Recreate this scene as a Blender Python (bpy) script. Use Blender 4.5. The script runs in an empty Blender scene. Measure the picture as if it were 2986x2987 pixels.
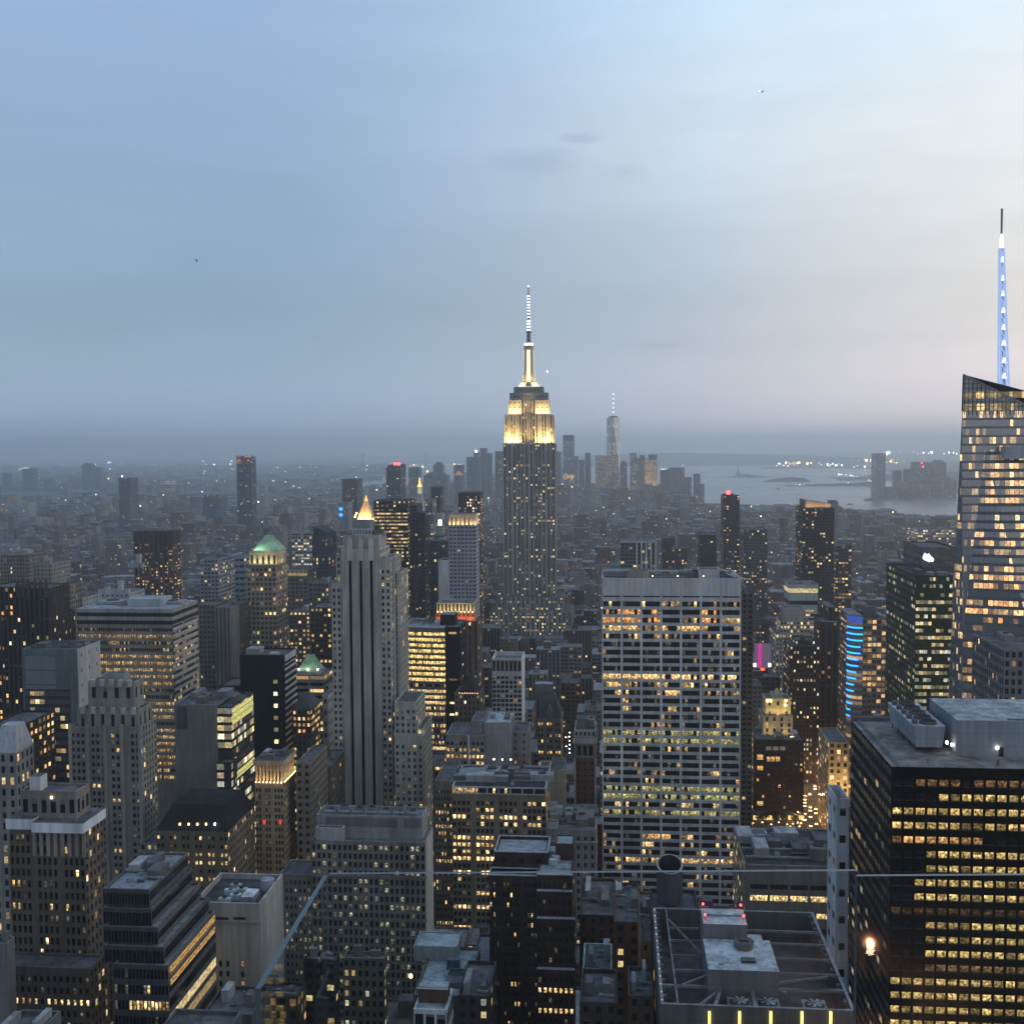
import bpy, math, random
from mathutils import Vector, Matrix
R = math.radians
rnd = random.Random(11)
sc = bpy.context.scene
COL = sc.collection

# ---------------------------------------------------------------- camera
# Photo measures: focal length and points in pixels of the 2986 px wide photograph.
F, CX, CY, EYE, H = 3340.0, 1493.0, 1493.5, 1307.0, 255.0
TH, PITCH, ROLL = R(5.13), math.atan((CY - EYE) / F), R(0.38)   # +Y runs down the avenues, +X across town
fwd = Vector((-math.sin(TH) * math.cos(PITCH), math.cos(TH) * math.cos(PITCH), -math.sin(PITCH)))
rt0 = Vector((math.cos(TH), math.sin(TH), 0))
up0 = rt0.cross(fwd)
up = up0 * math.cos(ROLL) + rt0 * math.sin(ROLL)
rt = rt0 * math.cos(ROLL) - up0 * math.sin(ROLL)
EYEP = Vector((0, 0, H))
cam = bpy.data.cameras.new('camera')
camo = bpy.data.objects.new('camera', cam)
COL.objects.link(camo)
mw = Matrix((rt, up, -fwd)).transposed().to_4x4()
mw.translation = EYEP
camo.matrix_world = mw
cam.sensor_fit = 'HORIZONTAL'
cam.sensor_width = 36
cam.lens = F / 2986 * 36
cam.clip_start = 0.1
cam.clip_end = 90000
sc.camera = camo

# ---------------------------------------------------------------- world, dusk sky
W = bpy.data.worlds.new('World')
sc.world = W
W.use_nodes = True
def lin(r, g, b):
    f = lambda c: (c / 255 / 12.92) if c / 255 <= .04045 else ((c / 255 + .055) / 1.055) ** 2.4
    return (f(r), f(g), f(b), 1)
class NT:
    def __init__(s, t):
        s.t = t
        t.nodes.clear()
    def n(s, ty, **k):
        o = s.t.nodes.new(ty)
        for a, b in k.items():
            setattr(o, a, b)
        return o
    def put(s, sock, v):
        if hasattr(v, 'is_output'):
            s.t.links.new(v, sock)
        elif v is not None:
            sock.default_value = v
    def m(s, op, a, b=None, c=None, clamp=False):
        o = s.n('ShaderNodeMath', operation=op, use_clamp=clamp)
        s.put(o.inputs[0], a)
        s.put(o.inputs[1], b)
        s.put(o.inputs[2], c)
        return o.outputs[0]
    def mix(s, f, a, b, blend='MIX'):
        o = s.n('ShaderNodeMix', data_type='RGBA', blend_type=blend)
        s.put(o.inputs[0], f)
        s.put(o.inputs[6], a)
        s.put(o.inputs[7], b)
        return o.outputs[2]
    def ramp(s, f, pts):
        o = s.n('ShaderNodeValToRGB')
        e = o.color_ramp.elements
        while len(e) < len(pts):
            e.new(0.5)
        for i, (p, c) in enumerate(pts):
            e[i].position = p
            e[i].color = c if len(c) == 4 else (*c, 1)
        s.put(o.inputs[0], f)
        return o.outputs[0]
    def rng(s, v, a, b, c, d, kind='LINEAR'):
        o = s.n('ShaderNodeMapRange', interpolation_type=kind)
        s.put(o.inputs[0], v)
        for i, q in enumerate((a, b, c, d)):
            o.inputs[i + 1].default_value = q
        return o.outputs[0]
g = NT(W.node_tree)
tc = g.n('ShaderNodeTexCoord').outputs['Generated']
sx = g.n('ShaderNodeSeparateXYZ')
g.put(sx.inputs[0], tc)
# elevation ramp: 0 .. 0.5 in sin(elevation)
el = g.m('MULTIPLY', g.m('ADD', sx.outputs[2], 0.02), 1.9, clamp=True)
# how far towards the sunset in the west
west = g.rng(g.m('ADD', sx.outputs[0], g.m('MULTIPLY', sx.outputs[1], -0.0897)), -0.42, 0.42, 0, 1, 'SMOOTHSTEP')
SK = {  # three elevation ramps: east, middle, west
 'e': [(0, lin(118, 148, 176)), (.10, lin(122, 152, 182)), (.30, lin(128, 156, 185)), (.52, lin(138, 166, 200)), (.78, lin(146, 175, 211)), (1, lin(148, 180, 224))],
 'm': [(0, lin(198, 190, 200)), (.10, lin(176, 179, 195)), (.30, lin(181, 192, 208)), (.52, lin(210, 223, 236)), (.78, lin(202, 231, 254)), (1, lin(184, 218, 252))],
 'w': [(0, lin(236, 212, 210)), (.10, lin(228, 212, 214)), (.30, lin(240, 231, 226)), (.52, lin(242, 242, 241)), (.78, lin(222, 238, 251)), (1, lin(200, 222, 246))]}
re_, rm_, rw_ = (g.ramp(el, SK[k]) for k in 'emw')
c1 = g.mix(g.rng(west, 0, .5, 0, 1), re_, rm_)
c2 = g.mix(g.rng(west, .5, 1, 0, 1), c1, rw_)
# thin high cloud: long soft bands plus a few small dark scraps
mp = g.n('ShaderNodeMapping')
mp.inputs[3].default_value = (2.2, 2.2, 13)
g.put(mp.inputs[0], tc)
cl = g.n('ShaderNodeTexNoise')
cl.inputs['Scale'].default_value = 2.4
cl.inputs['Detail'].default_value = 5
cl.inputs['Roughness'].default_value = .55
g.put(cl.inputs['Vector'], mp.outputs[0])
band = g.rng(cl.outputs[0], .3, .7, .95, 1.04)
c3 = g.mix(1.0, c2, band, 'MULTIPLY')
def scrap(cx, cy, rx, ry, amt, base):
    """one small grey cloud at a fixed direction of the sky"""
    d = (fwd + rt * ((cx - CX) / F) - up * ((cy - CY) / F)).normalized()
    rr = (rt * rx / F)
    uu = up * (ry / F)
    v = g.n('ShaderNodeVectorMath', operation='SUBTRACT')
    g.put(v.inputs[0], tc)
    v.inputs[1].default_value = d
    q = []
    for ax, ln in ((rt, rx / F), (up, ry / F)):
        o = g.n('ShaderNodeVectorMath', operation='DOT_PRODUCT')
        g.put(o.inputs[0], v.outputs[0])
        o.inputs[1].default_value = ax / ln
        q.append(g.m('POWER', g.m('ABSOLUTE', o.outputs['Value']), 2.0))
    r2 = g.m('ADD', *q)
    fr = g.n('ShaderNodeVectorMath', operation='DOT_PRODUCT')
    g.put(fr.inputs[0], tc)
    fr.inputs[1].default_value = fwd
    r2 = g.m('ADD', r2, g.m('MULTIPLY', g.m('LESS_THAN', fr.outputs['Value'], 0.0), 9.0))
    mp2 = g.n('ShaderNodeMapping')
    mp2.inputs[3].default_value = (30, 30, 90)
    g.put(mp2.inputs[0], tc)
    nz = g.n('ShaderNodeTexNoise')
    nz.inputs['Scale'].default_value = 2.0
    nz.inputs['Detail'].default_value = 4
    g.put(nz.inputs['Vector'], mp2.outputs[0])
    k = g.m('MULTIPLY', g.rng(g.m('ADD', r2, g.m('MULTIPLY', nz.outputs[0], 1.3)), .35, 1.7, 1, 0, 'SMOOTHSTEP'), amt)
    return g.mix(k, base, g.mix(1.0, base, (.62, .66, .74, 1), 'MULTIPLY'))
c4 = c3
for a in ((1690, 402, 80, 20, .6), (1560, 470, 150, 48, .42), (1820, 500, 70, 22, .28), (1935, 1006, 70, 8, .4), (660, 520, 280, 45, .12), (250, 470, 330, 60, .10), (2250, 1000, 700, 30, .12)):
    c4 = scrap(*a, c4)
ni = g.n('ShaderNodeTexSky', sky_type='NISHITA')
ni.sun_disc = False
SUN_EL, SUN_AZ = R(3.0), R(88)          # low in the west, to the right of the view (azimuth from +Y towards +X)
ni.sun_elevation = SUN_EL
ni.sun_rotation = SUN_AZ
ni.altitude = 250
fd = g.n('ShaderNodeVectorMath', operation='DOT_PRODUCT')
g.put(fd.inputs[0], tc)
fd.inputs[1].default_value = (0.2, 0.98, 0)
north = g.rng(fd.outputs['Value'], -.6, .45, .72, 1.0, 'SMOOTHSTEP')      # the sky behind the viewer is already darker
zen = g.rng(sx.outputs[2], .40, .95, 1.0, .85, 'SMOOTHSTEP')              # and so is the zenith
dim = g.m('MULTIPLY', north, zen)
dimc = g.n('ShaderNodeCombineColor')
for i in range(3):
    g.put(dimc.inputs[i], dim)
c4 = g.mix(g.rng(dim, .5, .95, .4, 0), c4, (.45, .50, .56, 1))
c4 = g.mix(1.0, c4, dimc.outputs[0], 'MULTIPLY')
low = g.m('MULTIPLY', g.rng(sx.outputs[2], .0, .12, 1, 0, 'SMOOTHSTEP'), 1.0)
c4 = g.mix(low, c4, (1.55, 1.55, 1.55, 1), 'MULTIPLY')
sky = g.mix(1.0, g.mix(1.0, c4, (1.0, 1.0, 1.0, 1), 'MULTIPLY'), g.mix(1.0, ni.outputs[0], (.05, .05, .05, 1), 'MULTIPLY'), 'ADD')
bg = g.n('ShaderNodeBackground')
g.put(bg.inputs[0], sky)
bg.inputs[1].default_value = 1.0
wo = g.n('ShaderNodeOutputWorld')
g.t.links.new(bg.outputs[0], wo.inputs[0])

# ---------------------------------------------------------------- afterglow sun
sun = bpy.data.lights.new('sun', 'SUN')
sun.energy = 0.22
sun.angle = R(30)
sun.color = (1, .86, .74)
suno = bpy.data.objects.new('sun', sun)
sd = Vector((math.sin(SUN_AZ) * math.cos(R(14)), math.cos(SUN_AZ) * math.cos(R(14)), math.sin(R(14))))
suno.rotation_euler = sd.to_track_quat('Z', 'Y').to_euler()
suno.location = (600, -300, 600)
COL.objects.link(suno)

sc.view_settings.view_transform = 'Standard'
sc.view_settings.look = 'None'
sc.view_settings.exposure = 0
sc.view_settings.gamma = 1
sc.view_settings.use_curve_mapping = False
sc.render.engine = 'CYCLES'
cy = sc.cycles
cy.use_denoising = True
cy.max_bounces = 4
cy.diffuse_bounces = 2
cy.glossy_bounces = 2
cy.transmission_bounces = 2
cy.transparent_max_bounces = 10
cy.volume_bounces = 2
cy.sample_clamp_indirect = 4

# ---------------------------------------------------------------- measuring
def ray(x, y):
    return fwd + rt * ((x - CX) / F) - up * ((y - CY) / F)
def P(x, y, Y):
    d = ray(x, y)
    return EYEP + d * (Y / d.y)
def G(x, y, z=0.0):
    d = ray(x, y)
    return EYEP + d * ((z - H) / d.z)
def S(p):
    v = Vector(p) - EYEP
    d = v.dot(fwd)
    if d < .01:
        return None
    return (CX + F * v.dot(rt) / d, CY - F * v.dot(up) / d)

# ---------------------------------------------------------------- materials
def mat(name, fn):
    m = bpy.data.materials.new(name)
    m.use_nodes = True
    g = NT(m.node_tree)
    out = g.n('ShaderNodeOutputMaterial')
    fn(g, out)
    return m
def bsdf(g, out, **k):
    b = g.n('ShaderNodeBsdfPrincipled')
    for a, v in k.items():
        g.put(b.inputs[a.replace('_', ' ')], v)
    g.t.links.new(b.outputs[0], out.inputs[0])
    return b
def plain(name, c, rough=.8, noise=.12, sc_=.3, metal=0.0, emit=None, es=0.0):
    def fn(g, out):
        p = g.n('ShaderNodeNewGeometry').outputs['Position']
        nz = g.n('ShaderNodeTexNoise')
        nz.inputs['Scale'].default_value = sc_
        nz.inputs['Detail'].default_value = 5
        g.put(nz.inputs['Vector'], p)
        col = g.mix(1.0, (*c, 1), g.rng(nz.outputs[0], .3, .7, 1 - noise * 2, 1 + noise * 2), 'MULTIPLY')
        k = dict(Base_Color=col, Roughness=rough, Metallic=metal)
        if emit:
            k.update(Emission_Color=(*emit, 1), Emission_Strength=es)
        bsdf(g, out, **k)
    m = mat(name, fn)
    if emit:
        m.cycles.emission_sampling = 'NONE'
    return m
def glow(name, c, s, tex=None):
    def fn(g, out):
        e = g.n('ShaderNodeEmission')
        e.inputs[0].default_value = (*c, 1)
        e.inputs[1].default_value = s
        g.t.links.new(e.outputs[0], out.inputs[0])
    m = mat(name, fn)
    m.cycles.emission_sampling = 'NONE'
    return m
def attr(g, name):
    return g.n('ShaderNodeAttribute', attribute_name=name)
WARM = [(0, (1, .36, .10)), (.3, (1, .56, .20)), (.6, (1, .70, .32)), (.85, (1, .80, .40)), (1, (.92, .93, .78))]
def facade_fn(g, out):
    a = attr(g, 'wcol'); b = attr(g, 'wpar'); c = attr(g, 'wlit')
    sb = g.n('ShaderNodeSeparateColor'); g.put(sb.inputs[0], b.outputs[0])
    scl = g.n('ShaderNodeSeparateColor'); g.put(scl.inputs[0], c.outputs[0])
    bay, flo, fw, fhr = sb.outputs[0], sb.outputs[1], sb.outputs[2], b.outputs['Alpha']
    plit, seed, warm, gain = scl.outputs[0], scl.outputs[1], scl.outputs[2], c.outputs['Alpha']
    uv = g.n('ShaderNodeUVMap')
    uv.uv_map = 'UVMap'
    su = g.n('ShaderNodeSeparateXYZ'); g.put(su.inputs[0], uv.outputs[0])
    cu, cv = g.m('DIVIDE', su.outputs[0], bay), g.m('DIVIDE', su.outputs[1], flo)
    sp = g.m('GREATER_THAN', fhr, 1.0)
    fh = g.m('SUBTRACT', fhr, sp)
    fx = g.m('MULTIPLY', g.m('ABSOLUTE', g.m('SUBTRACT', g.m('FRACT', cu), .5)), 2.0)
    fy = g.m('MULTIPLY', g.m('ABSOLUTE', g.m('SUBTRACT', g.m('FRACT', cv), .5)), 2.0)
    cm = g.m('LESS_THAN', fx, fw)
    rm = g.m('LESS_THAN', fy, fh)
    mask = g.m('MULTIPLY', cm, rm)
    span = g.m('MULTIPLY', g.m('MULTIPLY', cm, sp), g.m('SUBTRACT', 1.0, rm))
    iu, iv = g.m('FLOOR', cu), g.m('FLOOR', cv)
    def white(x, y, z):
        cb = g.n('ShaderNodeCombineXYZ')
        g.put(cb.inputs[0], x); g.put(cb.inputs[1], y); g.put(cb.inputs[2], z)
        w = g.n('ShaderNodeTexWhiteNoise', noise_dimensions='3D')
        g.put(w.inputs['Vector'], cb.outputs[0])
        return w
    w1 = white(iu, iv, seed)
    w2 = white(g.m('ADD', iv, .37), seed, 5.3)
    w3 = white(g.m('FLOOR', g.m('MULTIPLY', g.m('ADD', iu, g.m('MULTIPLY', w2.outputs[0], 3.0)), .26)), iv, g.m('ADD', seed, 2.7))
    s1 = g.n('ShaderNodeSeparateColor'); g.put(s1.inputs[0], w1.outputs[1])
    pl = g.m('MULTIPLY', plit, g.m('ADD', .2, g.m('ADD', g.m('MULTIPLY', g.m('POWER', w2.outputs[0], 2.0), 1.5), g.m('MULTIPLY', g.m('POWER', w3.outputs[0], 3.0), 1.8))))
    lit = g.m('LESS_THAN', w1.outputs[0], pl)
    nz = g.n('ShaderNodeTexNoise'); nz.inputs['Scale'].default_value = .9; nz.inputs['Detail'].default_value = 3
    g.put(nz.inputs['Vector'], g.n('ShaderNodeNewGeometry').outputs['Position'])
    inner = g.rng(nz.outputs[0], .35, .65, .45, 1.35)
    br = g.m('ADD', .16, g.m('MULTIPLY', g.m('POWER', s1.outputs[1], 2.2), 1.5))
    emi = g.m('MULTIPLY', g.m('MULTIPLY', g.m('MULTIPLY', lit, mask), g.m('MULTIPLY', br, inner)), gain)
    wc = g.ramp(g.m('ADD', warm, g.m('MULTIPLY', g.m('SUBTRACT', s1.outputs[2], .5), .5)), WARM)
    # wall colour with weathering
    nw = g.n('ShaderNodeTexNoise'); nw.inputs['Scale'].default_value = .09; nw.inputs['Detail'].default_value = 6; nw.inputs['Roughness'].default_value = .65
    mpw = g.n('ShaderNodeMapping'); mpw.inputs[3].default_value = (1, 1, .35)
    g.put(mpw.inputs[0], g.n('ShaderNodeNewGeometry').outputs['Position'])
    g.put(nw.inputs['Vector'], mpw.outputs[0])
    wall = g.mix(1.0, a.outputs[0], g.rng(nw.outputs[0], .3, .7, .72, 1.25), 'MULTIPLY')
    ns = g.n('ShaderNodeTexNoise'); ns.inputs['Scale'].default_value = .8; ns.inputs['Detail'].default_value = 4
    mps = g.n('ShaderNodeMapping'); mps.inputs[3].default_value = (1, 1, .045)
    geo_ = g.n('ShaderNodeNewGeometry')
    g.put(mps.inputs[0], geo_.outputs['Position']); g.put(ns.inputs['Vector'], mps.outputs[0])
    nr = g.n('ShaderNodeTexNoise'); nr.inputs['Scale'].default_value = .28; nr.inputs['Detail'].default_value = 7; nr.inputs['Roughness'].default_value = .7
    g.put(nr.inputs['Vector'], geo_.outputs['Position'])
    sn = g.n('ShaderNodeSeparateXYZ'); g.put(sn.inputs[0], geo_.outputs['Normal'])
    flat = g.m('GREATER_THAN', sn.outputs[2], .7)
    course = g.m('LESS_THAN', g.m('FRACT', g.m('DIVIDE', su.outputs[1], 3.1)), .07)
    wv = g.m('MULTIPLY', g.rng(ns.outputs[0], .3, .7, .80, 1.16), g.m('SUBTRACT', 1.0, g.m('MULTIPLY', course, .16)))
    rv_ = g.m('MULTIPLY', g.rng(nr.outputs[0], .32, .62, .50, 1.3), g.m('SUBTRACT', 1.0, g.m('MULTIPLY', g.m('LESS_THAN', ns.outputs[0], .40), .3)))
    vv = g.n('ShaderNodeMix'); vv.data_type = 'FLOAT'
    g.put(vv.inputs[0], flat); g.put(vv.inputs[2], wv); g.put(vv.inputs[3], rv_)
    cbv = g.n('ShaderNodeCombineColor')
    for q_ in range(3):
        g.put(cbv.inputs[q_], vv.outputs[0])
    wall = g.mix(1.0, wall, cbv.outputs[0], 'MULTIPLY')
    dark = g.mix(1.0, wall, (.22, .23, .25, 1), 'MULTIPLY')
    wall = g.mix(span, wall, dark)
    blind = g.m('MULTIPLY', g.m('LESS_THAN', s1.outputs[0], .30), g.m('GREATER_THAN', g.m('FRACT', cv), g.m('ADD', .5, g.m('MULTIPLY', s1.outputs[1], .3))))
    gl = a.outputs['Alpha']
    glass = g.mix(gl, g.mix(g.m('MULTIPLY', blind, .8), (.014, .017, .022, 1), (.16, .16, .15, 1)), (.46, .50, .54, 1))
    base = g.mix(mask, wall, glass)
    rough = g.m('SUBTRACT', .85, g.m('MULTIPLY', mask, .72))
    bm = g.n('ShaderNodeBump'); bm.inputs['Strength'].default_value = .35; bm.inputs['Distance'].default_value = .4
    g.put(bm.inputs['Height'], g.m('SUBTRACT', 1.0, mask))
    bsdf(g, out, Base_Color=base, Roughness=rough, Specular_IOR_Level=g.m('ADD', .08, g.m('MULTIPLY', mask, .22)), Metallic=g.m('MULTIPLY', gl, g.m('MULTIPLY', mask, .85)), Emission_Color=wc, Emission_Strength=emi)
M_FAC = mat('facade', facade_fn)
M_FAC.cycles.emission_sampling = 'NONE'
def pane_fn(g, out):
    a = attr(g, 'lit')
    uv = g.n('ShaderNodeUVMap'); uv.uv_map = 'UVMap'
    nz = g.n('ShaderNodeTexNoise'); nz.inputs['Scale'].default_value = 2.6; nz.inputs['Detail'].default_value = 3
    g.put(nz.inputs['Vector'], uv.outputs[0])
    vo = g.n('ShaderNodeTexVoronoi'); vo.inputs['Scale'].default_value = 2.3
    g.put(vo.inputs['Vector'], uv.outputs[0])
    sv = g.n('ShaderNodeSeparateColor'); g.put(sv.inputs[0], vo.outputs['Color'])
    su = g.n('ShaderNodeSeparateXYZ'); g.put(su.inputs[0], uv.outputs[0])
    fv = g.m('FRACT', su.outputs[1])
    # a room behind the glass: furniture and partitions low down, ceiling lights above, some blinds half drawn
    k = g.m('MULTIPLY', g.rng(nz.outputs[0], .36, .64, .12, 1.45), g.rng(sv.outputs[0], 0, 1, .30, 1.35))
    ceil = g.m('MULTIPLY', g.rng(fv, .62, .8, 0, 1), g.m('GREATER_THAN', sv.outputs[2], .45))
    low_ = g.rng(fv, .0, .45, .45, 1.0)
    k = g.m('ADD', g.m('MULTIPLY', k, low_), g.m('MULTIPLY', ceil, .45))
    blind_ = g.m('MULTIPLY', g.m('GREATER_THAN', fv, .55), g.m('LESS_THAN', g.m('FRACT', g.m('MULTIPLY', g.m('FLOOR', su.outputs[1]), .317)), .28))
    k = g.m('MULTIPLY', k, g.m('SUBTRACT', 1.0, g.m('MULTIPLY', blind_, .55)))
    e = g.mix(1.0, a.outputs[0], k, 'MULTIPLY')
    e = g.mix(g.m('MULTIPLY', sv.outputs[1], .35), e, g.mix(1.0, e, (1.1, .78, .45, 1), 'MULTIPLY'))
    bsdf(g, out, Base_Color=g.mix(1.0, (.016, .019, .024, 1), g.rng(sv.outputs[1], 0, 1, .5, 1.8), 'MULTIPLY'), Roughness=.12, Specular_IOR_Level=.25, Emission_Color=e, Emission_Strength=1.55)
M_PANE = mat('window_pane', pane_fn)
M_PANE.cycles.emission_sampling = 'NONE'

# ---------------------------------------------------------------- mesh building
class St:
    """facade style: wall colour, bay and floor size in metres, window share, share lit, warmth, gain, glassiness"""
    def __init__(s, col, bay=0, flo=3.6, fw=.5, fh=.55, lit=.1, warm=.6, gain=1.0, gl=0.0):
        s.col, s.bay, s.flo, s.fw, s.fh, s.lit, s.warm, s.gain, s.gl = col, bay, flo, fw, fh, lit, warm, gain, gl
    def but(s, **k):
        o = St(s.col)
        o.__dict__.update(s.__dict__)
        o.__dict__.update(k)
        return o
NOW = lambda c: St(c)
class MB:
    def __init__(s):
        s.v, s.f, s.mi, s.uv, s.at, s.lit = [], [], [], [], [], []
        s.seed = rnd.random() * 90
    def face(s, pts, st=None, mi=0, uv=None, lit=None, bay=None):
        b = len(s.v)
        s.v += [tuple(p) for p in pts]
        s.f.append(tuple(range(b, b + len(pts))))
        s.mi.append(mi)
        s.uv.append(uv or [(0, 0)] * len(pts))
        s.at.append((st, bay))
        s.lit.append(lit)
    def wall(s, a, b, z0, z1, st, mi=0, ztop=None):
        """vertical wall from a to b (2-D), seen with a on the left"""
        L = math.hypot(b[0] - a[0], b[1] - a[1])
        bay = L / max(1, round(L / st.bay)) if st and st.bay else 0
        zt = z1 if ztop is None else ztop
        s.face([(a[0], a[1], z0), (b[0], b[1], z0), (b[0], b[1], z1), (a[0], a[1], z1)], st, mi,
               [(0, z0 - zt), (L, z0 - zt), (L, 0), (0, 0)] if ztop is None else [(0, z0 - zt), (L, z0 - zt), (L, z1 - zt), (0, z1 - zt)], bay=bay)
    def box(s, x0, x1, y0, y1, z0, z1, st, roof=None, mi=0, par=0.0, top=True, front=True):
        r = roof or NOW((.115, .12, .13))
        if front:
            s.wall((x0, y0), (x1, y0), z0, z1, st, mi)
        s.wall((x1, y0), (x1, y1), z0, z1, st, mi)
        s.wall((x1, y1), (x0, y1), z0, z1, st, mi)
        s.wall((x0, y1), (x0, y0), z0, z1, st, mi)
        if not top:
            return
        if par and x1 - x0 > 3 and y1 - y0 > 3:
            t = min(.5, (x1 - x0) * .06)
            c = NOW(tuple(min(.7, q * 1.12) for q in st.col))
            ix0, ix1, iy0, iy1, zr = x0 + t, x1 - t, y0 + t, y1 - t, z1 - par
            o = [(x0, y0), (x1, y0), (x1, y1), (x0, y1)]
            i = [(ix0, iy0), (ix1, iy0), (ix1, iy1), (ix0, iy1)]
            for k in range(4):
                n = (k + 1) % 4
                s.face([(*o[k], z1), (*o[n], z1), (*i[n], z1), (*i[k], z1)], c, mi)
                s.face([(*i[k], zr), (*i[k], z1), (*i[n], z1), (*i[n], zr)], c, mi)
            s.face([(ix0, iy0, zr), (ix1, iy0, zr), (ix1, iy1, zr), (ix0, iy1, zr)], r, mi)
        else:
            s.face([(x0, y0, z1), (x1, y0, z1), (x1, y1, z1), (x0, y1, z1)], r, mi)
    def loft(s, r0, z0, r1, z1, st, cap=True, roof=None, mi=0):
        """prism between two rings of 2-D points (counter-clockwise from above)"""
        n = len(r0)
        for k in range(n):
            a, b, c, d = r0[k], r0[(k + 1) % n], r1[(k + 1) % n], r1[k]
            L = math.hypot(b[0] - a[0], b[1] - a[1])
            bay = L / max(1, round(L / st.bay)) if st and st.bay else 0
            s.face([(*a, z0), (*b, z0), (*c, z1), (*d, z1)], st, mi, [(0, z0 - z1), (L, z0 - z1), (L, 0), (0, 0)], bay=bay)
        if cap:
            s.face([(*p, z1) for p in r1], roof or st, mi)
    def cyl(s, x, y, z0, z1, r0, r1=None, n=14, st=None, mi=0):
        r1 = r0 if r1 is None else r1
        q = lambda r: [(x + r * math.cos(6.28318 * k / n), y + r * math.sin(6.28318 * k / n)) for k in range(n)]
        s.loft(q(r0), z0, q(r1), z1, st, mi=mi)
    def beam(s, a, b, w, st=None, mi=0, w2=None):
        """square bar between two 3-D points"""
        a, b = Vector(a), Vector(b)
        d = (b - a).normalized()
        u = d.cross(Vector((0, 0, 1)))
        if u.length < .01:
            u = Vector((1, 0, 0))
        u = u.normalized() * w * .5
        v = d.cross(u).normalized() * (w2 or w) * .5
        A = [a - u - v, a + u - v, a + u + v, a - u + v]
        B = [p + (b - a) for p in A]
        for k in range(4):
            n = (k + 1) % 4
            s.face([A[k], A[n], B[n], B[k]], st, mi)
        s.face(A[::-1], st, mi)
        s.face(B, st, mi)
    def build(s, name, mats=None, parent=None, kind=None):
        if not s.f:
            return None
        off = parent.location if parent else Vector((0, 0, 0))
        me = bpy.data.meshes.new(name)
        if parent:
            me.from_pydata([(p[0] - off[0], p[1] - off[1], p[2] - off[2]) for p in s.v], [], s.f)
        else:
            me.from_pydata(s.v, [], s.f)
        for m in (mats or [M_FAC]):
            me.materials.append(m)
        me.polygons.foreach_set('material_index', s.mi)
        ul = me.uv_layers.new(name='UVMap')
        ul.data.foreach_set('uv', [c for f in s.uv for p in f for c in p])
        if any(a[0] for a in s.at):
            ca, cb, cc = [], [], []
            z = NOW((.2, .2, .2))
            for st, bay in s.at:
                st = st or z
                ca += (*st.col[:3], st.gl)
                cb += (bay or 0, st.flo, st.fw if bay else 0, st.fh if bay else 0)
                cc += (st.lit, s.seed, st.warm, st.gain)
            for nm, d in (('wcol', ca), ('wpar', cb), ('wlit', cc)):
                me.attributes.new(nm, 'FLOAT_COLOR', 'FACE').data.foreach_set('color', d)
        if any(l is not None for l in s.lit):
            d = []
            for l in s.lit:
                d += (*(l or (0, 0, 0)), 1)
            me.attributes.new('lit', 'FLOAT_COLOR', 'FACE').data.foreach_set('color', d)
        o = bpy.data.objects.new(name, me)
        COL.objects.link(o)
        if parent:
            o.parent = parent
        if kind:
            o['kind'] = kind
        return o
def tag(o, label, cat, group=None, kind=None):
    o['label'] = label
    o['category'] = cat
    if group:
        o['group'] = group
    if kind:
        o['kind'] = kind
    return o
def empty(name, loc):
    o = bpy.data.objects.new(name, None)
    o.location = loc
    o.empty_display_size = 5
    COL.objects.link(o)
    return o
def flood(parent, loc, aim, w, h, power, col=(1, .73, .30)):
    """a floodlight: a real strip lamp, pointing at aim"""
    l = bpy.data.lights.new('floodlight', 'AREA')
    l.shape = 'RECTANGLE'
    if abs(aim[0] - loc[0]) > abs(aim[1] - loc[1]):
        w, h = h, w
    l.size, l.size_y, l.energy, l.color = w, h, power, col
    l.spread = R(150)
    o = bpy.data.objects.new('floodlight', l)
    COL.objects.link(o)
    d = Vector(aim) - Vector(loc)
    o.rotation_euler = d.to_track_quat('-Z', 'Y').to_euler()
    o.location = Vector(loc) - (parent.location if parent else Vector((0, 0, 0)))
    if parent:
        o.parent = parent
    return o

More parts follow.
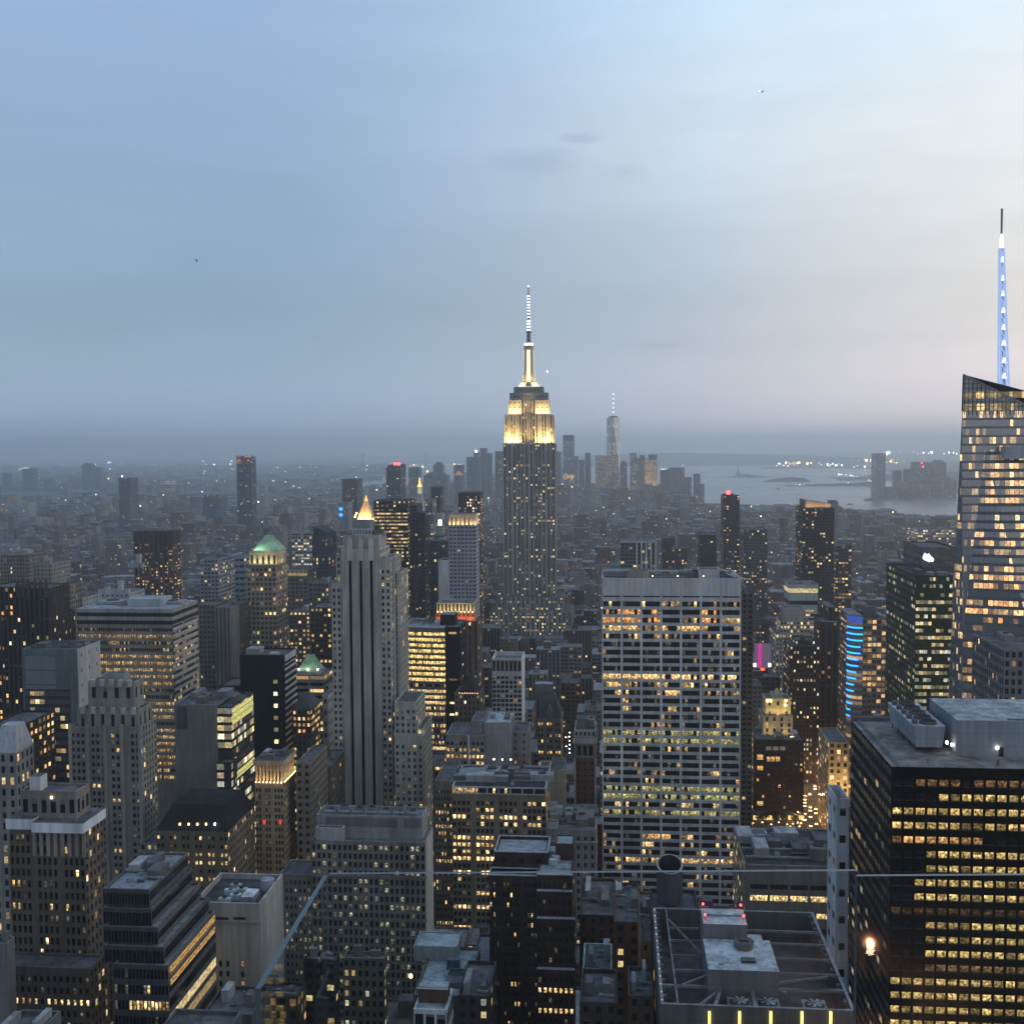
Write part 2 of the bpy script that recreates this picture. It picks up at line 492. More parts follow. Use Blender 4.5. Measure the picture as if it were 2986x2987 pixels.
# ---------------------------------------------------------------- buildings
FOOT, GUARD = [], []      # footprints taken; picture areas that later infill must not hide
class B:
    """a building: an Empty at its base, parts added tier by tier from measured corners"""
    def __init__(s, name, label, cat, Y, xl, xr, yt, dep, st, yb=None, par=1.0, part='tower_block', build=True, zb=0.0, group=None, side=True, roof=None, skip_front=False):
        a, b = P(xl, yt, Y), P(xr, yt, Y)
        s.Y = Y
        s.e = empty(name, ((a.x + b.x) / 2, Y + dep / 2, 0))
        tag(s.e, label, cat, group)
        s.st = st
        s.x0, s.x1, s.y0, s.y1, s.z = a.x, b.x, Y, Y + dep, (a.z + b.z) / 2
        FOOT.append((s.x0 - 4, s.x1 + 4, s.y0 - 5, s.y1 + 5))
        q = [S((x, y, s.z)) for x in (s.x0, s.x1) for y in (s.y0, s.y1)]
        if yb:
            GUARD.append((min(p[0] for p in q), max(p[0] for p in q), yb, Y))
        if build:
            m = MB()
            m.box(s.x0, s.x1, s.y0, s.y1, zb, s.z, st, roof, par=par, front=not skip_front)
            m.build(part, parent=s.e)
    def tier(s, name, xl, xr, yt, Y, dep, st=None, z0=0.0, par=.8, roof=None):
        a, b = P(xl, yt, Y), P(xr, yt, Y)
        z = (a.z + b.z) / 2
        m = MB()
        m.box(a.x, b.x, Y, Y + dep, z0, z, st or s.st, roof, par=par)
        m.build(name, parent=s.e)
        FOOT.append((a.x - 3, b.x + 3, Y - 4, Y + dep + 4))
        return a.x, b.x, Y, Y + dep, z
    def box(s, name, x0, x1, y0, y1, z0, z1, st=None, par=0.0, roof=None):
        m = MB()
        m.box(x0, x1, y0, y1, z0, z1, st or s.st, roof, par=par)
        return m.build(name, parent=s.e)
    def units(s, n, x0=None, x1=None, y0=None, y1=None, z=None, hmax=4.0, col=None):
        """rooftop plant: each unit a part with its own fan"""
        x0, x1, y0, y1 = s.x0 if x0 is None else x0, s.x1 if x1 is None else x1, s.y0 if y0 is None else y0, s.y1 if y1 is None else y1
        z = s.z - 1.0 if z is None else z
        for k in range(n):
            w, d, h = rnd.uniform(.12, .3) * (x1 - x0), rnd.uniform(.2, .45) * (y1 - y0), rnd.uniform(1.6, hmax)
            cx = x0 + (x1 - x0) * (k + .5 + rnd.uniform(-.15, .15)) / n
            cy_ = rnd.uniform(y0 + d * .6 + 1, max(y0 + d * .6 + 1.1, y1 - d * .6 - 1))
            c = col or rnd.choice([(.20, .21, .22), (.11, .115, .12), (.28, .29, .30), (.15, .145, .135)])
            m = MB()
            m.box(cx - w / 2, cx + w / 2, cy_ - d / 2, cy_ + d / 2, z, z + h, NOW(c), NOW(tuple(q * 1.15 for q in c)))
            if w > 2.5 and d > 2.5 and rnd.random() < .3:
                r = min(w, d) * .3
                m.cyl(cx, cy_, z + h, z + h + .5, r, st=NOW((.06, .06, .065)))
            if rnd.random() < .5:
                m.beam((cx - w / 2 - .8, cy_ - d / 2, z + .5), (cx + w / 2 + 1.2, cy_ - d / 2 - .4, z + .5), .5, NOW((.3, .31, .33)))
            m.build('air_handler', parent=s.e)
        for k in range(n + 2):
            px, py = rnd.uniform(x0 + 1, max(x0 + 1.1, x1 - 1.5)), rnd.uniform(y0 + 1, max(y0 + 1.1, y1 - 1.5))
            m = MB()
            t = rnd.random()
            if t < .35:
                m.cyl(px, py, z, z + rnd.uniform(.6, 1.8), .25, n=7, st=NOW((.2, .21, .22)))
                nm = 'roof_vent'
            elif t < .7:
                m.beam((px, py, z + .35), (min(x1 - .8, px + rnd.uniform(3, 8)), py, z + .35), .4, NOW((.26, .27, .28)))
                nm = 'roof_duct'
            else:
                m.box(px, px + rnd.uniform(.8, 2.2), py, py + rnd.uniform(.8, 2), z, z + rnd.uniform(.5, 1.6), NOW(rnd.choice([(.38, .4, .42), (.09, .09, .1), (.2, .19, .18)])))
                nm = 'roof_box'
            m.build(nm, parent=s.e)
def tank(parent, x, y, z, r=1.9):
    """wooden water tank on legs"""
    m = MB()
    for a in (-1, 1):
        for b in (-1, 1):
            m.beam((x + a * r * .6, y + b * r * .6, z), (x + a * r * .6, y + b * r * .6, z + 2.4), .25, NOW((.05, .05, .05)))
    m.cyl(x, y, z + 2.4, z + 6, r, st=NOW((.11, .08, .06)))
    m.cyl(x, y, z + 6, z + 7.6, r * 1.06, .1, st=NOW((.09, .085, .08)))
    m.build('water_tank', parent=parent)
PANES = []
def winwall(m, o, u, W_, z0, z1, cols, rows, rec, st):
    """wall with real recessed openings; o = left end, u = direction along the wall; panes come back as corner lists"""
    n = (u[1], -u[0])
    pt = lambda a, z, d=0.0: (o[0] + u[0] * a - n[0] * d, o[1] + u[1] * a - n[1] * d, z)
    def q(a, b, za, zb):
        if b - a > .01 and zb - za > .01:
            m.face([pt(a, za), pt(b, za), pt(b, zb), pt(a, zb)], st)
    res = []
    rows = sorted(rows)
    zc = z0
    for j, (za, zb) in enumerate(rows):
        q(0, W_, zc, za)
        ac = 0.0
        for i, (a, b) in enumerate(cols):
            q(ac, a, za, zb)
            m.face([pt(a, za), pt(b, za), pt(b, za, rec), pt(a, za, rec)], st)
            m.face([pt(a, zb, rec), pt(b, zb, rec), pt(b, zb), pt(a, zb)], st)
            m.face([pt(a, za), pt(a, za, rec), pt(a, zb, rec), pt(a, zb)], st)
            m.face([pt(b, za, rec), pt(b, za), pt(b, zb), pt(b, zb, rec)], st)
            res.append(([pt(a, za, rec), pt(b, za, rec), pt(b, zb, rec), pt(a, zb, rec)], i, j, n))
            ac = b
        q(ac, W_, za, zb)
        zc = zb
    q(0, W_, zc, z1)
    return res
def warmc(t, s):
    t = max(0, min(1, t))
    for k in range(len(WARM) - 1):
        if t <= WARM[k + 1][0]:
            f = (t - WARM[k][0]) / (WARM[k + 1][0] - WARM[k][0])
            return tuple((WARM[k][1][i] * (1 - f) + WARM[k + 1][1][i] * f) * s for i in range(3))
def lit_rule(p, warm=.62, gain=1.1, seed=1, run=3):
    """random office lights with runs along a floor"""
    r = random.Random(seed)
    rowp = {}
    def f(i, j):
        if j not in rowp:
            rowp[j] = (p * (.25 + 2.2 * r.random() ** 2), warm + r.uniform(-.15, .15))
        pr, wr = rowp[j]
        if random.Random(seed * 7919 + j * 131 + i // run).random() * .6 + r.random() * .4 < pr:
            return warmc(wr + r.uniform(-.12, .12), gain * (.25 + 1.15 * r.random() ** 1.5))
        if r.random() < .12:
            return warmc(.95, .05 + .08 * r.random())
        return None
    return f
def panes(b, res, lit, sub=1, sill=None, bar=(.05, .05, .055), cap=100):
    """windows: the largest in view become parts of their own, the rest of the building's windows one further part"""
    def add(m, pts, i, j, n):
        A, Bq, Cq, D = (Vector(p) for p in pts)
        for k in range(sub):
            f0, f1 = k / sub, (k + 1) / sub
            l = lit(i * sub + k, j)
            sd, sv = rnd.random() * 40, rnd.randint(0, 40)
            w = (Bq - A).length / sub
            h = (D - A).length
            asp = w / h
            m.face([A.lerp(Bq, f0), A.lerp(Bq, f1), D.lerp(Cq, f1), D.lerp(Cq, f0)], None, 0,
                   [(sd, sv), (sd + asp, sv), (sd + asp, sv + .999), (sd, sv + .999)], l or (0, 0, 0))
        nn = Vector((n[0], n[1], 0))
        for k in range(1, sub):
            p, q_ = A.lerp(Bq, k / sub), D.lerp(Cq, k / sub)
            m.beam(p + nn * .06, q_ + nn * .06, .12, None, 1)
        if sill:
            m.beam(A + nn * .25, Bq + nn * .25, .22, None, 1)
    def size(r):
        c = sum((Vector(p) for p in r[0]), Vector()) / 4
        s_ = S(c)
        vis = s_ and 0 < s_[0] < 2986 and s_[1] < 2987
        return -((Vector(r[0][2]) - Vector(r[0][0])).length / (c - EYEP).length) * (1 if vis else .1)
    res = sorted(res, key=size)
    for r in res[:cap]:
        m = MB()
        add(m, *r)
        m.build('window', [M_PANE, BARS(bar)], b.e)
    if res[cap:]:
        m = MB()
        for r in res[cap:]:
            add(m, *r)
        m.build('window', [M_PANE, BARS(bar)], b.e, kind='stuff')
_bars = {}
def BARS(c):
    if c not in _bars:
        _bars[c] = plain('window_bar', c, .6)
    return _bars[c]
def cols_even(W_, n, share, m0=0.0):
    p = (W_ - 2 * m0) / n
    return [(m0 + p * (k + .5 - share / 2), m0 + p * (k + .5 + share / 2)) for k in range(n)]
def rows_down(ztop, first, pitch, h, zmin):
    out, z = [], ztop - first
    while z - h > zmin:
        out.append((z - h, z))
        z -= pitch
    return out
# ---------------------------------------------------------------- setting: ground, water, shores, hills
def sheet(name, pts, z, m, label, cat='ground', kind='structure'):
    mb = MB()
    mb.face([(p[0], p[1], z) for p in pts], None)
    o = mb.build(name, [m])
    tag(o, label, cat, kind=kind)
    return o
M_GROUND = plain('asphalt', (.045, .047, .05), .9, .3, .01)
M_LAND = plain('shore_land', (.05, .055, .05), .95, .3, .004)
M_HILL = plain('wooded_hill', (.035, .045, .035), .95, .25, .002)
def water_fn(g, out):
    p = g.n('ShaderNodeNewGeometry').outputs['Position']
    nz = g.n('ShaderNodeTexNoise'); nz.inputs['Scale'].default_value = .02; nz.inputs['Detail'].default_value = 6
    g.put(nz.inputs['Vector'], p)
    nb = g.n('ShaderNodeTexNoise'); nb.inputs['Scale'].default_value = .0012; nb.inputs['Detail'].default_value = 4
    g.put(nb.inputs['Vector'], p)
    bm = g.n('ShaderNodeBump'); bm.inputs['Strength'].default_value = .04; bm.inputs['Distance'].default_value = 1
    g.put(bm.inputs['Height'], nz.outputs[0])
    b = bsdf(g, out, Base_Color=(.10, .115, .12, 1), Roughness=g.rng(nb.outputs[0], .35, .65, .24, .34), Normal=bm.outputs[0])
M_WATER = mat('harbour_water', water_fn)
sheet('ground', [(-44000, -2500), (44000, -2500), (44000, 44500), (-44000, 44500)], 0, M_GROUND, 'dark asphalt ground of the city reaching to the horizon')
gp = lambda *l: [G(x, y) for x, y in l]
WATERS = [gp((1640, 1364), (2060, 1359), (2548, 1352), (2575, 1372), (2640, 1400), (2700, 1437), (2810, 1441), (3300, 1441), (3300, 1520), (2810, 1513), (2690, 1520), (2600, 1503), (2455, 1483), (2210, 1483), (2040, 1478), (1900, 1452), (1640, 1440)),
          gp((1030, 1344), (1180, 1337), (1500, 1337), (1500, 1372), (1380, 1395), (1290, 1402), (1180, 1432), (1010, 1428), (1030, 1412), (1160, 1392), (1180, 1375), (1060, 1356))]
for w in WATERS:
    w.reverse()
sheet('harbour_water', WATERS[0], .6, M_WATER, 'wide pale harbour water at the right behind the towers', 'water')
sheet('river_water', WATERS[1], .6, M_WATER, 'faint strip of river water behind the left bank of towers', 'water')
def inpoly(x, y, poly):
    c = False
    j = len(poly) - 1
    for i in range(len(poly)):
        a, b = poly[i], poly[j]
        if (a[1] > y) != (b[1] > y) and x < (b[0] - a[0]) * (y - a[1]) / (b[1] - a[1]) + a[0]:
            c = not c
        j = i
    return c
def hump(name, x0, x1, yb, tops, depth, m, label, cat, kind='structure'):
    """low island or hill: base line at row yb of the photo, ridge rows given along it"""
    mb = MB()
    n = len(tops)
    front, ridge, back = [], [], []
    for i, t in enumerate(tops):
        x = x0 + (x1 - x0) * i / (n - 1)
        a = G(x, yb)
        r = P(x, t, a.y + depth * .5)
        front.append((a.x, a.y, 0.7)); ridge.append((r.x, r.y, max(.8, r.z))); back.append((r.x, a.y + depth, 0.7))
    for i in range(n - 1):
        mb.face([front[i], front[i + 1], ridge[i + 1], ridge[i]])
        mb.face([ridge[i], ridge[i + 1], back[i + 1], back[i]])
    o = mb.build(name, [m])
    return tag(o, label, cat, kind=kind)
hump('hills', 1560, 2600, 1358, [1350, 1338, 1330, 1326, 1324, 1322, 1321, 1322, 1323, 1325, 1326, 1328, 1330, 1333, 1336, 1340], 3500, M_HILL, 'long dark blue hill across the harbour behind the right hand skyline', 'hill')
hump('headland', 2220, 2560, 1367, [1364, 1361, 1360, 1359, 1360, 1358, 1360, 1362], 500, M_LAND, 'low dark shore with lights in front of the blue hill', 'shore')
hump('island', 2118, 2258, 1393, [1391, 1388, 1384, 1383, 1386, 1388, 1390, 1391], 240, M_LAND, 'small low island with a statue on it, left in the harbour', 'island')
hump('island', 2228, 2366, 1406, [1404, 1398, 1394, 1393, 1392, 1393, 1394, 1403], 260, M_LAND, 'low dark wooded island, longest of the islands in the harbour', 'island')
hump('island', 2292, 2560, 1419, [1418, 1416, 1413, 1411, 1411, 1410, 1409, 1408, 1405, 1402], 260, M_LAND, 'flat island with a row of lights running to the tall harbour tower', 'island')
hump('shore', 2440, 2830, 1402, [1397, 1392, 1387, 1383, 1380, 1378, 1376, 1376, 1376], 900, M_LAND, 'low dark far shore at the right behind the harbour towers', 'shore')
hump('shore', 2590, 2830, 1443, [1440, 1436, 1434, 1432, 1432, 1431, 1430], 500, M_LAND, 'near dark strip of shore below the harbour towers at the right', 'shore')
hump('hills', -200, 1450, 1337, [1333, 1333, 1332, 1331, 1331, 1330, 1330, 1331, 1331, 1330, 1330, 1331], 4000, M_HILL, 'hazy flat land along the horizon at the left', 'hill')

# statue on the island
c = G(2152, 1390)
st_e = empty('statue', (c.x, c.y, 0)); tag(st_e, 'tiny dark statue on a stepped pedestal on a harbour island', 'statue')
m = MB(); m.loft([(c.x - 26, c.y - 26), (c.x + 26, c.y - 26), (c.x + 26, c.y + 26), (c.x - 26, c.y + 26)], 0, [(c.x - 11, c.y - 11), (c.x + 11, c.y - 11), (c.x + 11, c.y + 11), (c.x - 11, c.y + 11)], 47, NOW((.3, .29, .27))); m.build('pedestal', parent=st_e)
m = MB(); m.cyl(c.x, c.y, 47, 80, 6, 3.4, st=NOW((.12, .2, .17))); m.cyl(c.x, c.y, 80, 86, 2.2, 2.0, st=NOW((.12, .2, .17))); m.beam((c.x - 3, c.y, 76), (c.x - 6, c.y, 93), 2, NOW((.12, .2, .17))); m.build('figure', parent=st_e)

# ---------------------------------------------------------------- palette
LIME, STONE, TAN, BROWN, DKBR, BLACK = (.45, .435, .40), (.33, .31, .28), (.31, .25, .19), (.13, .09, .07), (.062, .047, .04), (.018, .019, .021)
GREY, WHITE, CONC, BRICK, TEAL, BLUE = (.23, .24, .25), (.62, .63, .64), (.56, .57, .58), (.15, .075, .055), (.09, .13, .14), (.10, .14, .20)
OFF = St(LIME, 3.2, 3.6, .5, .56, .12, .62, 1.2)
def zf(x, y, Y):
    return P(x, y, Y).z
M_LAMP = glow('lamp_white', (1, .93, .8), 14)
M_LAMPW = glow('lamp_warm', (1, .58, .22), 9)
M_RED = glow('lamp_red', (1, .05, .06), 9)
M_BLUE = glow('strip_blue', (.02, .28, 1), 3.2)
M_YEL = glow('tube_yellow', (1, .86, .22), 2.2)
M_PINK = glow('screen_pink', (.75, .03, .34), .9)
M_GREYSC = glow('screen_grey', (.20, .15, .22), .6)
M_GLOWW = glow('sign_white', (.9, .96, 1), 3.5)
M_GOLD = plain('gilded_roof', (.75, .48, .22), .45, .1, .2)
M_COPPER = plain('green_copper', (.20, .33, .23), .7, .25, .15)
M_METAL = plain('grey_metal', (.34, .36, .39), .5, .15, .3)
M_ROOF = plain('roof_felt', (.20, .215, .235), .9, .2, .15)
def bulb(parent, p, r, m, name='lamp'):
    q = MB()
    q.cyl(p[0], p[1], p[2] - r, p[2] + r, r, n=8)
    return q.build(name, [m], parent)

# ================================================================ wide white slab tower (middle right)
g_ = B('office_tower', 'wide white concrete slab tower with seven window bays and dark glass', 'office tower', 541, 1755, 2161, 1687, 38, St(CONC, 9.3, 3.83, .9, .62, .3), yb=2640, skip_front=True)
cw = [(W_0 + .45, W_0 + 8.75) for W_0 in [k * (g_.x1 - g_.x0) / 7 for k in range(7)]]
wd = (g_.x1 - g_.x0) / 7
cw = [(k * wd + wd * .055, k * wd + wd * .945) for k in range(7)]
pit = 23.45 / F * (541 * math.cos(TH) - g_.x0 * 0 - 0) * 1.0
zt = zf(1958, 1687, 541)
pit = (zf(1958, 1755, 541) - zf(1958, 2400, 541)) / 27.5
rows = [(zf(1958, 1743, 541), zf(1958, 1738.5, 541))] + rows_down(zf(1958, 1755, 541), 0, pit, pit * .64, 20)
m = MB()
res = winwall(m, (g_.x0, 541), (1, 0), g_.x1 - g_.x0, 0, g_.z, cw, rows, .7, St((.54, .55, .565)))
m.build('front_wall', parent=g_.e)
for k in range(8):
    xx = g_.x0 + wd * k
    m = MB(); m.box(max(g_.x0, xx - .55), min(g_.x1, xx + .55), 540.7, 540.98, 0, g_.z - 16, NOW((.60, .61, .625))); m.build('pier', parent=g_.e)
_l = lit_rule(.27, .50, 1.0, 5, 4)
_rows_n = len(rows)
_bright = {22: .5, 21: .5, 12: .4, 11: .4, 8: .9, 29: .6}
def grl(i, j):
    k = _rows_n - 1 - j       # row from the top
    if k == 0:
        return None
    if k in (2, 3) and (i // 6) in (1, 2, 5, 0) and rnd.random() < .55:
        return warmc(.12, .9)
    if k in (17, 18, 24, 25, 27):
        return (lambda s_: tuple(q * s_ for q in (.66, .62, .26)))(rnd.uniform(.35, .8)) if rnd.random() < .8 else None
    if k in (10,):
        return warmc(.52, 1.2) if i < 19 or rnd.random() < .4 else None
    return _l(i, j)
panes(g_, res, grl, sub=6, bar=(.04, .042, .045))
g_.box('roof_screen', g_.x0 + 12, g_.x0 + 22.5, g_.y0 + 8, g_.y0 + 18, g_.z - 1, g_.z + 2.6, NOW((.33, .30, .26)), .6)
g_.box('roof_screen', g_.x0 + 46, g_.x0 + 56, g_.y0 + 10, g_.y0 + 22, g_.z - 1, g_.z + 3.2, NOW((.42, .44, .46)), .6)
g_.units(5, y0=g_.y0 + 10, hmax=3)
m = MB(); m.beam((g_.x1 - 9, g_.y1 - 3, g_.z + .4), (g_.x1 - 2, g_.y0 + 3, g_.z + .4), .6, NOW(WHITE)); m.beam((g_.x1 - 6, g_.y1 - 3, g_.z + .4), (g_.x1 - 1, g_.y0 + 10, g_.z + .4), .6, NOW(WHITE)); m.build('window_washing_rail', parent=g_.e)
for k in range(3):
    bulb(g_.e, (g_.x0 + 24 + 3 * k * 4, g_.y0 + 6, g_.z + .4), .25, M_LAMPW, 'roof_lamp')

# ================================================================ pale tower with three black stripes
Y5 = 566
f_ = B('office_tower', 'tall pale stone tower with three black vertical stripes', 'office tower', Y5, 995, 1108, 1601, 25, St(LIME), yb=2345, build=False)
z = f_.z
GUARD.append((960, 1166, 2345, Y5)); GUARD.append((1150, 1232, 2345, Y5 - 10))
m = MB()
Wf = f_.x1 - f_.x0
mpx = Wf / 113
strp = [((x - 995 - 4.2) * mpx, (x - 995 + 4.2) * mpx) for x in (1020, 1051, 1082)]
zs = zf(1051, 1624, Y5)
res = winwall(m, (f_.x0, Y5), (1, 0), Wf, 0, z, strp, [(10, zs)], 1.4, St((.40, .39, .36)))
for r, i, j, n in res:
    m.face(r, NOW((.012, .012, .013)))
    a, b_ = r[3], r[2]
    m.face([a, b_, ((a[0] + b_[0]) / 2, a[1], a[2] + 2.4)], NOW((.012, .012, .013)))
m.box(f_.x0, f_.x1, Y5, Y5 + 25, 0, z, St(LIME, 3.2, 3.3, .45, .6, .06), par=.8, front=False)
m.build('shaft', parent=f_.e)
# crown: fluted box above the shaft
cx0, cx1 = P(1000, 1561, Y5 + 2).x, P(1106, 1561, Y5 + 2).x
zc = zf(1051, 1561, Y5 + 2)
m = MB(); m.box(cx0, cx1, Y5 + 2, Y5 + 20, z - 1, zc, NOW((.33, .32, .30)), par=1.2)
for k in range(15):
    xx = cx0 + (cx1 - cx0) * (k + .5) / 15
    m.box(xx - .28, xx + .28, Y5 + 1.55, Y5 + 1.99, z - .5, zc - .4, NOW((.40, .39, .37)))
for x in (1020, 1051, 1082):
    xx = P(x, 1590, Y5).x
    m.box(xx - 1.3, xx + 1.3, Y5 - .2, Y5 + 1.5, z - 6, z + 3.5, NOW((.44, .43, .41)))
    m.loft([(xx - 1.3, Y5 - .2), (xx + 1.3, Y5 - .2), (xx + 1.3, Y5 + 1.5), (xx - 1.3, Y5 + 1.5)], z + 3.5, [(xx - .1, Y5), (xx + .1, Y5), (xx + .1, Y5 + .6), (xx - .1, Y5 + .6)], z + 6, NOW((.44, .43, .41)))
m.build('crown', parent=f_.e)
f_.box('roof_house', P(1030, 1540, Y5 + 8).x, P(1080, 1540, Y5 + 8).x, Y5 + 8, Y5 + 17, zc - 1, zf(1050, 1518, Y5 + 8), NOW(GREY), .5)
f_.units(4, cx0, cx1, Y5 + 3, Y5 + 17, zc - 1, 3.5)
m = MB()
for a, b_ in ((1030, 1082),):
    q0, q1 = P(a, 1543, Y5 + 4), P(b_, 1543, Y5 + 4)
    for zz in (q0.z, q0.z - 3):
        m.beam((q0.x, Y5 + 4, zz), (q1.x, Y5 + 4, zz), .35, NOW(WHITE))
    for t in range(7):
        xx = q0.x + (q1.x - q0.x) * t / 6
        m.beam((xx, Y5 + 4, zc - 1), (xx, Y5 + 4, q0.z), .3, NOW(WHITE))
m.build('roof_frame', parent=f_.e)
def wing(b, name, xl, xr, yt, Y, dep, ncol, share, pitch, first, zmin, st, lit, zb=0, hshare=.55, rec=.45, cap=40, sub=1, groups=None, m0=0.0, sill=True):
    a, c_ = P(xl, yt, Y), P(xr, yt, Y)
    zz = (a.z + c_.z) / 2
    W_ = c_.x - a.x
    m = MB()
    cols = cols_even(W_, ncol, share, m0)
    if groups:
        cols = [cc for k, cc in enumerate(cols) if k not in groups]
    res = winwall(m, (a.x, Y), (1, 0), W_, zb, zz, cols, rows_down(zz, first, pitch, pitch * hshare, max(zb, zmin)), rec, st)
    m.box(a.x, c_.x, Y, Y + dep, zb, zz, st, front=False, par=.8)
    m.build(name, parent=b.e)
    panes(b, res, lit, sub=sub, sill=sill, cap=cap)
    FOOT.append((a.x - 3, c_.x + 3, Y - 4, Y + dep + 4))
    return a.x, c_.x, zz
sw = St(LIME, 3.2, 3.3, .45, .6, .05, .6, 1.0)
ll = lit_rule(.12, .55, 1.1, 3, 1)
wing(f_, 'side_wing', 1108.3, 1138, 1628, Y5 + 1.2, 24, 2, .48, 3.3, 6, 60, sw, ll, cap=50)
wing(f_, 'side_wing', 966, 994.7, 1700, Y5 + 1.2, 22, 2, .48, 3.3, 3, 60, sw, ll, cap=50)
f_.tier('upper_setback', 980, 994.5, 1622, Y5 + 6, 16, sw)
f_.tier('rear_wing', 1138.2, 1165, 1670, Y5 + 9, 24, St(LIME, 3.4, 3.3, .4, .85, .03))
f_.tier('rear_wing', 1108.3, 1150, 1624, Y5 + 6, 18, St(LIME, 3.4, 3.3, .4, .85, .03))
wing(f_, 'lower_annex', 1150, 1214, 2048, Y5 - 10, 26, 4, .42, 3.3, 4, 40, sw, ll, cap=60)
f_.tier('lower_annex', 1214.2, 1234, 2125, Y5 - 9, 28, St(LIME, 3.0, 3.3, .45, .6, .06))
wing(f_, 'base_block', 1150, 1234, 2145, Y5 - 10.6, 9.9, 5, .42, 3.3, 5, 20, sw, ll, cap=60)

# ================================================================ the floodlit art deco skyscraper
YE = 1310
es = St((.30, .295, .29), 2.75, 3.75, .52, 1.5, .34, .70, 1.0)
e_ = B('skyscraper', 'tallest art deco skyscraper with yellow floodlit setbacks and a lit mast', 'skyscraper', YE, 1468, 1617, 1295, 38, es, yb=1853, build=False)
FOOT.append((e_.x0 - 30, e_.x1 + 30, YE - 40, YE + 60))
def pierbox(b, name, xl, xr, yt, Y, dep, z0, st, npier, pcol=(.40, .38, .34)):
    a, c_ = P(xl, yt, Y), P(xr, yt, Y)
    z1 = (a.z + c_.z) / 2
    m = MB()
    m.box(a.x, c_.x, Y, Y + dep, z0, z1, st, par=.8)
    for k in range(npier + 1):
        xx = a.x + (c_.x - a.x) * k / npier
        m.box(xx - .55, xx + .55, Y - .5, Y - .02, z0, z1 + .1, NOW(pcol))
        m.box(c_.x + .02, c_.x + .5, Y + dep * k / npier - .5, Y + dep * k / npier + .5, z0, z1 + .1, NOW(pcol))
    m.build(name, parent=b.e)
    return a.x, c_.x, z1
base = [pierbox(e_, 'base_wing', 1430, 1664, 1786, YE - 34, 70, 0, es.but(lit=.30), 18),
        pierbox(e_, 'base_wing', 1452, 1640, 1742, YE - 22, 50, 0, es.but(lit=.26), 14)]
sh = pierbox(e_, 'shaft', 1468, 1617, 1295, YE, 38, 0, es.but(lit=.17), 12)
zt1 = sh[2]
# floodlit tier one: pylons left and right, recessed centre
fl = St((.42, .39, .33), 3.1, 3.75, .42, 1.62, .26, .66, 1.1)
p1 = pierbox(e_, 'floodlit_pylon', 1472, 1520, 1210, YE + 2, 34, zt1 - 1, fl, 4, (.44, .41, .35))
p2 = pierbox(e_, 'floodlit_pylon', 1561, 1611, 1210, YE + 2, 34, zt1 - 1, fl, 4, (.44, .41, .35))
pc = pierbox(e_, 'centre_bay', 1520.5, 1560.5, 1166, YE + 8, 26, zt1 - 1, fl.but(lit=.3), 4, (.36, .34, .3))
zt2 = p1[2]
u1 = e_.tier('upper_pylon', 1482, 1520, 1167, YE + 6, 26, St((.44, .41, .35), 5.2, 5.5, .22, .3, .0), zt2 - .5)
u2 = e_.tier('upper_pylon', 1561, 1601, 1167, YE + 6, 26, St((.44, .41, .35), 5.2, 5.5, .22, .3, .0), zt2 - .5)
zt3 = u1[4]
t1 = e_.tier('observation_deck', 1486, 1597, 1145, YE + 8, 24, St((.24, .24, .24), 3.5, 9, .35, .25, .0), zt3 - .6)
t2 = e_.tier('observation_deck', 1498, 1584, 1128, YE + 11, 18, NOW((.20, .21, .22)), t1[4] - .6)
mcx, mcy = (t2[0] + t2[1]) / 2, YE + 20
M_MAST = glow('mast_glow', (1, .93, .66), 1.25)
M_MASTD = plain('mast_metal', (.38, .34, .27), .4, .1, .2)
M_BEAD = glow('antenna_light', (.93, .96, 1), 2.6)
m = MB()
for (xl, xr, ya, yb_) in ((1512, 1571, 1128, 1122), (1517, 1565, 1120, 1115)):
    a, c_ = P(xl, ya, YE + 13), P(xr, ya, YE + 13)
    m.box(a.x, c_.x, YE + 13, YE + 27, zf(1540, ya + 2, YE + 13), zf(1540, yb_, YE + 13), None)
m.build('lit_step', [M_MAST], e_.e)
zz = lambda y: zf(1541, y, mcy)
px = lambda w: w / F * (mcy * 1.0)
m = MB()
prof = [(1128, 20), (1115, 18.5), (1095, 16), (1070, 14.2), (1040, 13.6), (1021, 13.4)]
for (ya, ra), (yb_, rb) in zip(prof, prof[1:]):
    m.cyl(mcx, mcy, zz(ya), zz(yb_), px(ra), px(rb), 16)
m.build('mast_drum', [M_MASTD], e_.e)
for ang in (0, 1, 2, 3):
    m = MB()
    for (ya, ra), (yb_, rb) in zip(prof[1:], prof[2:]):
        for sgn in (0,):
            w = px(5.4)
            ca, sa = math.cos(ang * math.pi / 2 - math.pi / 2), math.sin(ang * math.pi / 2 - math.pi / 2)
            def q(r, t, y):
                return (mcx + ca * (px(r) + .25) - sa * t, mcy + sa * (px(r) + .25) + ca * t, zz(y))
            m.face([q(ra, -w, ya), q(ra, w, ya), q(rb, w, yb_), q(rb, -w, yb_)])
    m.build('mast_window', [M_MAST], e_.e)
    m = MB()
    ca, sa = math.cos(ang * math.pi / 2 - math.pi / 4), math.sin(ang * math.pi / 2 - math.pi / 4)
    for (ya, ra), (yb_, rb) in zip(prof[1:], prof[2:]):
        m.beam((mcx + ca * px(ra + 4 * (ya - 1021) / 100), mcy + sa * px(ra + 4 * (ya - 1021) / 100), zz(ya)), (mcx + ca * px(rb), mcy + sa * px(rb), zz(yb_)), px(3.6))
    m.build('mast_buttress', [M_MASTD], e_.e)
m = MB(); m.cyl(mcx, mcy, zz(1021), zz(1017), px(15), px(15), 16); m.cyl(mcx, mcy, zz(1017), zz(1008), px(13), px(14.5), 16); m.build('mast_cap', [M_MASTD], e_.e)
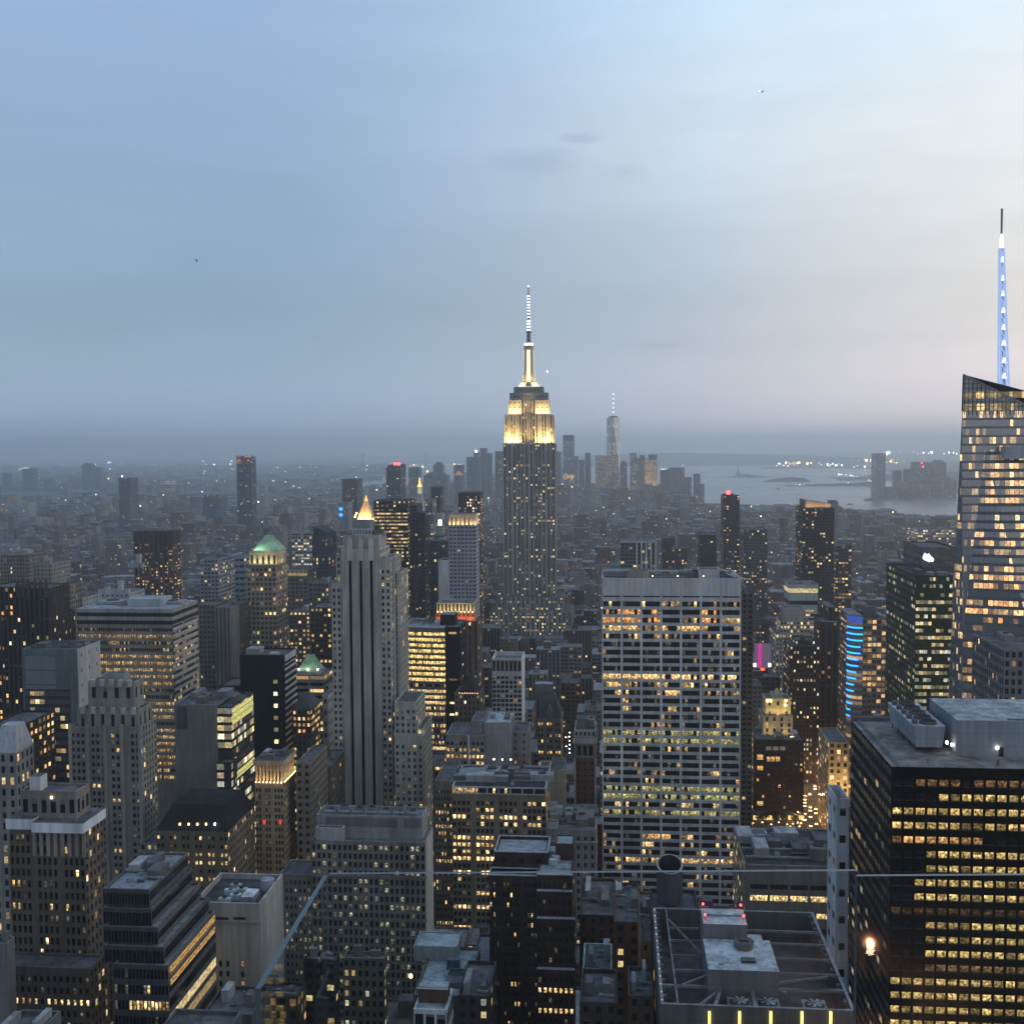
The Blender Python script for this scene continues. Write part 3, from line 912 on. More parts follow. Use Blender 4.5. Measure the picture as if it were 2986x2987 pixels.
m = MB(); m.cyl(mcx, mcy, zz(1008), zz(1001), px(13.5), px(12.5), 16); m.build('lantern_ring', [M_BEAD], e_.e)
m = MB(); m.cyl(mcx, mcy, zz(1001), zz(998), px(11), px(10), 16); m.build('red_ring', [plain('dull_red', (.3, .03, .03), .6)], e_.e)
m = MB(); m.cyl(mcx, mcy, zz(998), zz(968), px(6.4), px(5.6), 10); m.cyl(mcx, mcy, zz(970), zz(967), px(8.5), px(8.5), 10); m.cyl(mcx, mcy, zz(967), zz(930), px(4.4), px(3.8), 10); m.cyl(mcx, mcy, zz(930), zz(860), px(3.4), px(2.4), 8); m.cyl(mcx, mcy, zz(860), zz(834), px(1.7), px(1.2), 8); m.build('antenna', [plain('antenna_steel', (.12, .13, .15), .5)], e_.e)
for y in (994, 985, 976, 962, 953, 944, 936, 925, 915, 906, 897, 889, 881, 872, 864, 835):
    r = 5.2 if y > 930 else 3.6 if y > 860 else 2.0
    m = MB(); m.cyl(mcx, mcy, zz(y) - px(2.2 if y > 930 else 1.9), zz(y) + px(2.2 if y > 930 else 1.9), px(r), n=8); m.build('antenna_light', [M_BEAD], e_.e)
for (a, b_, y_, z_, h_) in ((p1[0], p1[1], YE + 2, zt1, zt2), (p2[0], p2[1], YE + 2, zt1, zt2)):
    flood(e_.e, ((a + b_) / 2, y_ - 4.6, z_ + .6), ((a + b_) / 2, y_ + .6, h_ - 8), b_ - a + 2, .8, 24000, (1, .66, .22))
for (a, b_) in ((u1[0], u1[1]), (u2[0], u2[1])):
    flood(e_.e, ((a + b_) / 2, YE + 2.6, zt2 + .5), ((a + b_) / 2, YE + 6.5, zt3), b_ - a, .7, 9000, (1, .66, .22))
flood(e_.e, (p2[1] + 2.0, YE + 18, zt1 + .6), (p2[1] - .5, YE + 18, zt2), .8, 26, 9000, (1, .66, .22))
flood(e_.e, (u2[1] + 2.0, YE + 18, zt2 + .6), (u2[1] - .5, YE + 18, zt3), .7, 20, 3200)
flood(e_.e, (mcx - 7, mcy - 10, zz(1114)), (mcx - 3, mcy - 3, zz(1060)), 4, .7, 1600)
flood(e_.e, (mcx + 7, mcy - 10, zz(1114)), (mcx + 3, mcy - 3, zz(1060)), 4, .7, 1600)

# ================================================================ black office block, near right
k_ = B('office_block', 'black glass office block with rows of lit square windows and fan unit on roof', 'office block', 266, 2600, 3310, 2243, 45, St((.022, .021, .02), 3.3, 3.26, .78, .46, .10, .75, .3), yb=2987, par=0, skip_front=True, roof=NOW((.20, .195, .19)))
zt = k_.z
W_ = k_.x1 - k_.x0
pc_ = 33.0 / F * 262
n = int(W_ / pc_)
cols = [(pc_ * k + .35, pc_ * k + .35 + pc_ * .79) for k in range(n)]
pr = (zf(2800, 2276, 266) - zf(2800, 2900, 266)) / 15.0
rows = rows_down(zf(2800, 2276, 266), 0, pr, pr * .50, 4)
m = MB()
res = winwall(m, (k_.x0, 266), (1, 0), W_, 0, zt, cols, rows, .35, St((.012, .012, .012)))
m.build('front_wall', parent=k_.e)
nr = len(rows)
def kl(i, j):
    k = nr - 1 - j
    if k == 0:
        return warmc(.35, .16) if (2 <= i <= 5 or i >= 7) else None
    if k == 1 and i < 4 or k in (5,) and i < 3 or k in (6, ) and i < 3:
        return None
    if k == 4 and i > 7 or k == 9:
        return warmc(.3, .05) if k == 9 else None
    if k in (7, 8) and i < 2:
        return None
    if k in (10, 11, 12) and i < 3:
        return None
    if k in (13,):
        return None if i < 3 else warmc(.5, .12)
    b = rnd.uniform(.34, .80) * (1.0 if rnd.random() < .8 else .35)
    if k == 4:
        return warmc(.33, b * 1.05)
    return tuple(q * b for q in (.90, .66, .24))
panes(k_, res, kl, sub=1, sill=True, bar=(.02, .02, .02))
# roof edge slab and equipment
m = MB(); m.box(k_.x0 + 1.2, k_.x0 + 2.0, 267, 310, zt + .02, zt + .35, NOW((.2, .2, .2))); m.build('roof_rail', parent=k_.e)
def lp(x, y, z):
    p = G(x, y, z)
    return p
ux0, uy0 = lp(2655, 2160 + 35, zt).x, lp(2650, 2200, zt).y
uA, uB = lp(2662, 2196, zt), lp(2755, 2196, zt)
uz0, uz1 = zt + 1.4, zt + 6.5
ulen = 26
m = MB()
m.loft([(uA.x + .8, uA.y), (uB.x - .8, uA.y), (uB.x - .8, uA.y + ulen), (uA.x + .8, uA.y + ulen)], uz0, [(uA.x, uA.y), (uB.x, uA.y), (uB.x, uA.y + ulen), (uA.x, uA.y + ulen)], uz1, NOW((.27, .30, .33)), roof=NOW((.40, .42, .44)))
cu_ = m.build('cooling_unit', parent=k_.e)
m = MB()
for t in range(5):
    for xx in (uA.x + 1, uB.x - 1):
        m.beam((xx, uA.y + 1.5 + t * (ulen - 3) / 4, zt), (xx, uA.y + 1.5 + t * (ulen - 3) / 4, uz0), .3, NOW((.1, .1, .1)))
m.build('unit_legs', parent=k_.e).parent = cu_
for t in range(5):
    yy = uA.y + 3 + t * (ulen - 6) / 4
    m = MB(); m.cyl((uA.x + uB.x) / 2 + .4, yy, uz1, uz1 + .7, 2.1, 2.0, 18, NOW((.1, .105, .11))); m.cyl((uA.x + uB.x) / 2 + .4, yy, uz1 + .7, uz1 + .75, 1.75, .3, 18, NOW((.02, .02, .02))); m.box(uA.x + .5, uA.x + 1.6, yy - .7, yy + .7, uz1, uz1 + 1.0, NOW((.12, .12, .12))); m.build('cooling_fan', parent=k_.e).parent = cu_
ph0 = lp(2790, 2206, zt); ph1 = lp(2790, 2125, zt)
pzt = zt + 8.6
pho_ = k_.box('penthouse', ph0.x, ph0.x + 33, ph0.y, ph0.y + 24, zt + .02, pzt, NOW((.24, .27, .30)), 0, NOW((.32, .35, .38)))
k_.box('penthouse_hatch', ph0.x + 12, ph0.x + 19, ph0.y + .8, ph0.y + 2.2, pzt + .02, pzt + .12, NOW((.04, .04, .05))).parent = pho_
k_.box('penthouse_door', ph0.x + 9.6, ph0.x + 10.7, ph0.y - .08, ph0.y - .01, zt + .05, zt + 2.3, NOW((.03, .03, .03))).parent = pho_
bulb(k_.e, (ph0.x + 9.2, ph0.y - .3, zt + 2.2), .28, M_LAMP, 'wall_lamp')
bulb(k_.e, (ph0.x - 1.6, ph0.y + 2.5, zt + 2.6), .3, M_LAMP, 'wall_lamp'); bulb(k_.e, (ph0.x - .5, ph0.y + 2, zt + 2.2), .3, M_LAMP, 'wall_lamp')
m = MB(); m.cyl(ph0.x + 7, 268.5, zt, zt + 1.3, .3, n=8, st=NOW((.1, .1, .1))); m.build('roof_vent', parent=k_.e)
m = MB(); m.cyl(k_.x0 + 9, 269.5, zt, zt + .9, .12, n=8, st=NOW((.1, .1, .1))); m.build('roof_vent', parent=k_.e)
k_.box('parapet_back', k_.x0, k_.x1, 310.02, 311.2, 100, zt + 1.1, NOW((.13, .14, .15)))

# ================================================================ near roof with trusses and fans
YT0 = 214
hz = zf(2210, 2940, YT0)
q = [G(1903, 2652, hz), G(1927, 2930, hz), G(2494, 2949, hz), G(2373, 2657, hz)]
tx0, tx1, ty0, ty1 = q[1].x, q[2].x, (q[1].y + q[2].y) / 2, (q[0].y + q[3].y) / 2
t_e = B('office_tower', 'near office tower with open steel roof trusses, white penthouse and fans', 'office tower', ty0, 1927, 2494, 2940, ty1 - ty0, St((.035, .035, .037), 3.0, 3.6, .7, .5, .1), yb=2987, build=False)
t_e.x0, t_e.x1, t_e.y0, t_e.y1, t_e.z = tx0, tx1, ty0, ty1, hz
FOOT.append((tx0 - 4, tx1 + 4, ty0 - 20, ty1 + 24))
dk = hz - 7.0
m = MB(); m.box(tx0, tx1, ty0, ty1, 0, dk, St((.05, .048, .046), 3.0, 3.6, .7, .5, .06, .6), NOW((.075, .08, .09))); m.build('tower_block', parent=t_e.e)
m = MB()
for (a, b_, c_, d_) in ((tx0, tx1, ty0, ty0 + .6), (tx0, tx1, ty1 - .6, ty1), (tx0, tx0 + .6, ty0 + .62, ty1 - .62), (tx1 - .6, tx1, ty0 + .62, ty1 - .62)):
    m.box(a, b_, c_, d_, dk + .02, hz, NOW((.09, .095, .10)), NOW((.24, .25, .27)))
m.build('parapet', parent=t_e.e)
bx0, bx1 = G(2066, 2830, 153).x, G(2271, 2830, 153).x
by0, by1 = G(2170, 2832, 153).y, G(2170, 2742, 153).y
t_e.box('penthouse', bx0, bx1, by0, by1, dk + .02, 153, NOW((.13, .14, .16)), 0, NOW((.42, .46, .50)))
uy0, uy1 = by1 + .3, by1 + 8.4
uz = zf(2110, 2697, uy0)
uxa, uxb = P(2051, 2697, uy0).x, P(2179, 2697, uy0).x
t_e.box('penthouse', uxa, uxb, uy0, uy1, dk + .02, uz, NOW((.15, .155, .175)), 0, NOW((.46, .48, .50)))
t_e.box('penthouse', bx1 - 5.5, bx1 - 1, uy0 + .02, uy0 + 6, dk + .02, 151.5, NOW((.12, .13, .14)), 0, NOW((.40, .45, .45)))
t_e.box('penthouse_step', uxa + .3, uxb - .3, (uy0 + uy1) / 2, (uy0 + uy1) / 2 + .3, uz + .02, uz + .25, NOW((.25, .26, .28)))
for xx in (uxa + .5, uxb - .5):
    for yy in (uy0 + 2, uy1 - .4):
        m = MB(); m.cyl(xx, yy, uz, uz + .9, .06, n=6, mi=1); m.cyl(xx, yy, uz + .9, uz + 1.3, .22, n=8); m.build('warning_light', [M_RED, BARS((.1, .1, .1))], t_e.e)
hx, hy = G(2166, 2755, 153).x, G(2166, 2765, 153).y
m = MB(); m.cyl(hx, hy, 153, 154.5, 1.9, 2.1, 8, NOW((.12, .13, .13))); m.box(hx - .8, hx + .8, hy - .8, hy + .8, 154.5, 155, NOW((.05, .05, .05))); m.build('exhaust_hood', parent=t_e.e)
t_e.box('roof_vent', G(2162, 2806, 153).x, G(2203, 2806, 153).x, G(2180, 2811, 153).y, G(2180, 2800, 153).y, 153.02, 153.5, NOW((.04, .05, .06)))
for (xx, yy, zz_) in ((2103, 2819, 153), (2226, 2756, 151.5)):
    c = G(xx, yy, zz_); t_e.box('roof_box', c.x - .45, c.x + .45, c.y - .4, c.y + .4, zz_ + .02, zz_ + .4, NOW(WHITE))
# trusses
by = G(2200, 2880, hz).y
tc_ = (.20, .21, .22)
TR = [((tx0 + .6, by), (tx1 - .6, by), .5)]
lx = G(1950, 2690, hz).x
TR += [((lx + .0, ty0 + .6), (lx - .3, ty1 - .6), .35), ((lx + .9, by), (bx0, by0 + 6), .4), ((lx, ty1 - 6), (uxa, uy0 + 1), .35)]
for f in (.18, .36, .55, .72):
    yy = by + (ty1 - by) * f
    TR.append(((lx, yy), (bx0 if yy < by1 else uxa, yy + .1), .3))
    TR.append((((bx1 if yy < by1 else uxb), yy + .1), (tx1 - .6, yy), .3))
TR += [((bx1, by0 + 1), (tx1 - 1, by + .4), .5), ((bx1, by0 + 4), (tx1 - 2.5, by + 6), .35), ((bx0 + 2.6, by), (bx0 + 2, by0), .45), ((bx0 + 7.4, by0), (bx0 + 10, by), .45), ((bx0 + 15, by0), (bx0 + 11.6, by), .45),
       ((G(2040, 2925, hz).x, ty0 + .6), (G(2110, 2885, hz).x, by), .4), ((G(2085, 2925, hz).x, ty0 + .6), (G(2105, 2885, hz).x, by), .6), ((G(2201, 2925, hz).x, ty0 + .6), (G(2193, 2885, hz).x, by), .8)]
for a, b_, w in TR:
    m = MB(); m.beam((*a, hz - .3), (*b_, hz - .3), w, NOW(tc_), w2=.5); m.build('roof_truss', parent=t_e.e)
for xa, xb in ((2122, 2190), (2204, 2272), (2338, 2406)):
    a, b_ = G(xa, 2906, hz).x, G(xb, 2906, hz).x
    cx_, cy_ = (a + b_) / 2, (ty0 + by) / 2
    hw = min((b_ - a) / 2, (by - ty0) / 2 - .9)
    m = MB(); m.box(cx_ - (b_ - a) / 2, cx_ + (b_ - a) / 2, cy_ - hw, cy_ + hw, dk, hz - 1.2, NOW((.22, .24, .26)), NOW((.27, .29, .31))); m.cyl(cx_, cy_, hz - 1.2, hz - .8, hw * .86, hw * .8, 20, NOW((.06, .07, .08)))
    fh_ = m.build('fan_housing', parent=t_e.e)
    m = MB()
    for k in range(7):
        an = k * 6.283 / 7
        p = lambda r, da, zz_: (cx_ + r * math.cos(an + da), cy_ + r * math.sin(an + da), zz_)
        m.face([p(.3, -.3, hz - .72), p(hw * .74, -.1, hz - .74), p(hw * .74, .28, hz - .6), p(.3, .4, hz - .68)], NOW((.36, .40, .43)))
    m.cyl(cx_, cy_, hz - .78, hz - .5, .4, n=10, st=NOW((.2, .22, .23)))
    m.build('fan_blades', parent=t_e.e).parent = fh_
for k in range(14):
    yy = ty0 + 1.5 + (ty1 - ty0 - 3) * k / 13
    m = MB(); m.box(tx0 + .64, tx0 + 1.3, yy - .5, yy + .5, hz - 1.2, hz - .5, NOW((.13, .14, .15))); m.cyl(tx0 + .3, yy, hz, hz + .16, .08, n=6, mi=1); m.build('parapet_lamp', [M_FAC, glow('lamp_dim', (1, .9, .75), 1.2) if k == 0 else bpy.data.materials['lamp_dim']], t_e.e)
    m = MB(); m.box(tx1 - 1.3, tx1 - .64, yy - .5, yy + .5, hz - 1.2, hz - .4, NOW((.13, .14, .15))); m.build('parapet_bracket', parent=t_e.e)
for x in (2069, 2157, 2248, 2339, 2423):
    xx = P(x, 2960, ty0 - .4).x
    zz1 = zf(x, 2953, ty0 - .4)
    m = MB(); m.box(xx - .22, xx + .22, ty0 - .45, ty0 - .05, zz1 - 14, zz1, None); m.build('tube_light', [M_YEL], t_e.e)
# lower rear roof with the tilted exhaust stack
rz = zf(1960, 2650, ty1 + .5)
t_e.box('rear_block', G(1899, 2640, rz).x, G(2040, 2640, rz).x, ty1 + .3, ty1 + 16, 0, rz - 1.5, St((.06, .05, .045), 3, 3.6, .5, .5, .04), .8, NOW((.10, .11, .13)))
sx_, sy_ = P(1953, 2521, ty1 + 9).x, ty1 + 9
szt = zf(1953, 2521, sy_)
m = MB()
R0 = 36 / F * 290
ring = lambda z_, r, dy, tl: [(sx_ + r * math.cos(6.28318 * k / 20), sy_ + dy + r * math.sin(6.28318 * k / 20), z_ + tl * math.sin(6.28318 * k / 20)) for k in range(20)]
lo, hi, ih, il = ring(rz - 2, R0 * .97, .6, 0), ring(szt, R0, 0, 1.3), ring(szt, R0 * .86, 0, 1.3), ring(szt - 3.4, R0 * .84, .3, .6)
for k in range(20):
    n = (k + 1) % 20
    m.face([lo[k], lo[n], hi[n], hi[k]], NOW((.09, .095, .12)))
    m.face([hi[k], hi[n], ih[n], ih[k]], NOW((.34, .35, .38)))
    m.face([ih[k], ih[n], il[n], il[k]], NOW((.05, .055, .06)))
m.face(il, NOW((.13, .14, .15)))
m.build('exhaust_stack', parent=t_e.e)
# ================================================================ crystal glass tower with blue spire (right edge)
YB = 560
bz = lambda x, y, Y=YB: P(x, y, Y)
gl = St((.19, .21, .235), 1.55, 4.05, .90, .74, .36, .55, .9, .6)
bo = B('skyscraper', 'faceted glass skyscraper with slanted top and tall blue lit spire', 'skyscraper', YB, 2805, 3180, 1199, 55, gl, yb=2041, build=False)
FOOT.append((bo.x0 - 25, bo.x1 + 10, YB - 25, YB + 70))
GUARD.append((2745, 2990, 2041, YB))
def gface(m, pts, st=gl, lit=None):
    """facet: UV in metres across and up"""
    p0 = Vector(pts[0])
    n = (Vector(pts[1]) - p0).cross(Vector(pts[2]) - p0).normalized()
    u = Vector((0, 0, 1)).cross(n).normalized()
    uv = [((Vector(p) - p0).dot(u), Vector(p).z) for p in pts]
    m.face([tuple(p) for p in pts], st, 0, uv, bay=st.bay)
A = bz(2809, 1092); A2 = bz(2805.5, 1199)
C0 = bz(2872, 1310); K_ = bz(2807, 1850)
xr = bz(3200, 1400).x
Rm = Vector((xr, YB, bz(3200, 1335).z))
L0 = Vector((P(2804, 2500, YB - 12).x, YB - 12, 0))
R0_ = Vector((xr + 4, YB - 26, 0))
BL = Vector((P(2730, 2700, YB + 24).x, YB + 24, 0))
m = MB()
gface(m, [K_, C0, Rm, Vector((xr, YB, A2.z)), A2], gl.but(lit=.20, warm=.4))
m.build('north_facet', parent=bo.e)
f2 = gl.but(col=(.13, .145, .16), lit=.58, warm=.32, gain=1.1, gl=.6, bay=2.2, fw=.9, fh=.62)
m = MB()
gface(m, [K_, L0, R0_], f2); gface(m, [K_, R0_, C0], f2); gface(m, [C0, R0_, Rm], f2)
m.build('leaning_facet', parent=bo.e)
m = MB()
gface(m, [BL, L0, K_], gl.but(lit=.32, warm=.45, gl=.4)); gface(m, [BL, K_, A2], gl.but(lit=.32, warm=.45, gl=.4))
m.build('corner_facet', parent=bo.e)
m = MB()
back = Vector((A2.x + 24, YB + 52, A2.z)); backb = Vector((BL.x + 12, YB + 52, 0))
gface(m, [backb, BL, A2, back], gl.but(lit=.35))
br_ = Vector((xr, YB + 52, A2.z)); brb = Vector((xr + 4, YB + 46, 0))
gface(m, [brb, backb, back, br_]); gface(m, [R0_, brb, br_, Rm])
m.face([A2, Vector((xr, YB, A2.z)), br_, back], NOW((.1, .1, .11)))
m.build('rear_facets', parent=bo.e)
# open glass screen at the top
m = MB()
scr = St((.20, .21, .23), 1.6, 4.0, .9, .9, .0, gl=.75)
gface(m, [A2 + Vector((0, 0, .02)), Vector((xr, YB, A2.z + .02)), Vector((xr, YB, bz(3200, 1284).z)), Vector((A.x, YB, A.z))], NOW((.40, .40, .41)))
gface(m, [Vector((back.x, back.y, A2.z)), A2 + Vector((0, .05, .02)), Vector((A.x, YB + .05, A.z)), Vector((back.x, back.y, A2.z + 14))], scr)
m.build('glass_screen', parent=bo.e)
tops = [bz(2809, 1092), Vector((xr, YB, bz(3200, 1284).z))]
m = MB(); m.beam(tops[0], tops[1], .7, NOW((.3, .31, .33))); m.beam(A2, A, .5, NOW((.12, .13, .14)))
m.build('screen_rim', parent=bo.e)
# screen mullions
for t in range(64):
    x_ = A2.x + 1 + t * 1.9
    if x_ < xr and S((x_, YB, A2.z))[0] < 3010:
        f = (x_ - A.x) / (xr - A.x)
        m = MB(); m.beam((x_, YB - .2, A2.z - 2), (x_, YB - .2, A.z + (bz(3200, 1284).z - A.z) * f), .26, NOW((.07, .075, .08))); m.build('screen_mullion', parent=bo.e)
for t in range(1, 8):
    zz_ = A2.z + (A.z - A2.z) * t / 8
    xe = A.x + (xr - A.x) * (A.z - zz_) / (A.z - bz(3200, 1284).z)
    m = MB(); m.beam((A2.x + .3, YB - .22, zz_), (xe, YB - .22, zz_), .22, NOW((.10, .105, .11))); m.build('screen_transom', parent=bo.e)
m = MB(); m.wall((A2.x + .5, YB - .08), (A2.x + 26, YB - .08), A2.z + .3, A2.z + 3.4, St((.2, .2, .2), 1.9, 4, .9, .98, .75, .62, .9)); m.wall((A2.x + .5, YB - .08), (A2.x + 40, YB - .08), A2.z + 6.0, A2.z + 9.0, St((.2, .2, .2), 1.9, 4, .9, .98, .55, .55, .9)); m.build('lit_band', parent=bo.e)
pb = P(2955, 1318, YB - 3)
bo.box('equipment_balcony', P(2930, 1310, YB - 6).x, P(3060, 1310, YB - 6).x, YB - 6, YB - .1, P(2950, 1338, YB - 6).z, P(2950, 1303, YB - 6).z, NOW((.34, .38, .42)))
# spire
sY = YB + 26
sz = lambda y: zf(2926, y, sY)
sw_ = lambda w: w / F * (sY - 20)
scx = P(2927, 1140, sY).x
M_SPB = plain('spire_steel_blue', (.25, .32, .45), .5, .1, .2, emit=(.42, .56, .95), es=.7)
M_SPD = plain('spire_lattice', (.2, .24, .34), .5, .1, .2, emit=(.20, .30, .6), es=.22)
xc = lambda y: P(2920.5 + (y - 723) / (1148 - 723) * 6.5, y, sY).x
hw = lambda y: sw_(5.0 + (y - 723) / (1148 - 723) * 7.0)
m = MB()
ys = [1165, 1103, 1058, 1007, 961, 912, 863, 818, 764, 723]
for a, b_ in zip(ys, ys[1:]):
    for sgx in (-1, 1):
        for sgy in (-1, 1):
            m.beam((xc(a) + sgx * hw(a), sY + sgy * hw(a), sz(a)), (xc(b_) + sgx * hw(b_), sY + sgy * hw(b_), sz(b_)), .7)
    for sgy in (-1, 1):
        m.beam((xc(a) - hw(a), sY + sgy * hw(a), sz(a)), (xc(b_) + hw(b_), sY + sgy * hw(b_), sz(b_)), .45)
        m.beam((xc(a) + hw(a), sY + sgy * hw(a), sz(a)), (xc(b_) - hw(b_), sY + sgy * hw(b_), sz(b_)), .45)
m.build('spire_lattice', [M_SPB], bo.e)
m = MB()
m.loft([(xc(1160) + a * sw_(4.2), sY + b_ * sw_(4.2)) for a, b_ in ((-1, -1), (1, -1), (1, 1), (-1, 1))], sz(1165), [(xc(723) + a * sw_(2.4), sY + b_ * sw_(2.4)) for a, b_ in ((-1, -1), (1, -1), (1, 1), (-1, 1))], sz(723), None)
m.build('spire_core', [M_SPD], bo.e)
for y in ys[1:]:
    if y in (723,):
        continue
    m = MB()
    r = sw_(4.2 + 3.0 * (y - 723) / 400) * (.8 + .35 * ((y * 7) % 5) / 5)
    m.loft([(xc(y) + a * r - .2, sY + b_ * r - .3) for a, b_ in ((-1, -1.3), (1, -1.3), (1, 1), (-1, 1))], sz(y + 1), [(xc(y) + a * .4, sY - sw_(5) + b_ * .4) for a, b_ in ((-1, -1), (1, -1), (1, 1), (-1, 1))], sz(y - 15), None)
    m.build('spire_light', [glow('spire_glow', (.75, .87, 1), 1.9) if 'spire_glow' not in bpy.data.materials else bpy.data.materials['spire_glow']], bo.e)
m = MB(); m.cyl(xc(723), sY, sz(722), sz(700), sw_(6.5), sw_(5.2), 10); m.cyl(xc(723), sY, sz(700), sz(682), sw_(5.2), sw_(2.5), 10); m.build('spire_lantern', [M_BEAD], bo.e)
m = MB(); m.cyl(xc(700), sY, sz(682), sz(608), sw_(3.0), sw_(3.4), 8); m.build('spire_tip', [plain('spire_tip_steel', (.22, .23, .24), .5)], bo.e)

# ================================================================ green glass tower with white sign
YG = 655
gs = St((.030, .058, .030), 1.9, 4.0, .80, .48, .20, .85, .6, .06)
gn = B('office_tower', 'dark green glass tower with yellow lit floors and white rooftop sign', 'office tower', YG, 2671, 2779, 1679, 70, gs, yb=2075, build=False)
m = MB()
m.box(gn.x0, gn.x1, YG, YG + 70, 0, gn.z, gs, par=1.5)
m.build('tower_block', parent=gn.e)
GUARD.append((2586, 2671, 2060, YG + 20))
m = MB(); m.wall((gn.x0, YG - .06), (gn.x1, YG - .06), 60, gn.z - 9, St((.032, .062, .026), 2.2, 4.0, .9, .48, .74, .86, .62, .04)); m.build('lit_front', parent=gn.e)
u = gn.tier('upper_block', 2690, 2790, 1597, YG + 24, 44, St((.05, .07, .07), 2.2, 4, .9, .9, 0, gl=.25), gn.z - 1)
lg = P(2694, 1626, YG + 23)
mm_ = MB()
out_ = [(-13, 3), (-9, 12), (-3, 7), (2, 11), (8, 2), (15, -3), (15, -10), (11, -12), (6, -9), (3, -13), (-3, -9), (-9, -7), (-14, -3)]
k = 1.0 / F * 690
lgx = P(2706, 1626, YG + 23.6)
fr_ = [(lgx.x + a * k, YG + 23.3, lgx.z + b_ * k) for a, b_ in out_]
bk_ = [(p[0], YG + 23.7, p[2]) for p in fr_]
mm_.face(fr_[::-1])
for i in range(len(fr_)):
    n = (i + 1) % len(fr_)
    mm_.face([fr_[i], fr_[n], bk_[n], bk_[i]])
mm_.build('lit_sign', [M_GLOWW], gn.e)
gn.units(3, y0=YG + 3, y1=YG + 22)

# ---------------------------------------------------------------- helper for the many plainer towers
def block(label, Y, xl, xr, yt, dep, st, yb, name='office_tower', cat='office tower', par=.9, units=0, tanks=0, roof=None, zb=0, part='tower_block', group=None):
    b = B(name, label, cat, Y, xl, xr, yt, dep, st, yb=yb, par=par, roof=roof, zb=zb, part=part, group=group)
    if units:
        b.units(units)
    for k in range(tanks):
        tank(b.e, b.x0 + (b.x1 - b.x0) * rnd.uniform(.25, .75), b.y0 + dep * rnd.uniform(.3, .7), b.z - par)
    return b

# blue strip tower: curved glass corner
YS = 812
bs = block('glass tower with curved corner and bright blue light strips', YS, 2516, 2585, 1806, 38, St((.20, .17, .15), 3.4, 4.0, .8, .6, .5, .35, .75, .1), 2092, part='tower_block', units=2)
cx_, cr = bs.x0, P(2516, 1806, YS).x - P(2478, 1806, YS).x
cz = zf(2500, 1796, YS)
m = MB()
N_ = 10
arc = [(cx_ - cr * math.sin(t * math.pi / 2 / N_), YS + cr - cr * math.cos(t * math.pi / 2 / N_)) for t in range(N_ + 1)][::-1]
cs = St((.26, .25, .28), 3.0, 4.0, .85, .55, .3, .4, .6, .25)
for a, b_ in zip(arc, arc[1:]):
    m.wall(a, b_, 0, cz, cs)
m.wall((arc[0][0], YS + 38), arc[0], 0, cz, St((.16, .13, .12), 3.4, 4.0, .9, .35, .35, .6, .6))
m.face([(*p, cz) for p in arc] + [(cx_, YS + 38, cz), (arc[0][0], YS + 38, cz)], NOW((.2, .2, .22)))
m.build('curved_corner', parent=bs.e)
for k in range(15):
    y = 1832 + k * 18.6
    zz_ = zf(2490, y, YS)
    if zz_ < 3:
        break
    fr = 1 - .045 * k
    m = MB()
    pts = [(cx_ - (cr + .25) * math.sin(t * math.pi / 2 / N_), YS + cr - (cr + .25) * math.cos(t * math.pi / 2 / N_)) for t in range(N_ + 1)][::-1]
    pts = pts[:max(3, int(len(pts) * fr) + 1)]
    for a, b_ in zip(pts, pts[1:]):
        m.wall(a, b_, zz_ - .55, zz_ + .55, None)
    m.build('blue_light_strip', [M_BLUE], bs.e)
m = MB()
for a, b_ in zip(arc, arc[1:]):
    m.wall((a[0] - .1, a[1] - .12), (b_[0] - .1, b_[1] - .12), zf(2490, 1818, YS), zf(2490, 1799, YS), None)
m.build('blue_crown_panel', [glow('panel_blue', (.06, .12, .55), .75)], bs.e)
bs.box('roof_house', bs.x0 + 4, bs.x0 + 12, YS + 12, YS + 24, bs.z - 1, bs.z + 7, NOW((.12, .13, .14)), .5)

# dark brown ribbed tower left of it
rb = block('dark brown tower with vertical ribs beside the blue light strips', 885, 2393, 2444, 1814, 30, St(DKBR, 4.0, 3.7, .4, 1.6, .05, .6, .9), 2255)
rb.tier('tower_block', 2413, 2447, 1772, 897, 44, St((.075, .055, .048), 4.0, 3.7, .4, 1.6, .05), rb.z * .5)
m = MB(); m.beam((rb.x0, 885, rb.z + .2), (rb.x1, 885, rb.z + .2), .7, NOW((.35, .3, .28))); m.build('roof_rim', parent=rb.e)
# golden lit facade on the avenue
au = block('golden floodlit facade rising over the busy avenue', 745, 2417, 2475, 2166, 40, St((.44, .33, .2), 4.6, 4.2, .5, .6, .35, .45, 1.3), 2292, name='building', cat='building')
flood(au.e, ((au.x0 + au.x1) / 2 - 3, 735, 20), ((au.x0 + au.x1) / 2, 746, 70), 16, 2, 15000, (1, .66, .28))
# white open-topped slab
sl = block('narrow white slab tower with open hollow top left of the black block', 318, 2440, 2476, 2330, 13, St((.56, .58, .61), 5.5, 7.6, .5, .28, .0), 2800, par=7.0)
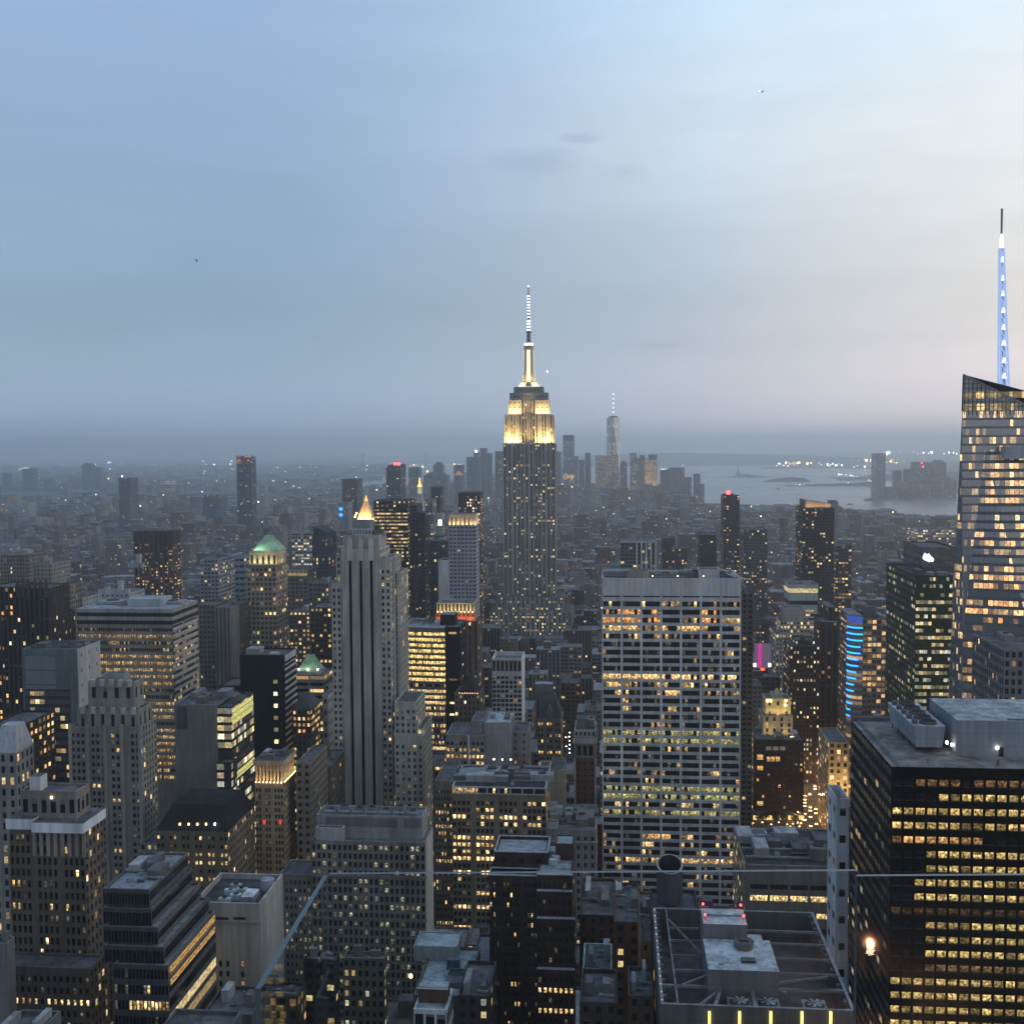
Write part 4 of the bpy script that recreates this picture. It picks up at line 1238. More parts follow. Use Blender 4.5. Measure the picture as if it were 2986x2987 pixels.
# low lit office in front of the park
lo = B('office_block', 'low wide block with cluttered roof and one bright row of windows', 'office block', 420, 2172, 2470, 2526, 42, St((.20, .19, .175), 3.1, 3.8, .8, .45, .2), yb=2700, par=1.2, skip_front=True, roof=NOW((.06, .065, .07)))
W_ = lo.x1 - lo.x0
z_ = lo.z
rw = [(zf(2290, 2632, 420), zf(2290, 2614, 420)), (zf(2290, 2597, 420), zf(2290, 2582, 420)), (zf(2290, 2681, 420), zf(2290, 2664, 420)), (zf(2290, 2725, 420), zf(2290, 2708, 420))]
m = MB()
res = winwall(m, (lo.x0, 420), (1, 0), W_, 0, z_, [(2.0 + k * 7.3, 2.0 + k * 7.3 + 6.3) for k in range(5)], sorted(rw), .5, St((.19, .18, .165)))
m.build('front_wall', parent=lo.e)
srt = sorted(rw)
li = srt.index(rw[0]); l2 = srt.index(rw[2])
panes(lo, res, lambda i, j: warmc(.66, rnd.uniform(.9, 1.5)) if j == li else (warmc(.6, 1.1) if j == l2 and i >= 20 else None), sub=6, sill=True)
lo.units(7, y0=lo.y0 + 4, hmax=5)
lo.box('roof_skylight', lo.x0 + 5, lo.x0 + 12, lo.y0 + 30, lo.y0 + 37, z_ - 1, z_ + 1.2, NOW((.4, .42, .44)), .3)
lo.box('roof_house', lo.x1 - 9, lo.x1 - 1, lo.y0 + 14, lo.y0 + 26, z_ - 1, z_ + 5, NOW((.10, .11, .13)), .5)
for t in range(3):
    m = MB(); m.beam((lo.x0 + 1, lo.y0 + 9 + t * 9, z_ - .2), (lo.x1 - 8, lo.y0 + 9 + t * 9, z_ - .2), .6, NOW((.3, .33, .35))); m.build('roof_pipe', parent=lo.e)

# black and gold tower by the park
dkb = block('dark brown brick block with three white skylights by the park', 792, 2202, 2345, 2158, 34, St((.035, .028, .025), 3.6, 3.8, .4, .5, .05, .3, 1.2), 2372, name='apartment_block', cat='building', units=3)
for k in range(3):
    a = P(2234 + k * 20, 2178, 791.8)
    m = MB(); m.box(a.x, a.x + 3.6, 791.7, 791.95, a.z - 2.6, a.z, NOW((.6, .62, .63))); m.build('skylight', parent=dkb.e)
for (x, y, w, h, t) in ((2208, 2202, 17, 14, .3), (2236, 2208, 10, 13, .35), (2249, 2208, 10, 13, .35), (2262, 2208, 12, 13, .35), (2208, 2235, 17, 12, .3), (2208, 2338, 17, 12, .4)):
    a, b_ = P(x, y + h, 791.9), P(x + w, y, 791.9)
    m = MB(); m.box(a.x, b_.x, 791.8, 791.97, a.z, b_.z, None); 
    for kk in range(len(m.lit)):
        m.lit[kk] = warmc(t, .8)
    m.build('window', [M_PANE], dkb.e)
gd = block('stepped stone tower glowing gold under floodlights by the park', 808, 2226, 2312, 2090, 26, St((.46, .40, .28), 5, 4, .35, .7, .3, .2, .9), 2145, name='gilded_tower', cat='tower')
g2 = gd.tier('crown', 2232, 2306, 2038, 812, 18, St((.46, .42, .26), 6, 7, .3, .4, .2, .2, .8), gd.z - 1)
g3 = gd.tier('crown', 2252, 2284, 2026, 815, 12, NOW((.4, .42, .3)), g2[4] - 1)
m = MB(); m.loft([(g3[0] + 2, 817), (g3[1] - 2, 817), (g3[1] - 2, 823), (g3[0] + 2, 823)], g3[4] - .5, [(g3[0] + 3.2, 819), (g3[1] - 3.2, 819), (g3[1] - 3.2, 821), (g3[0] + 3.2, 821)], zf(2266, 2008, 820), NOW((.5, .44, .2))); m.build('finial', parent=gd.e)
flood(gd.e, ((gd.x0 + gd.x1) / 2, 803, zf(2270, 2150, 803)), ((gd.x0 + gd.x1) / 2, 810, gd.z), gd.x1 - gd.x0, 1, 2600, (1, .74, .34))
flood(gd.e, ((gd.x0 + gd.x1) / 2, 809, gd.z + .5), ((gd.x0 + gd.x1) / 2, 813, g2[4]), g2[1] - g2[0], .7, 900, (1, .72, .3))
for x in (2238, 2247, 2291, 2292):
    p = P(x, 2045 + (x % 3) * 6, 811); bulb(gd.e, p, .7, M_LAMPW, 'crown_lamp')

# ---------------------------------------------------------------- right middle distance
dk1 = block('dark stepped brick block with scattered bright windows', 870, 2303, 2391, 1884, 34, St(DKBR, 2.6, 3.5, .45, .5, .20, .75, 1.3), 2135, name='apartment_block', cat='building', tanks=1)
dk1.tier('upper_block', 2318, 2378, 1868, 878, 20, None, dk1.z - 1)
d2 = block('stepped stone tower with two bright lit rows behind dark brick block', 1010, 2262, 2380, 1850, 40, St(STONE, 3.0, 3.6, .5, .55, .3, .7, 1.2), 1960)
d2b = d2.tier('setback', 2275, 2362, 1812, 1014, 30, None, d2.z - 1); d2.tier('setback', 2286, 2346, 1774, 1018, 22, St(STONE), d2b[4] - 1)
wb = block('pale box topped office with white banded floors beyond stepped tower', 1120, 2338, 2396, 1776, 36, St((.36, .38, .37), 4, 4, 1, .5, .5, .8, .8), 1850)
wb2 = wb.tier('upper_block', 2300, 2386, 1705, 1126, 30, St((.36, .40, .40), 40, 12, .98, .35, .5, .75, .8), 0)
wb.units(2, wb2[0], wb2[1], 1128, 1150, wb2[4] - .8)
sp = block('billboard tower block with pale roof in front of white slab tower', 1000, 2196, 2252, 1940, 24, St(GREY), 1958, name='building', cat='building')
pk = empty('billboard', (P(2225, 1900, 985).x, 985, 0)); tag(pk, 'tall lit billboard screen with a pink stripe', 'billboard')
a, b_ = P(2200, 1948, 985), P(2248, 1878, 985)
m = MB(); m.box(a.x, b_.x, 985, 987, a.z, b_.z, None); m.build('screen', [M_GREYSC], pk)
m = MB(); m.box(P(2211, 1900, 984.8).x, P(2221, 1900, 984.8).x, 984.6, 984.95, a.z, b_.z, None); m.build('pink_stripe', [M_PINK], pk)
m = MB(); m.box(P(2218, 1900, 984.8).x, P(2230, 1900, 984.8).x, 984.4, 984.95, a.z + .2 - 2.5, a.z - .2, None); m.build('red_panel', [glow('panel_red', (1, .12, .03), 2.4)], pk)
for x in (2201, 2244):
    p = P(x, 1940, 984.5); m = MB(); m.box(p.x - 1.1, p.x + 1.1, 984, 984.9, p.z - 1.5, p.z + 1.5, None); m.build('white_panel', [M_GLOWW], pk)
m = MB(); m.box(a.x + 2, b_.x - 2, 987.1, 992, 0, a.z - 1, NOW(DKBR)); m.build('support_block', parent=pk)
rt1 = [
 ('dark brown residential tower with thin lit rows and red top light', 1500, 2110, 2157, 1446, 40, St((.075, .06, .055), 3.4, 3.1, .6, .4, .12, .65, 1.2), 1690),
 ('grey topped slab tower right of the red light tower', 1310, 2168, 2238, 1545, 40, St((.10, .10, .11), 3, 3.4, .5, .45, .2, .6, 1.1), 1740),
 ('dark stepped twin tower left of the red light tower', 1420, 2040, 2090, 1560, 40, St((.045, .05, .06), 4, 3.5, .5, .5, .06), 1690),
 ('dark tower with lit slanted crown and many small lit windows', 1160, 2341, 2433, 1482, 44, St((.055, .045, .042), 2.9, 3.0, .6, .5, .17, .68, 1.25), 1700),
 ('distant narrow grey tower behind the slanted crown tower', 2300, 2424, 2444, 1461, 40, St((.16, .17, .18)), 1560),
 ('dark mid rise with glowing top floors beside the slanted crown tower', 1330, 2436, 2484, 1592, 40, St((.07, .06, .055), 4, 3.6, .7, .5, .4, .5, 1.1), 1740),
 ('brown slab tower left of the dark stepped twin tower', 1330, 1932, 1968, 1570, 40, St((.10, .08, .07), 3.2, 3.2, .5, .5, .05), 1665),
 ('pale brown tower just right of the brown slab tower', 1360, 1969, 2004, 1600, 40, St((.14, .125, .115), 3.2, 3.2, .5, .5, .12), 1665),
 ('broad pale warehouse with rows of tiny lights near the river', 2250, 2676, 2790, 1545, 80, St((.19, .18, .17), 5, 5, .8, .5, .42, .75, 1.1), 1585),
 ('ribbed dark apartment tower hugging right side of white slab tower', 640, 2163, 2196, 1730, 30, St((.11, .095, .085), 2.8, 3.0, .55, .5, .03), 2140),
 ('grey gridded office block between crystal tower and black block roof', 470, 2928, 3100, 1897, 40, St((.17, .18, .19), 2.4, 3.7, .55, .6, .06, .5, 1), 2066),
 ('plain grey masonry block in front of the billboard', 880, 2180, 2222, 2000, 26, St((.17, .165, .16), 4, 3.6, .4, .5, .03), 2140),
 ('small pale block with lit windows at the foot of white slab tower', 700, 2164, 2198, 2115, 24, St((.26, .24, .2), 2.8, 3.5, .5, .5, .5, .5, 1.2), 2170),
]
for r in rt1:
    b_ = block(*r, units=1)
    if 'red light tower' in r[0] or 'red top' in r[0]:
        if 'red top' in r[0]:
            b_.tier('upper_block', 2114, 2142, 1442, 1504, 30, None, b_.z - 1)
            bulb(b_.e, (P(2124, 1440, 1515).x, 1515, zf(2124, 1437, 1515)), 2.2, M_RED, 'warning_light')
    if 'slanted crown' in r[0] and 'lit slanted' in r[0]:
        x0_, x1_, y0_, y1_ = b_.x0 + 3, b_.x0 + 28, b_.y0 + 4, b_.y1 - 4
        za, zb_ = zf(2345, 1458, 1164), zf(2418, 1470, 1164)
        m = MB()
        m.face([(x0_, y0_, b_.z - 1), (x1_, y0_, b_.z - 1), (x1_, y0_, zb_), (x0_, y0_, za)], NOW((.35, .28, .22)))
        m.face([(x1_, y0_, b_.z - 1), (x1_, y1_, b_.z - 1), (x1_, y1_, zb_), (x1_, y0_, zb_)], NOW((.2, .17, .15)))
        m.face([(x0_, y1_, b_.z - 1), (x0_, y0_, b_.z - 1), (x0_, y0_, za), (x0_, y1_, za)], NOW((.2, .17, .15)))
        m.face([(x1_, y1_, b_.z - 1), (x0_, y1_, b_.z - 1), (x0_, y1_, za), (x1_, y1_, zb_)], NOW((.2, .17, .15)))
        m.face([(x0_, y0_, za), (x1_, y0_, zb_), (x1_, y1_, zb_), (x0_, y1_, za)], NOW((.15, .14, .13)))
        m.build('slanted_crown', parent=b_.e)
        flood(b_.e, ((x0_ + x1_) / 2, y0_ - 2.5, b_.z + .3), ((x0_ + x1_) / 2, y0_, za), x1_ - x0_, .8, 1500, (1, .6, .3))
# white finned frame building
fn = block('white finned frame building above the white slab tower roof', 1270, 1857, 1912, 1583, 30, St((.10, .11, .12), 4, 4, .8, .6, .12), 1665)
for k in range(5):
    xx = fn.x0 + (fn.x1 - fn.x0) * k / 4
    m = MB(); m.box(xx - .8, xx + .8, fn.y0 - 1.2, fn.y0 - .05, 0, fn.z, NOW(WHITE)); m.build('white_fin', parent=fn.e)
m = MB(); m.box(fn.x0 - 18, fn.x1 + 1, fn.y0 - 1.3, fn.y1, fn.z + .02, fn.z + 2.2, NOW((.45, .47, .5))); m.build('roof_slab', parent=fn.e)
fn.box('side_block', fn.x0 - 18, fn.x0 - .1, fn.y0, fn.y1, 0, fn.z, St((.11, .12, .12), 5, 4, .7, .5, .1))
# ================================================================ left and centre, nearer blocks
def geo(label, Y, xl, xr, yt, dep, st, yb, ncol, share, pitch, first, hshare, lit, name='office_building', cat='building', rec=.4, sub=1, cap=100, zmin=15, zb=0, groups=None, m0=0.0, sill=True, roof=None, units=0, par=1.0):
    b = B(name, label, cat, Y, xl, xr, yt, dep, st, yb=yb, build=False)
    W_ = b.x1 - b.x0
    cols = cols_even(W_, ncol, share, m0)
    if groups:
        cols = [cc for k, cc in enumerate(cols) if k not in groups]
    m = MB()
    res = winwall(m, (b.x0, Y), (1, 0), W_, zb, b.z, cols, rows_down(b.z, first, pitch, pitch * hshare, zmin), rec, st)
    m.box(b.x0, b.x1, Y, Y + dep, zb, b.z, st, roof, front=False, par=par)
    m.build('tower_block', parent=b.e)
    panes(b, res, lit, sub=sub, sill=sill, cap=cap)
    if units:
        b.units(units)
    return b

# wide office with lit floors
wo = geo('wide beige office slab with yellow lit floors and dark banded top', 640, 227, 503, 1821, 40, St((.30, .27, .23), 3.0, 3.9, .92, .55, .35, .6, .55), 2330, 46, .82, 3.95, 2.2, .52, lit_rule(.75, .58, .55, 21, 5), rec=.5, cap=100, zmin=60, sill=False)
mbx = MB()
zt0, zt1_ = wo.z, zf(365, 1776, 640)
for k in range(4):
    za = zt0 + (zt1_ - zt0) * k / 4
    mbx.box(wo.x0 - .3, wo.x1 + .3, 639.7, 680.3, za + .02, za + (zt1_ - zt0) / 4, NOW((.03, .03, .032) if k % 2 == 0 else (.30, .29, .27)), top=(k == 3), roof=NOW((.30, .33, .36)))
mbx.build('banded_crown', parent=wo.e)
wo.box('roof_house', wo.x0 + 26, wo.x0 + 46, 650, 668, zt1_ + .03, zt1_ + 4.5, NOW((.36, .40, .43)), .5, NOW((.36, .40, .43)))
wo.units(3, z=zt1_ + .03, hmax=3)
m = MB()
for k in range(20):
    za = wo.z - 2 - k * 3.95
    if za > 40:
        m.box(wo.x1 + .02, wo.x1 + .5, 640.4, 679.6, za - 1.9, za, NOW((.40, .39, .37)))
m.build('side_spandrels', parent=wo.e)

# gothic dark tower at the left edge
gt = block('dark brown gothic tower with ragged crown at the left edge', 700, 8, 143, 1800, 36, St(DKBR, 3.1, 3.8, .45, 1.6, .14, .62, 1.1), 2060, units=0)
q = gt.tier('crown_tower', 42, 142, 1716, 704, 28, St((.07, .055, .045), 3.1, 6, .5, 1.7, .0), gt.z - 1)
gt.tier('left_wing', -40, 38, 1712, 702, 30, St((.05, .045, .04), 3.1, 3.8, .45, 1.6, .25, .3, 1.2), 0)
for k in range(6):
    xx = q[0] + (q[1] - q[0]) * (k + .5) / 6
    m = MB(); m.box(xx - .9, xx + .9, 703.5, 706, q[4] - 6, q[4] + 2.4, NOW((.09, .07, .06)))
    m.loft([(xx - .9, 703.5), (xx + .9, 703.5), (xx + .9, 706), (xx - .9, 706)], q[4] + 2.4, [(xx - .1, 704.5), (xx + .1, 704.5), (xx + .1, 705), (xx - .1, 705)], q[4] + 5.5 + (k % 2) * 2, NOW((.09, .07, .06)))
    m.build('pinnacle', parent=gt.e)
# glass front and white flank
gw = block('blue grey glass block with blank white west wall and tiny windows', 515, 64, 225, 1893, 24, St((.13, .16, .18), 0), 2300, roof=NOW((.12, .16, .18)), par=3.5)
gw.box('glass_front', P(74, 1900, 515).x, P(163, 1900, 515).x, 514.6, 514.96, zf(120, 2010, 515), zf(120, 1912, 515), St((.10, .13, .15), 6.9, 7, .97, .93, 0, gl=.9))
gw.box('glass_front', P(70, 1900, 515).x, P(200, 1900, 515).x, 514.6, 514.96, zf(120, 2330, 515), zf(120, 2011, 515), St((.05, .055, .06), 2.5, 3.9, .9, .55, .22, .62, 1.2, .2))
m = MB(); m.wall((gw.x1 + .06, 515.02), (gw.x1 + .06, 538.98), 40, gw.z + .05, St((.42, .42, .42), 7.5, 7.2, .10, .22, 0)); m.build('white_wall', parent=gw.e)
gw.units(2)
# stepped masonry with scalloped crown
fs = geo('grey stepped masonry tower with scalloped white trimmed crown', 450, 205, 407, 2120, 17, St((.23, .22, .205), 3.0, 3.05, .4, .6, .06), 2520, 14, .62, 3.02, 3, .55, lit_rule(.16, .6, 1.1, 31, 2), zmin=30, groups=(3, 7, 11), cap=100)
a1 = fs.tier('crown', 226, 402, 2070, 452, 14, St((.24, .235, .22), 4.4, 9, .3, .6, .0), fs.z - 1)
a2 = fs.tier('crown', 256, 390, 1990, 454, 10, St((.25, .245, .23), 4.4, 9, .35, .5, .0), a1[4] - 1)
fs.box('penthouse', P(300, 1990, 457).x, P(362, 1990, 457).x, 457, 463, a2[4] - 1, zf(330, 1966, 457), NOW((.26, .27, .28)), .3)
for (t, yy, ncr) in ((a1, 452, 6), (a2, 454, 5)):
    for k in range(ncr):
        xx = t[0] + (t[1] - t[0]) * (k + .5) / ncr
        m = MB(); m.cyl(xx, yy + .3, t[4] - 1.8, t[4] + .9, 1.25, n=12, st=NOW((.34, .34, .33))); m.build('crown_scallop', parent=fs.e)
for xx in (0.0, .25, .5, .75, 1.0):
    x_ = fs.x0 + (fs.x1 - fs.x0) * xx
    m = MB(); m.box(x_ - .7, x_ + .7, 449.3, 449.96, 20, fs.z + 1.2, NOW((.25, .24, .225))); m.build('pier', parent=fs.e)
wl = fs.tier('lower_wing', 407.3, 520, 2462, 447, 24, St((.22, .21, .2), 2.8, 3.1, .45, .55, .18, .65, 1.2))
fs.tier('lower_wing', 447, 568, 2545, 441, 22, St((.22, .19, .17), 2.8, 3.1, .45, .55, .12, .6, 1.2))
# blank grey slab + glass neighbour
bl = block('blank dark grey slab with one recessed strip', 560, 507, 629, 2056, 34, St((.19, .195, .205), 0), 2350, units=3, name='building', cat='building')
bl.box('recessed_strip', P(516, 2070, 560).x, P(545, 2070, 560).x, 559.6, 559.95, zf(530, 2125, 560), zf(530, 2062, 560), NOW((.09, .10, .12)))
gb = block('dark glass block with bright greenish lit floors beside the blank slab', 562, 632, 674, 2062, 36, St((.04, .05, .05), 3.4, 4.4, .95, .65, .45, .85, 1.0, .1), 2480, units=1)
gb.tier('front_step', 632, 674, 2225, 553, 8.8, St((.04, .05, .05), 3.4, 4.4, .95, .65, .5, .8, 1.0, .1))
m = MB()
for (ya, yb_) in ((2072, 2118), (2262, 2282)):
    za, zb_ = zf(674, yb_, 562), zf(674, ya, 562)
    m.wall((gb.x1 + .1, 563), (gb.x1 + .1, 597), za, zb_, None)
for k in range(len(m.lit)):
    m.lit[k] = (.62, .62, .22)
m.build('lit_floor', [M_PANE], gb.e)
# black tower with striped flank
bk = block('black glass slab with white striped west side', 640, 699, 829, 1911, 24, St((.016, .018, .021), 0), 2168, units=2, roof=NOW((.1, .1, .11)))
m = MB(); m.wall((bk.x0 + (bk.x1 - bk.x0) * .74, 639.94), (bk.x0 + (bk.x1 - bk.x0) * .84, 639.94), 60, bk.z - 12, St((.016, .018, .021), 8, 7.0, .9, .32, .75, .75, 1.3)); m.build('stair_windows', parent=bk.e)
for k in range(24):
    za = bk.z - 3.8 * k
    if za > 40:
        m = MB(); m.box(bk.x1 + .02, bk.x1 + .4, 640.3, 663.7, za - (6 if k == 0 else 1.5), za - .05, NOW((.46, .46, .47))); m.build('side_stripe', parent=bk.e)
# two green copper roofs
gp_ = block('ornate stone tower with floodlit green pyramid roof', 820, 719, 805, 1655, 30, St((.27, .235, .19), 3.3, 3.6, .5, .58, .26, .62, 1.2), 1900, par=.5)
cz0, cz1 = gp_.z, zf(765, 1607, 824)
bx0_, bx1_ = P(726, 1607, 824).x, P(808, 1607, 824).x
gp_.box('belvedere', bx0_, bx1_, 824, 846, cz0 - 1, cz1, St((.34, .30, .24), 4.0, 13, .45, .5, 0), 0)
gp_.box('cornice', gp_.x0 - 1, gp_.x1 + 1, 819, 851, cz0 + .02, cz0 + 1.4, NOW((.22, .18, .14)))
px0, px1 = P(737, 1607, 825).x, P(812, 1607, 825).x
m = MB(); m.loft([(px0, 825), (px1, 825), (px1, 845), (px0, 845)], cz1 + .02, [((px0 + px1) / 2 - 3.2, 834), ((px0 + px1) / 2 + 1.5, 834), ((px0 + px1) / 2 + 1.5, 838), ((px0 + px1) / 2 - 3.2, 838)], zf(780, 1562, 835), None); m.build('pyramid_roof', [M_COPPER], gp_.e)
flood(gp_.e, ((bx0_ + bx1_) / 2, 821.5, cz0 + 1.6), ((bx0_ + bx1_) / 2, 824.5, cz1), bx1_ - bx0_, .7, 2200, (1, .86, .42))
flood(gp_.e, (bx1_ + 2.4, 835, cz0 + 1.6), (bx1_ - .5, 835, cz1), .7, 16, 900, (1, .86, .42))
flood(gp_.e, ((px0 + px1) / 2 - 4, 822.5, cz1 + .8), ((px0 + px1) / 2 - 2, 831, cz1 + 9), 12, .7, 900, (.75, 1, .72))
gp_.tier('east_wing', 690, 718, 1742, 822, 26, St((.24, .21, .17), 3.3, 3.6, .5, .58, .1))
sg = block('smaller stone block topped by a lit green pyramid', 720, 858, 945, 1968, 22, St((.22, .215, .20), 8, 4.2, .9, .5, .22, .55, 1.1), 2225, units=0)
sg.tier('upper_block', 866, 934, 1957, 724, 14, St((.3, .3, .29)), sg.z - 1)
s0, s1 = P(868, 1956, 725).x, P(931, 1956, 725).x
szb = zf(900, 1956, 725)
m = MB(); m.loft([(s0, 725), (s1, 725), (s1, 737), (s0, 737)], szb + .02, [((s0 + s1) / 2 - 2.4, 730), ((s0 + s1) / 2 + 2.4, 730), ((s0 + s1) / 2 + 2.4, 732.4), ((s0 + s1) / 2 - 2.4, 732.4)], zf(900, 1914, 730), None); m.build('pyramid_roof', [M_COPPER], sg.e)
m = MB(); m.box((s0 + s1) / 2 - 2.6, (s0 + s1) / 2 + 2.6, 729.8, 732.6, zf(900, 1914, 730) + .02, zf(900, 1909, 730), NOW((.25, .3, .28))); m.build('roof_cap', parent=sg.e)
for t in (.08, .5, .95):
    bulb(sg.e, (s0 + (s1 - s0) * t, 723.6, szb + 1.0), .45, M_LAMP, 'floodlamp')
flood(sg.e, ((s0 + s1) / 2 - 3, 722.5, szb + .5), ((s0 + s1) / 2 - 1, 730, szb + 8), s1 - s0, .7, 480, (.85, 1, .62))
sg.tier('west_step', 945, 962, 1998, 722, 20, St((.3, .3, .29), 3, 3.6, .4, .5, .05))
sg.tier('west_step', 940, 957, 2030, 700, 19, St((.36, .36, .35), 4.2, 7.2, .4, .4, .0))
ms = block('dark block with small mansard roof below the lit green pyramid', 640, 852, 906, 2070, 22, St((.06, .055, .05), 2.6, 3.6, .5, .5, .55, .5, 1.3), 2190, name='building', cat='building')
m = MB(); m.loft([(ms.x0, 640), (ms.x1, 640), (ms.x1, 662), (ms.x0, 662)], ms.z + .02, [(ms.x0 + 3, 646), (ms.x1 - 5, 646), (ms.x1 - 5, 657), (ms.x0 + 3, 657)], ms.z + 7, NOW((.07, .09, .09))); m.build('mansard_roof', parent=ms.e)
# floodlit colonnade tower
cl_ = geo('beige tower with golden floodlit colonnade along the top floors', 480, 743, 826, 2283, 18, St((.40, .33, .24), 3.0, 3.0, .5, .55, .04, .4, 1), 2508, 9, .62, 2.9, 2.6, .6, lit_rule(.05, .3, .8, 43, 2), groups=(2, 5), zmin=20, cap=60)
z0_, z1c = cl_.z, zf(785, 2232, 480)
m = MB(); m.box(cl_.x0 + .9, cl_.x1 - .9, 481.2, 497, z0_ + .02, z1c, St((.30, .24, .17), 1.5, 20, .5, .7, 0)); m.build('recessed_top', parent=cl_.e)
cl_.box('cornice', cl_.x0 - .5, cl_.x1 + .5, 479.4, 498.6, z1c + .02, z1c + 2.0, NOW((.44, .37, .28)), 0)
for k in range(8):
    xx = cl_.x0 + .7 + (cl_.x1 - cl_.x0 - 1.4) * k / 7
    m = MB(); m.cyl(xx, 480.5, z0_ + .05, z1c, .42, n=8, st=NOW((.46, .39, .3))); m.build('column', parent=cl_.e)
    bulb(cl_.e, (xx, 479.4, z0_ + .3), .26, M_LAMPW, 'column_lamp')
for k in range(9):
    yy = 481 + 16.5 * k / 8
    m = MB(); m.cyl(cl_.x1 - .5, yy, z0_ + .05, z1c, .42, n=8, st=NOW((.46, .39, .3))); m.build('column', parent=cl_.e)
    bulb(cl_.e, (cl_.x1 + .5, yy, z0_ + .3), .24, M_LAMPW, 'column_lamp')
flood(cl_.e, ((cl_.x0 + cl_.x1) / 2, 478.6, z0_ + .3), ((cl_.x0 + cl_.x1) / 2, 481, z1c), cl_.x1 - cl_.x0, .5, 620, (1, .66, .28))
flood(cl_.e, (cl_.x1 + 1.6, 489, z0_ + .3), (cl_.x1 - .8, 489, z1c), .5, 16, 560, (1, .66, .28))
flood(cl_.e, ((cl_.x0 + cl_.x1) / 2, 470, 30), ((cl_.x0 + cl_.x1) / 2, 481, 62), cl_.x1 - cl_.x0, 2, 900, (1, .62, .25))
cl_.units(3, z=z1c + 2.05, hmax=2.5)
for x in (770, 817):
    a, b_ = P(x - 3, 2405, 479.8), P(x + 4, 2393, 479.8)
    m = MB(); m.box(a.x, b_.x, 479.7, 479.95, a.z, b_.z, None); m.build('red_window', [glow('window_red', (1, .08, .06), .9) if 'window_red' not in bpy.data.materials else bpy.data.materials['window_red']], cl_.e)
cl_.tier('side_wing', 862, 905, 2225, 486, 30, St((.2, .18, .15), 3, 3.4, .45, .5, .06))
# mansard block with lit windows
mn = geo('brown block with dark mansard roof and rows of yellow windows', 430, 455, 664, 2425, 34, St((.19, .16, .12), 2.8, 3.2, .45, .5, .2, .6, 1), 2590, 17, .6, 3.3, 2.0, .5, lit_rule(.55, .58, 1.2, 47, 2), groups=(2, 5, 8, 11, 14), zmin=20, cap=70)
m = MB(); m.loft([(mn.x0, 430), (mn.x1, 430), (mn.x1, 464), (mn.x0, 464)], mn.z + .02, [(mn.x0 + 4, 437), (mn.x1 - 4, 437), (mn.x1 - 4, 458), (mn.x0 + 4, 458)], mn.z + 8.5, NOW((.025, .027, .03))); m.build('mansard_roof', parent=mn.e)
for k in range(5):
    p = P(524 + k * 25.5, 2405, 431.0)
    bulb(mn.e, (p.x, 431.2, p.z), .34, M_LAMP if k == 4 else M_LAMPW, 'dormer_lamp')
# white banded tower, bottom left
wt = geo('brown brick tower with broad white cornice band at the bottom left', 300, 26, 245, 2420, 12, St((.15, .125, .105), 2.3, 3.1, .45, .55, .14, .62, 1.2), 2987, 14, .56, 3.25, 1.6, .62, lit_rule(.17, .66, 1.6, 53, 2), groups=(4, 9), zmin=25, rec=.35, cap=100)
wt.box('cornice', wt.x0 - .5, wt.x0 + (wt.x1 - wt.x0) * .34, 299.3, 311.5, wt.z + .05, wt.z + 3.0, NOW((.56, .60, .66)))
wt.box('cornice', wt.x0 + (wt.x1 - wt.x0) * .34 + .02, wt.x1 + .6, 298.4, 312.5, wt.z - .4, wt.z + 2.4, NOW((.60, .64, .70)))
zc_ = zf(140, 2308, 302.5)
wt.box('upper_block', P(60, 2310, 302.5).x, P(222, 2310, 302.5).x, 302.5, 310.5, wt.z + .5, zc_, St((.21, .19, .175), 2.9, 8.5, .55, .45, 0), .5)
wt.box('roof_house', P(86, 2275, 304).x, P(117, 2275, 304).x, 304, 308, zc_ - .5, zf(100, 2266, 304), NOW((.55, .57, .6)))
bulb(wt.e, (P(150, 2327, 302.2).x, 302.2, zf(150, 2327, 302.2)), .3, M_LAMPW, 'wall_lamp')
m = MB()
for k in range(8):
    xx = wt.x0 + (wt.x1 - wt.x0) * (.34 + .66 * k / 7)
    m.box(xx - .5, xx + .5, 299.55, 299.98, wt.z - 7.4, wt.z - .5, NOW((.25, .235, .22)))
m.build('pilasters', parent=wt.e)
b2 = wing(wt, 'base_wing', -20, 262, 2822, 291, 9, 15, .5, 3.2, 2.4, 20, St((.12, .1, .09), 2.4, 3.1, .5, .55, .2), lit_rule(.4, .64, 1.3, 59, 2), cap=40)
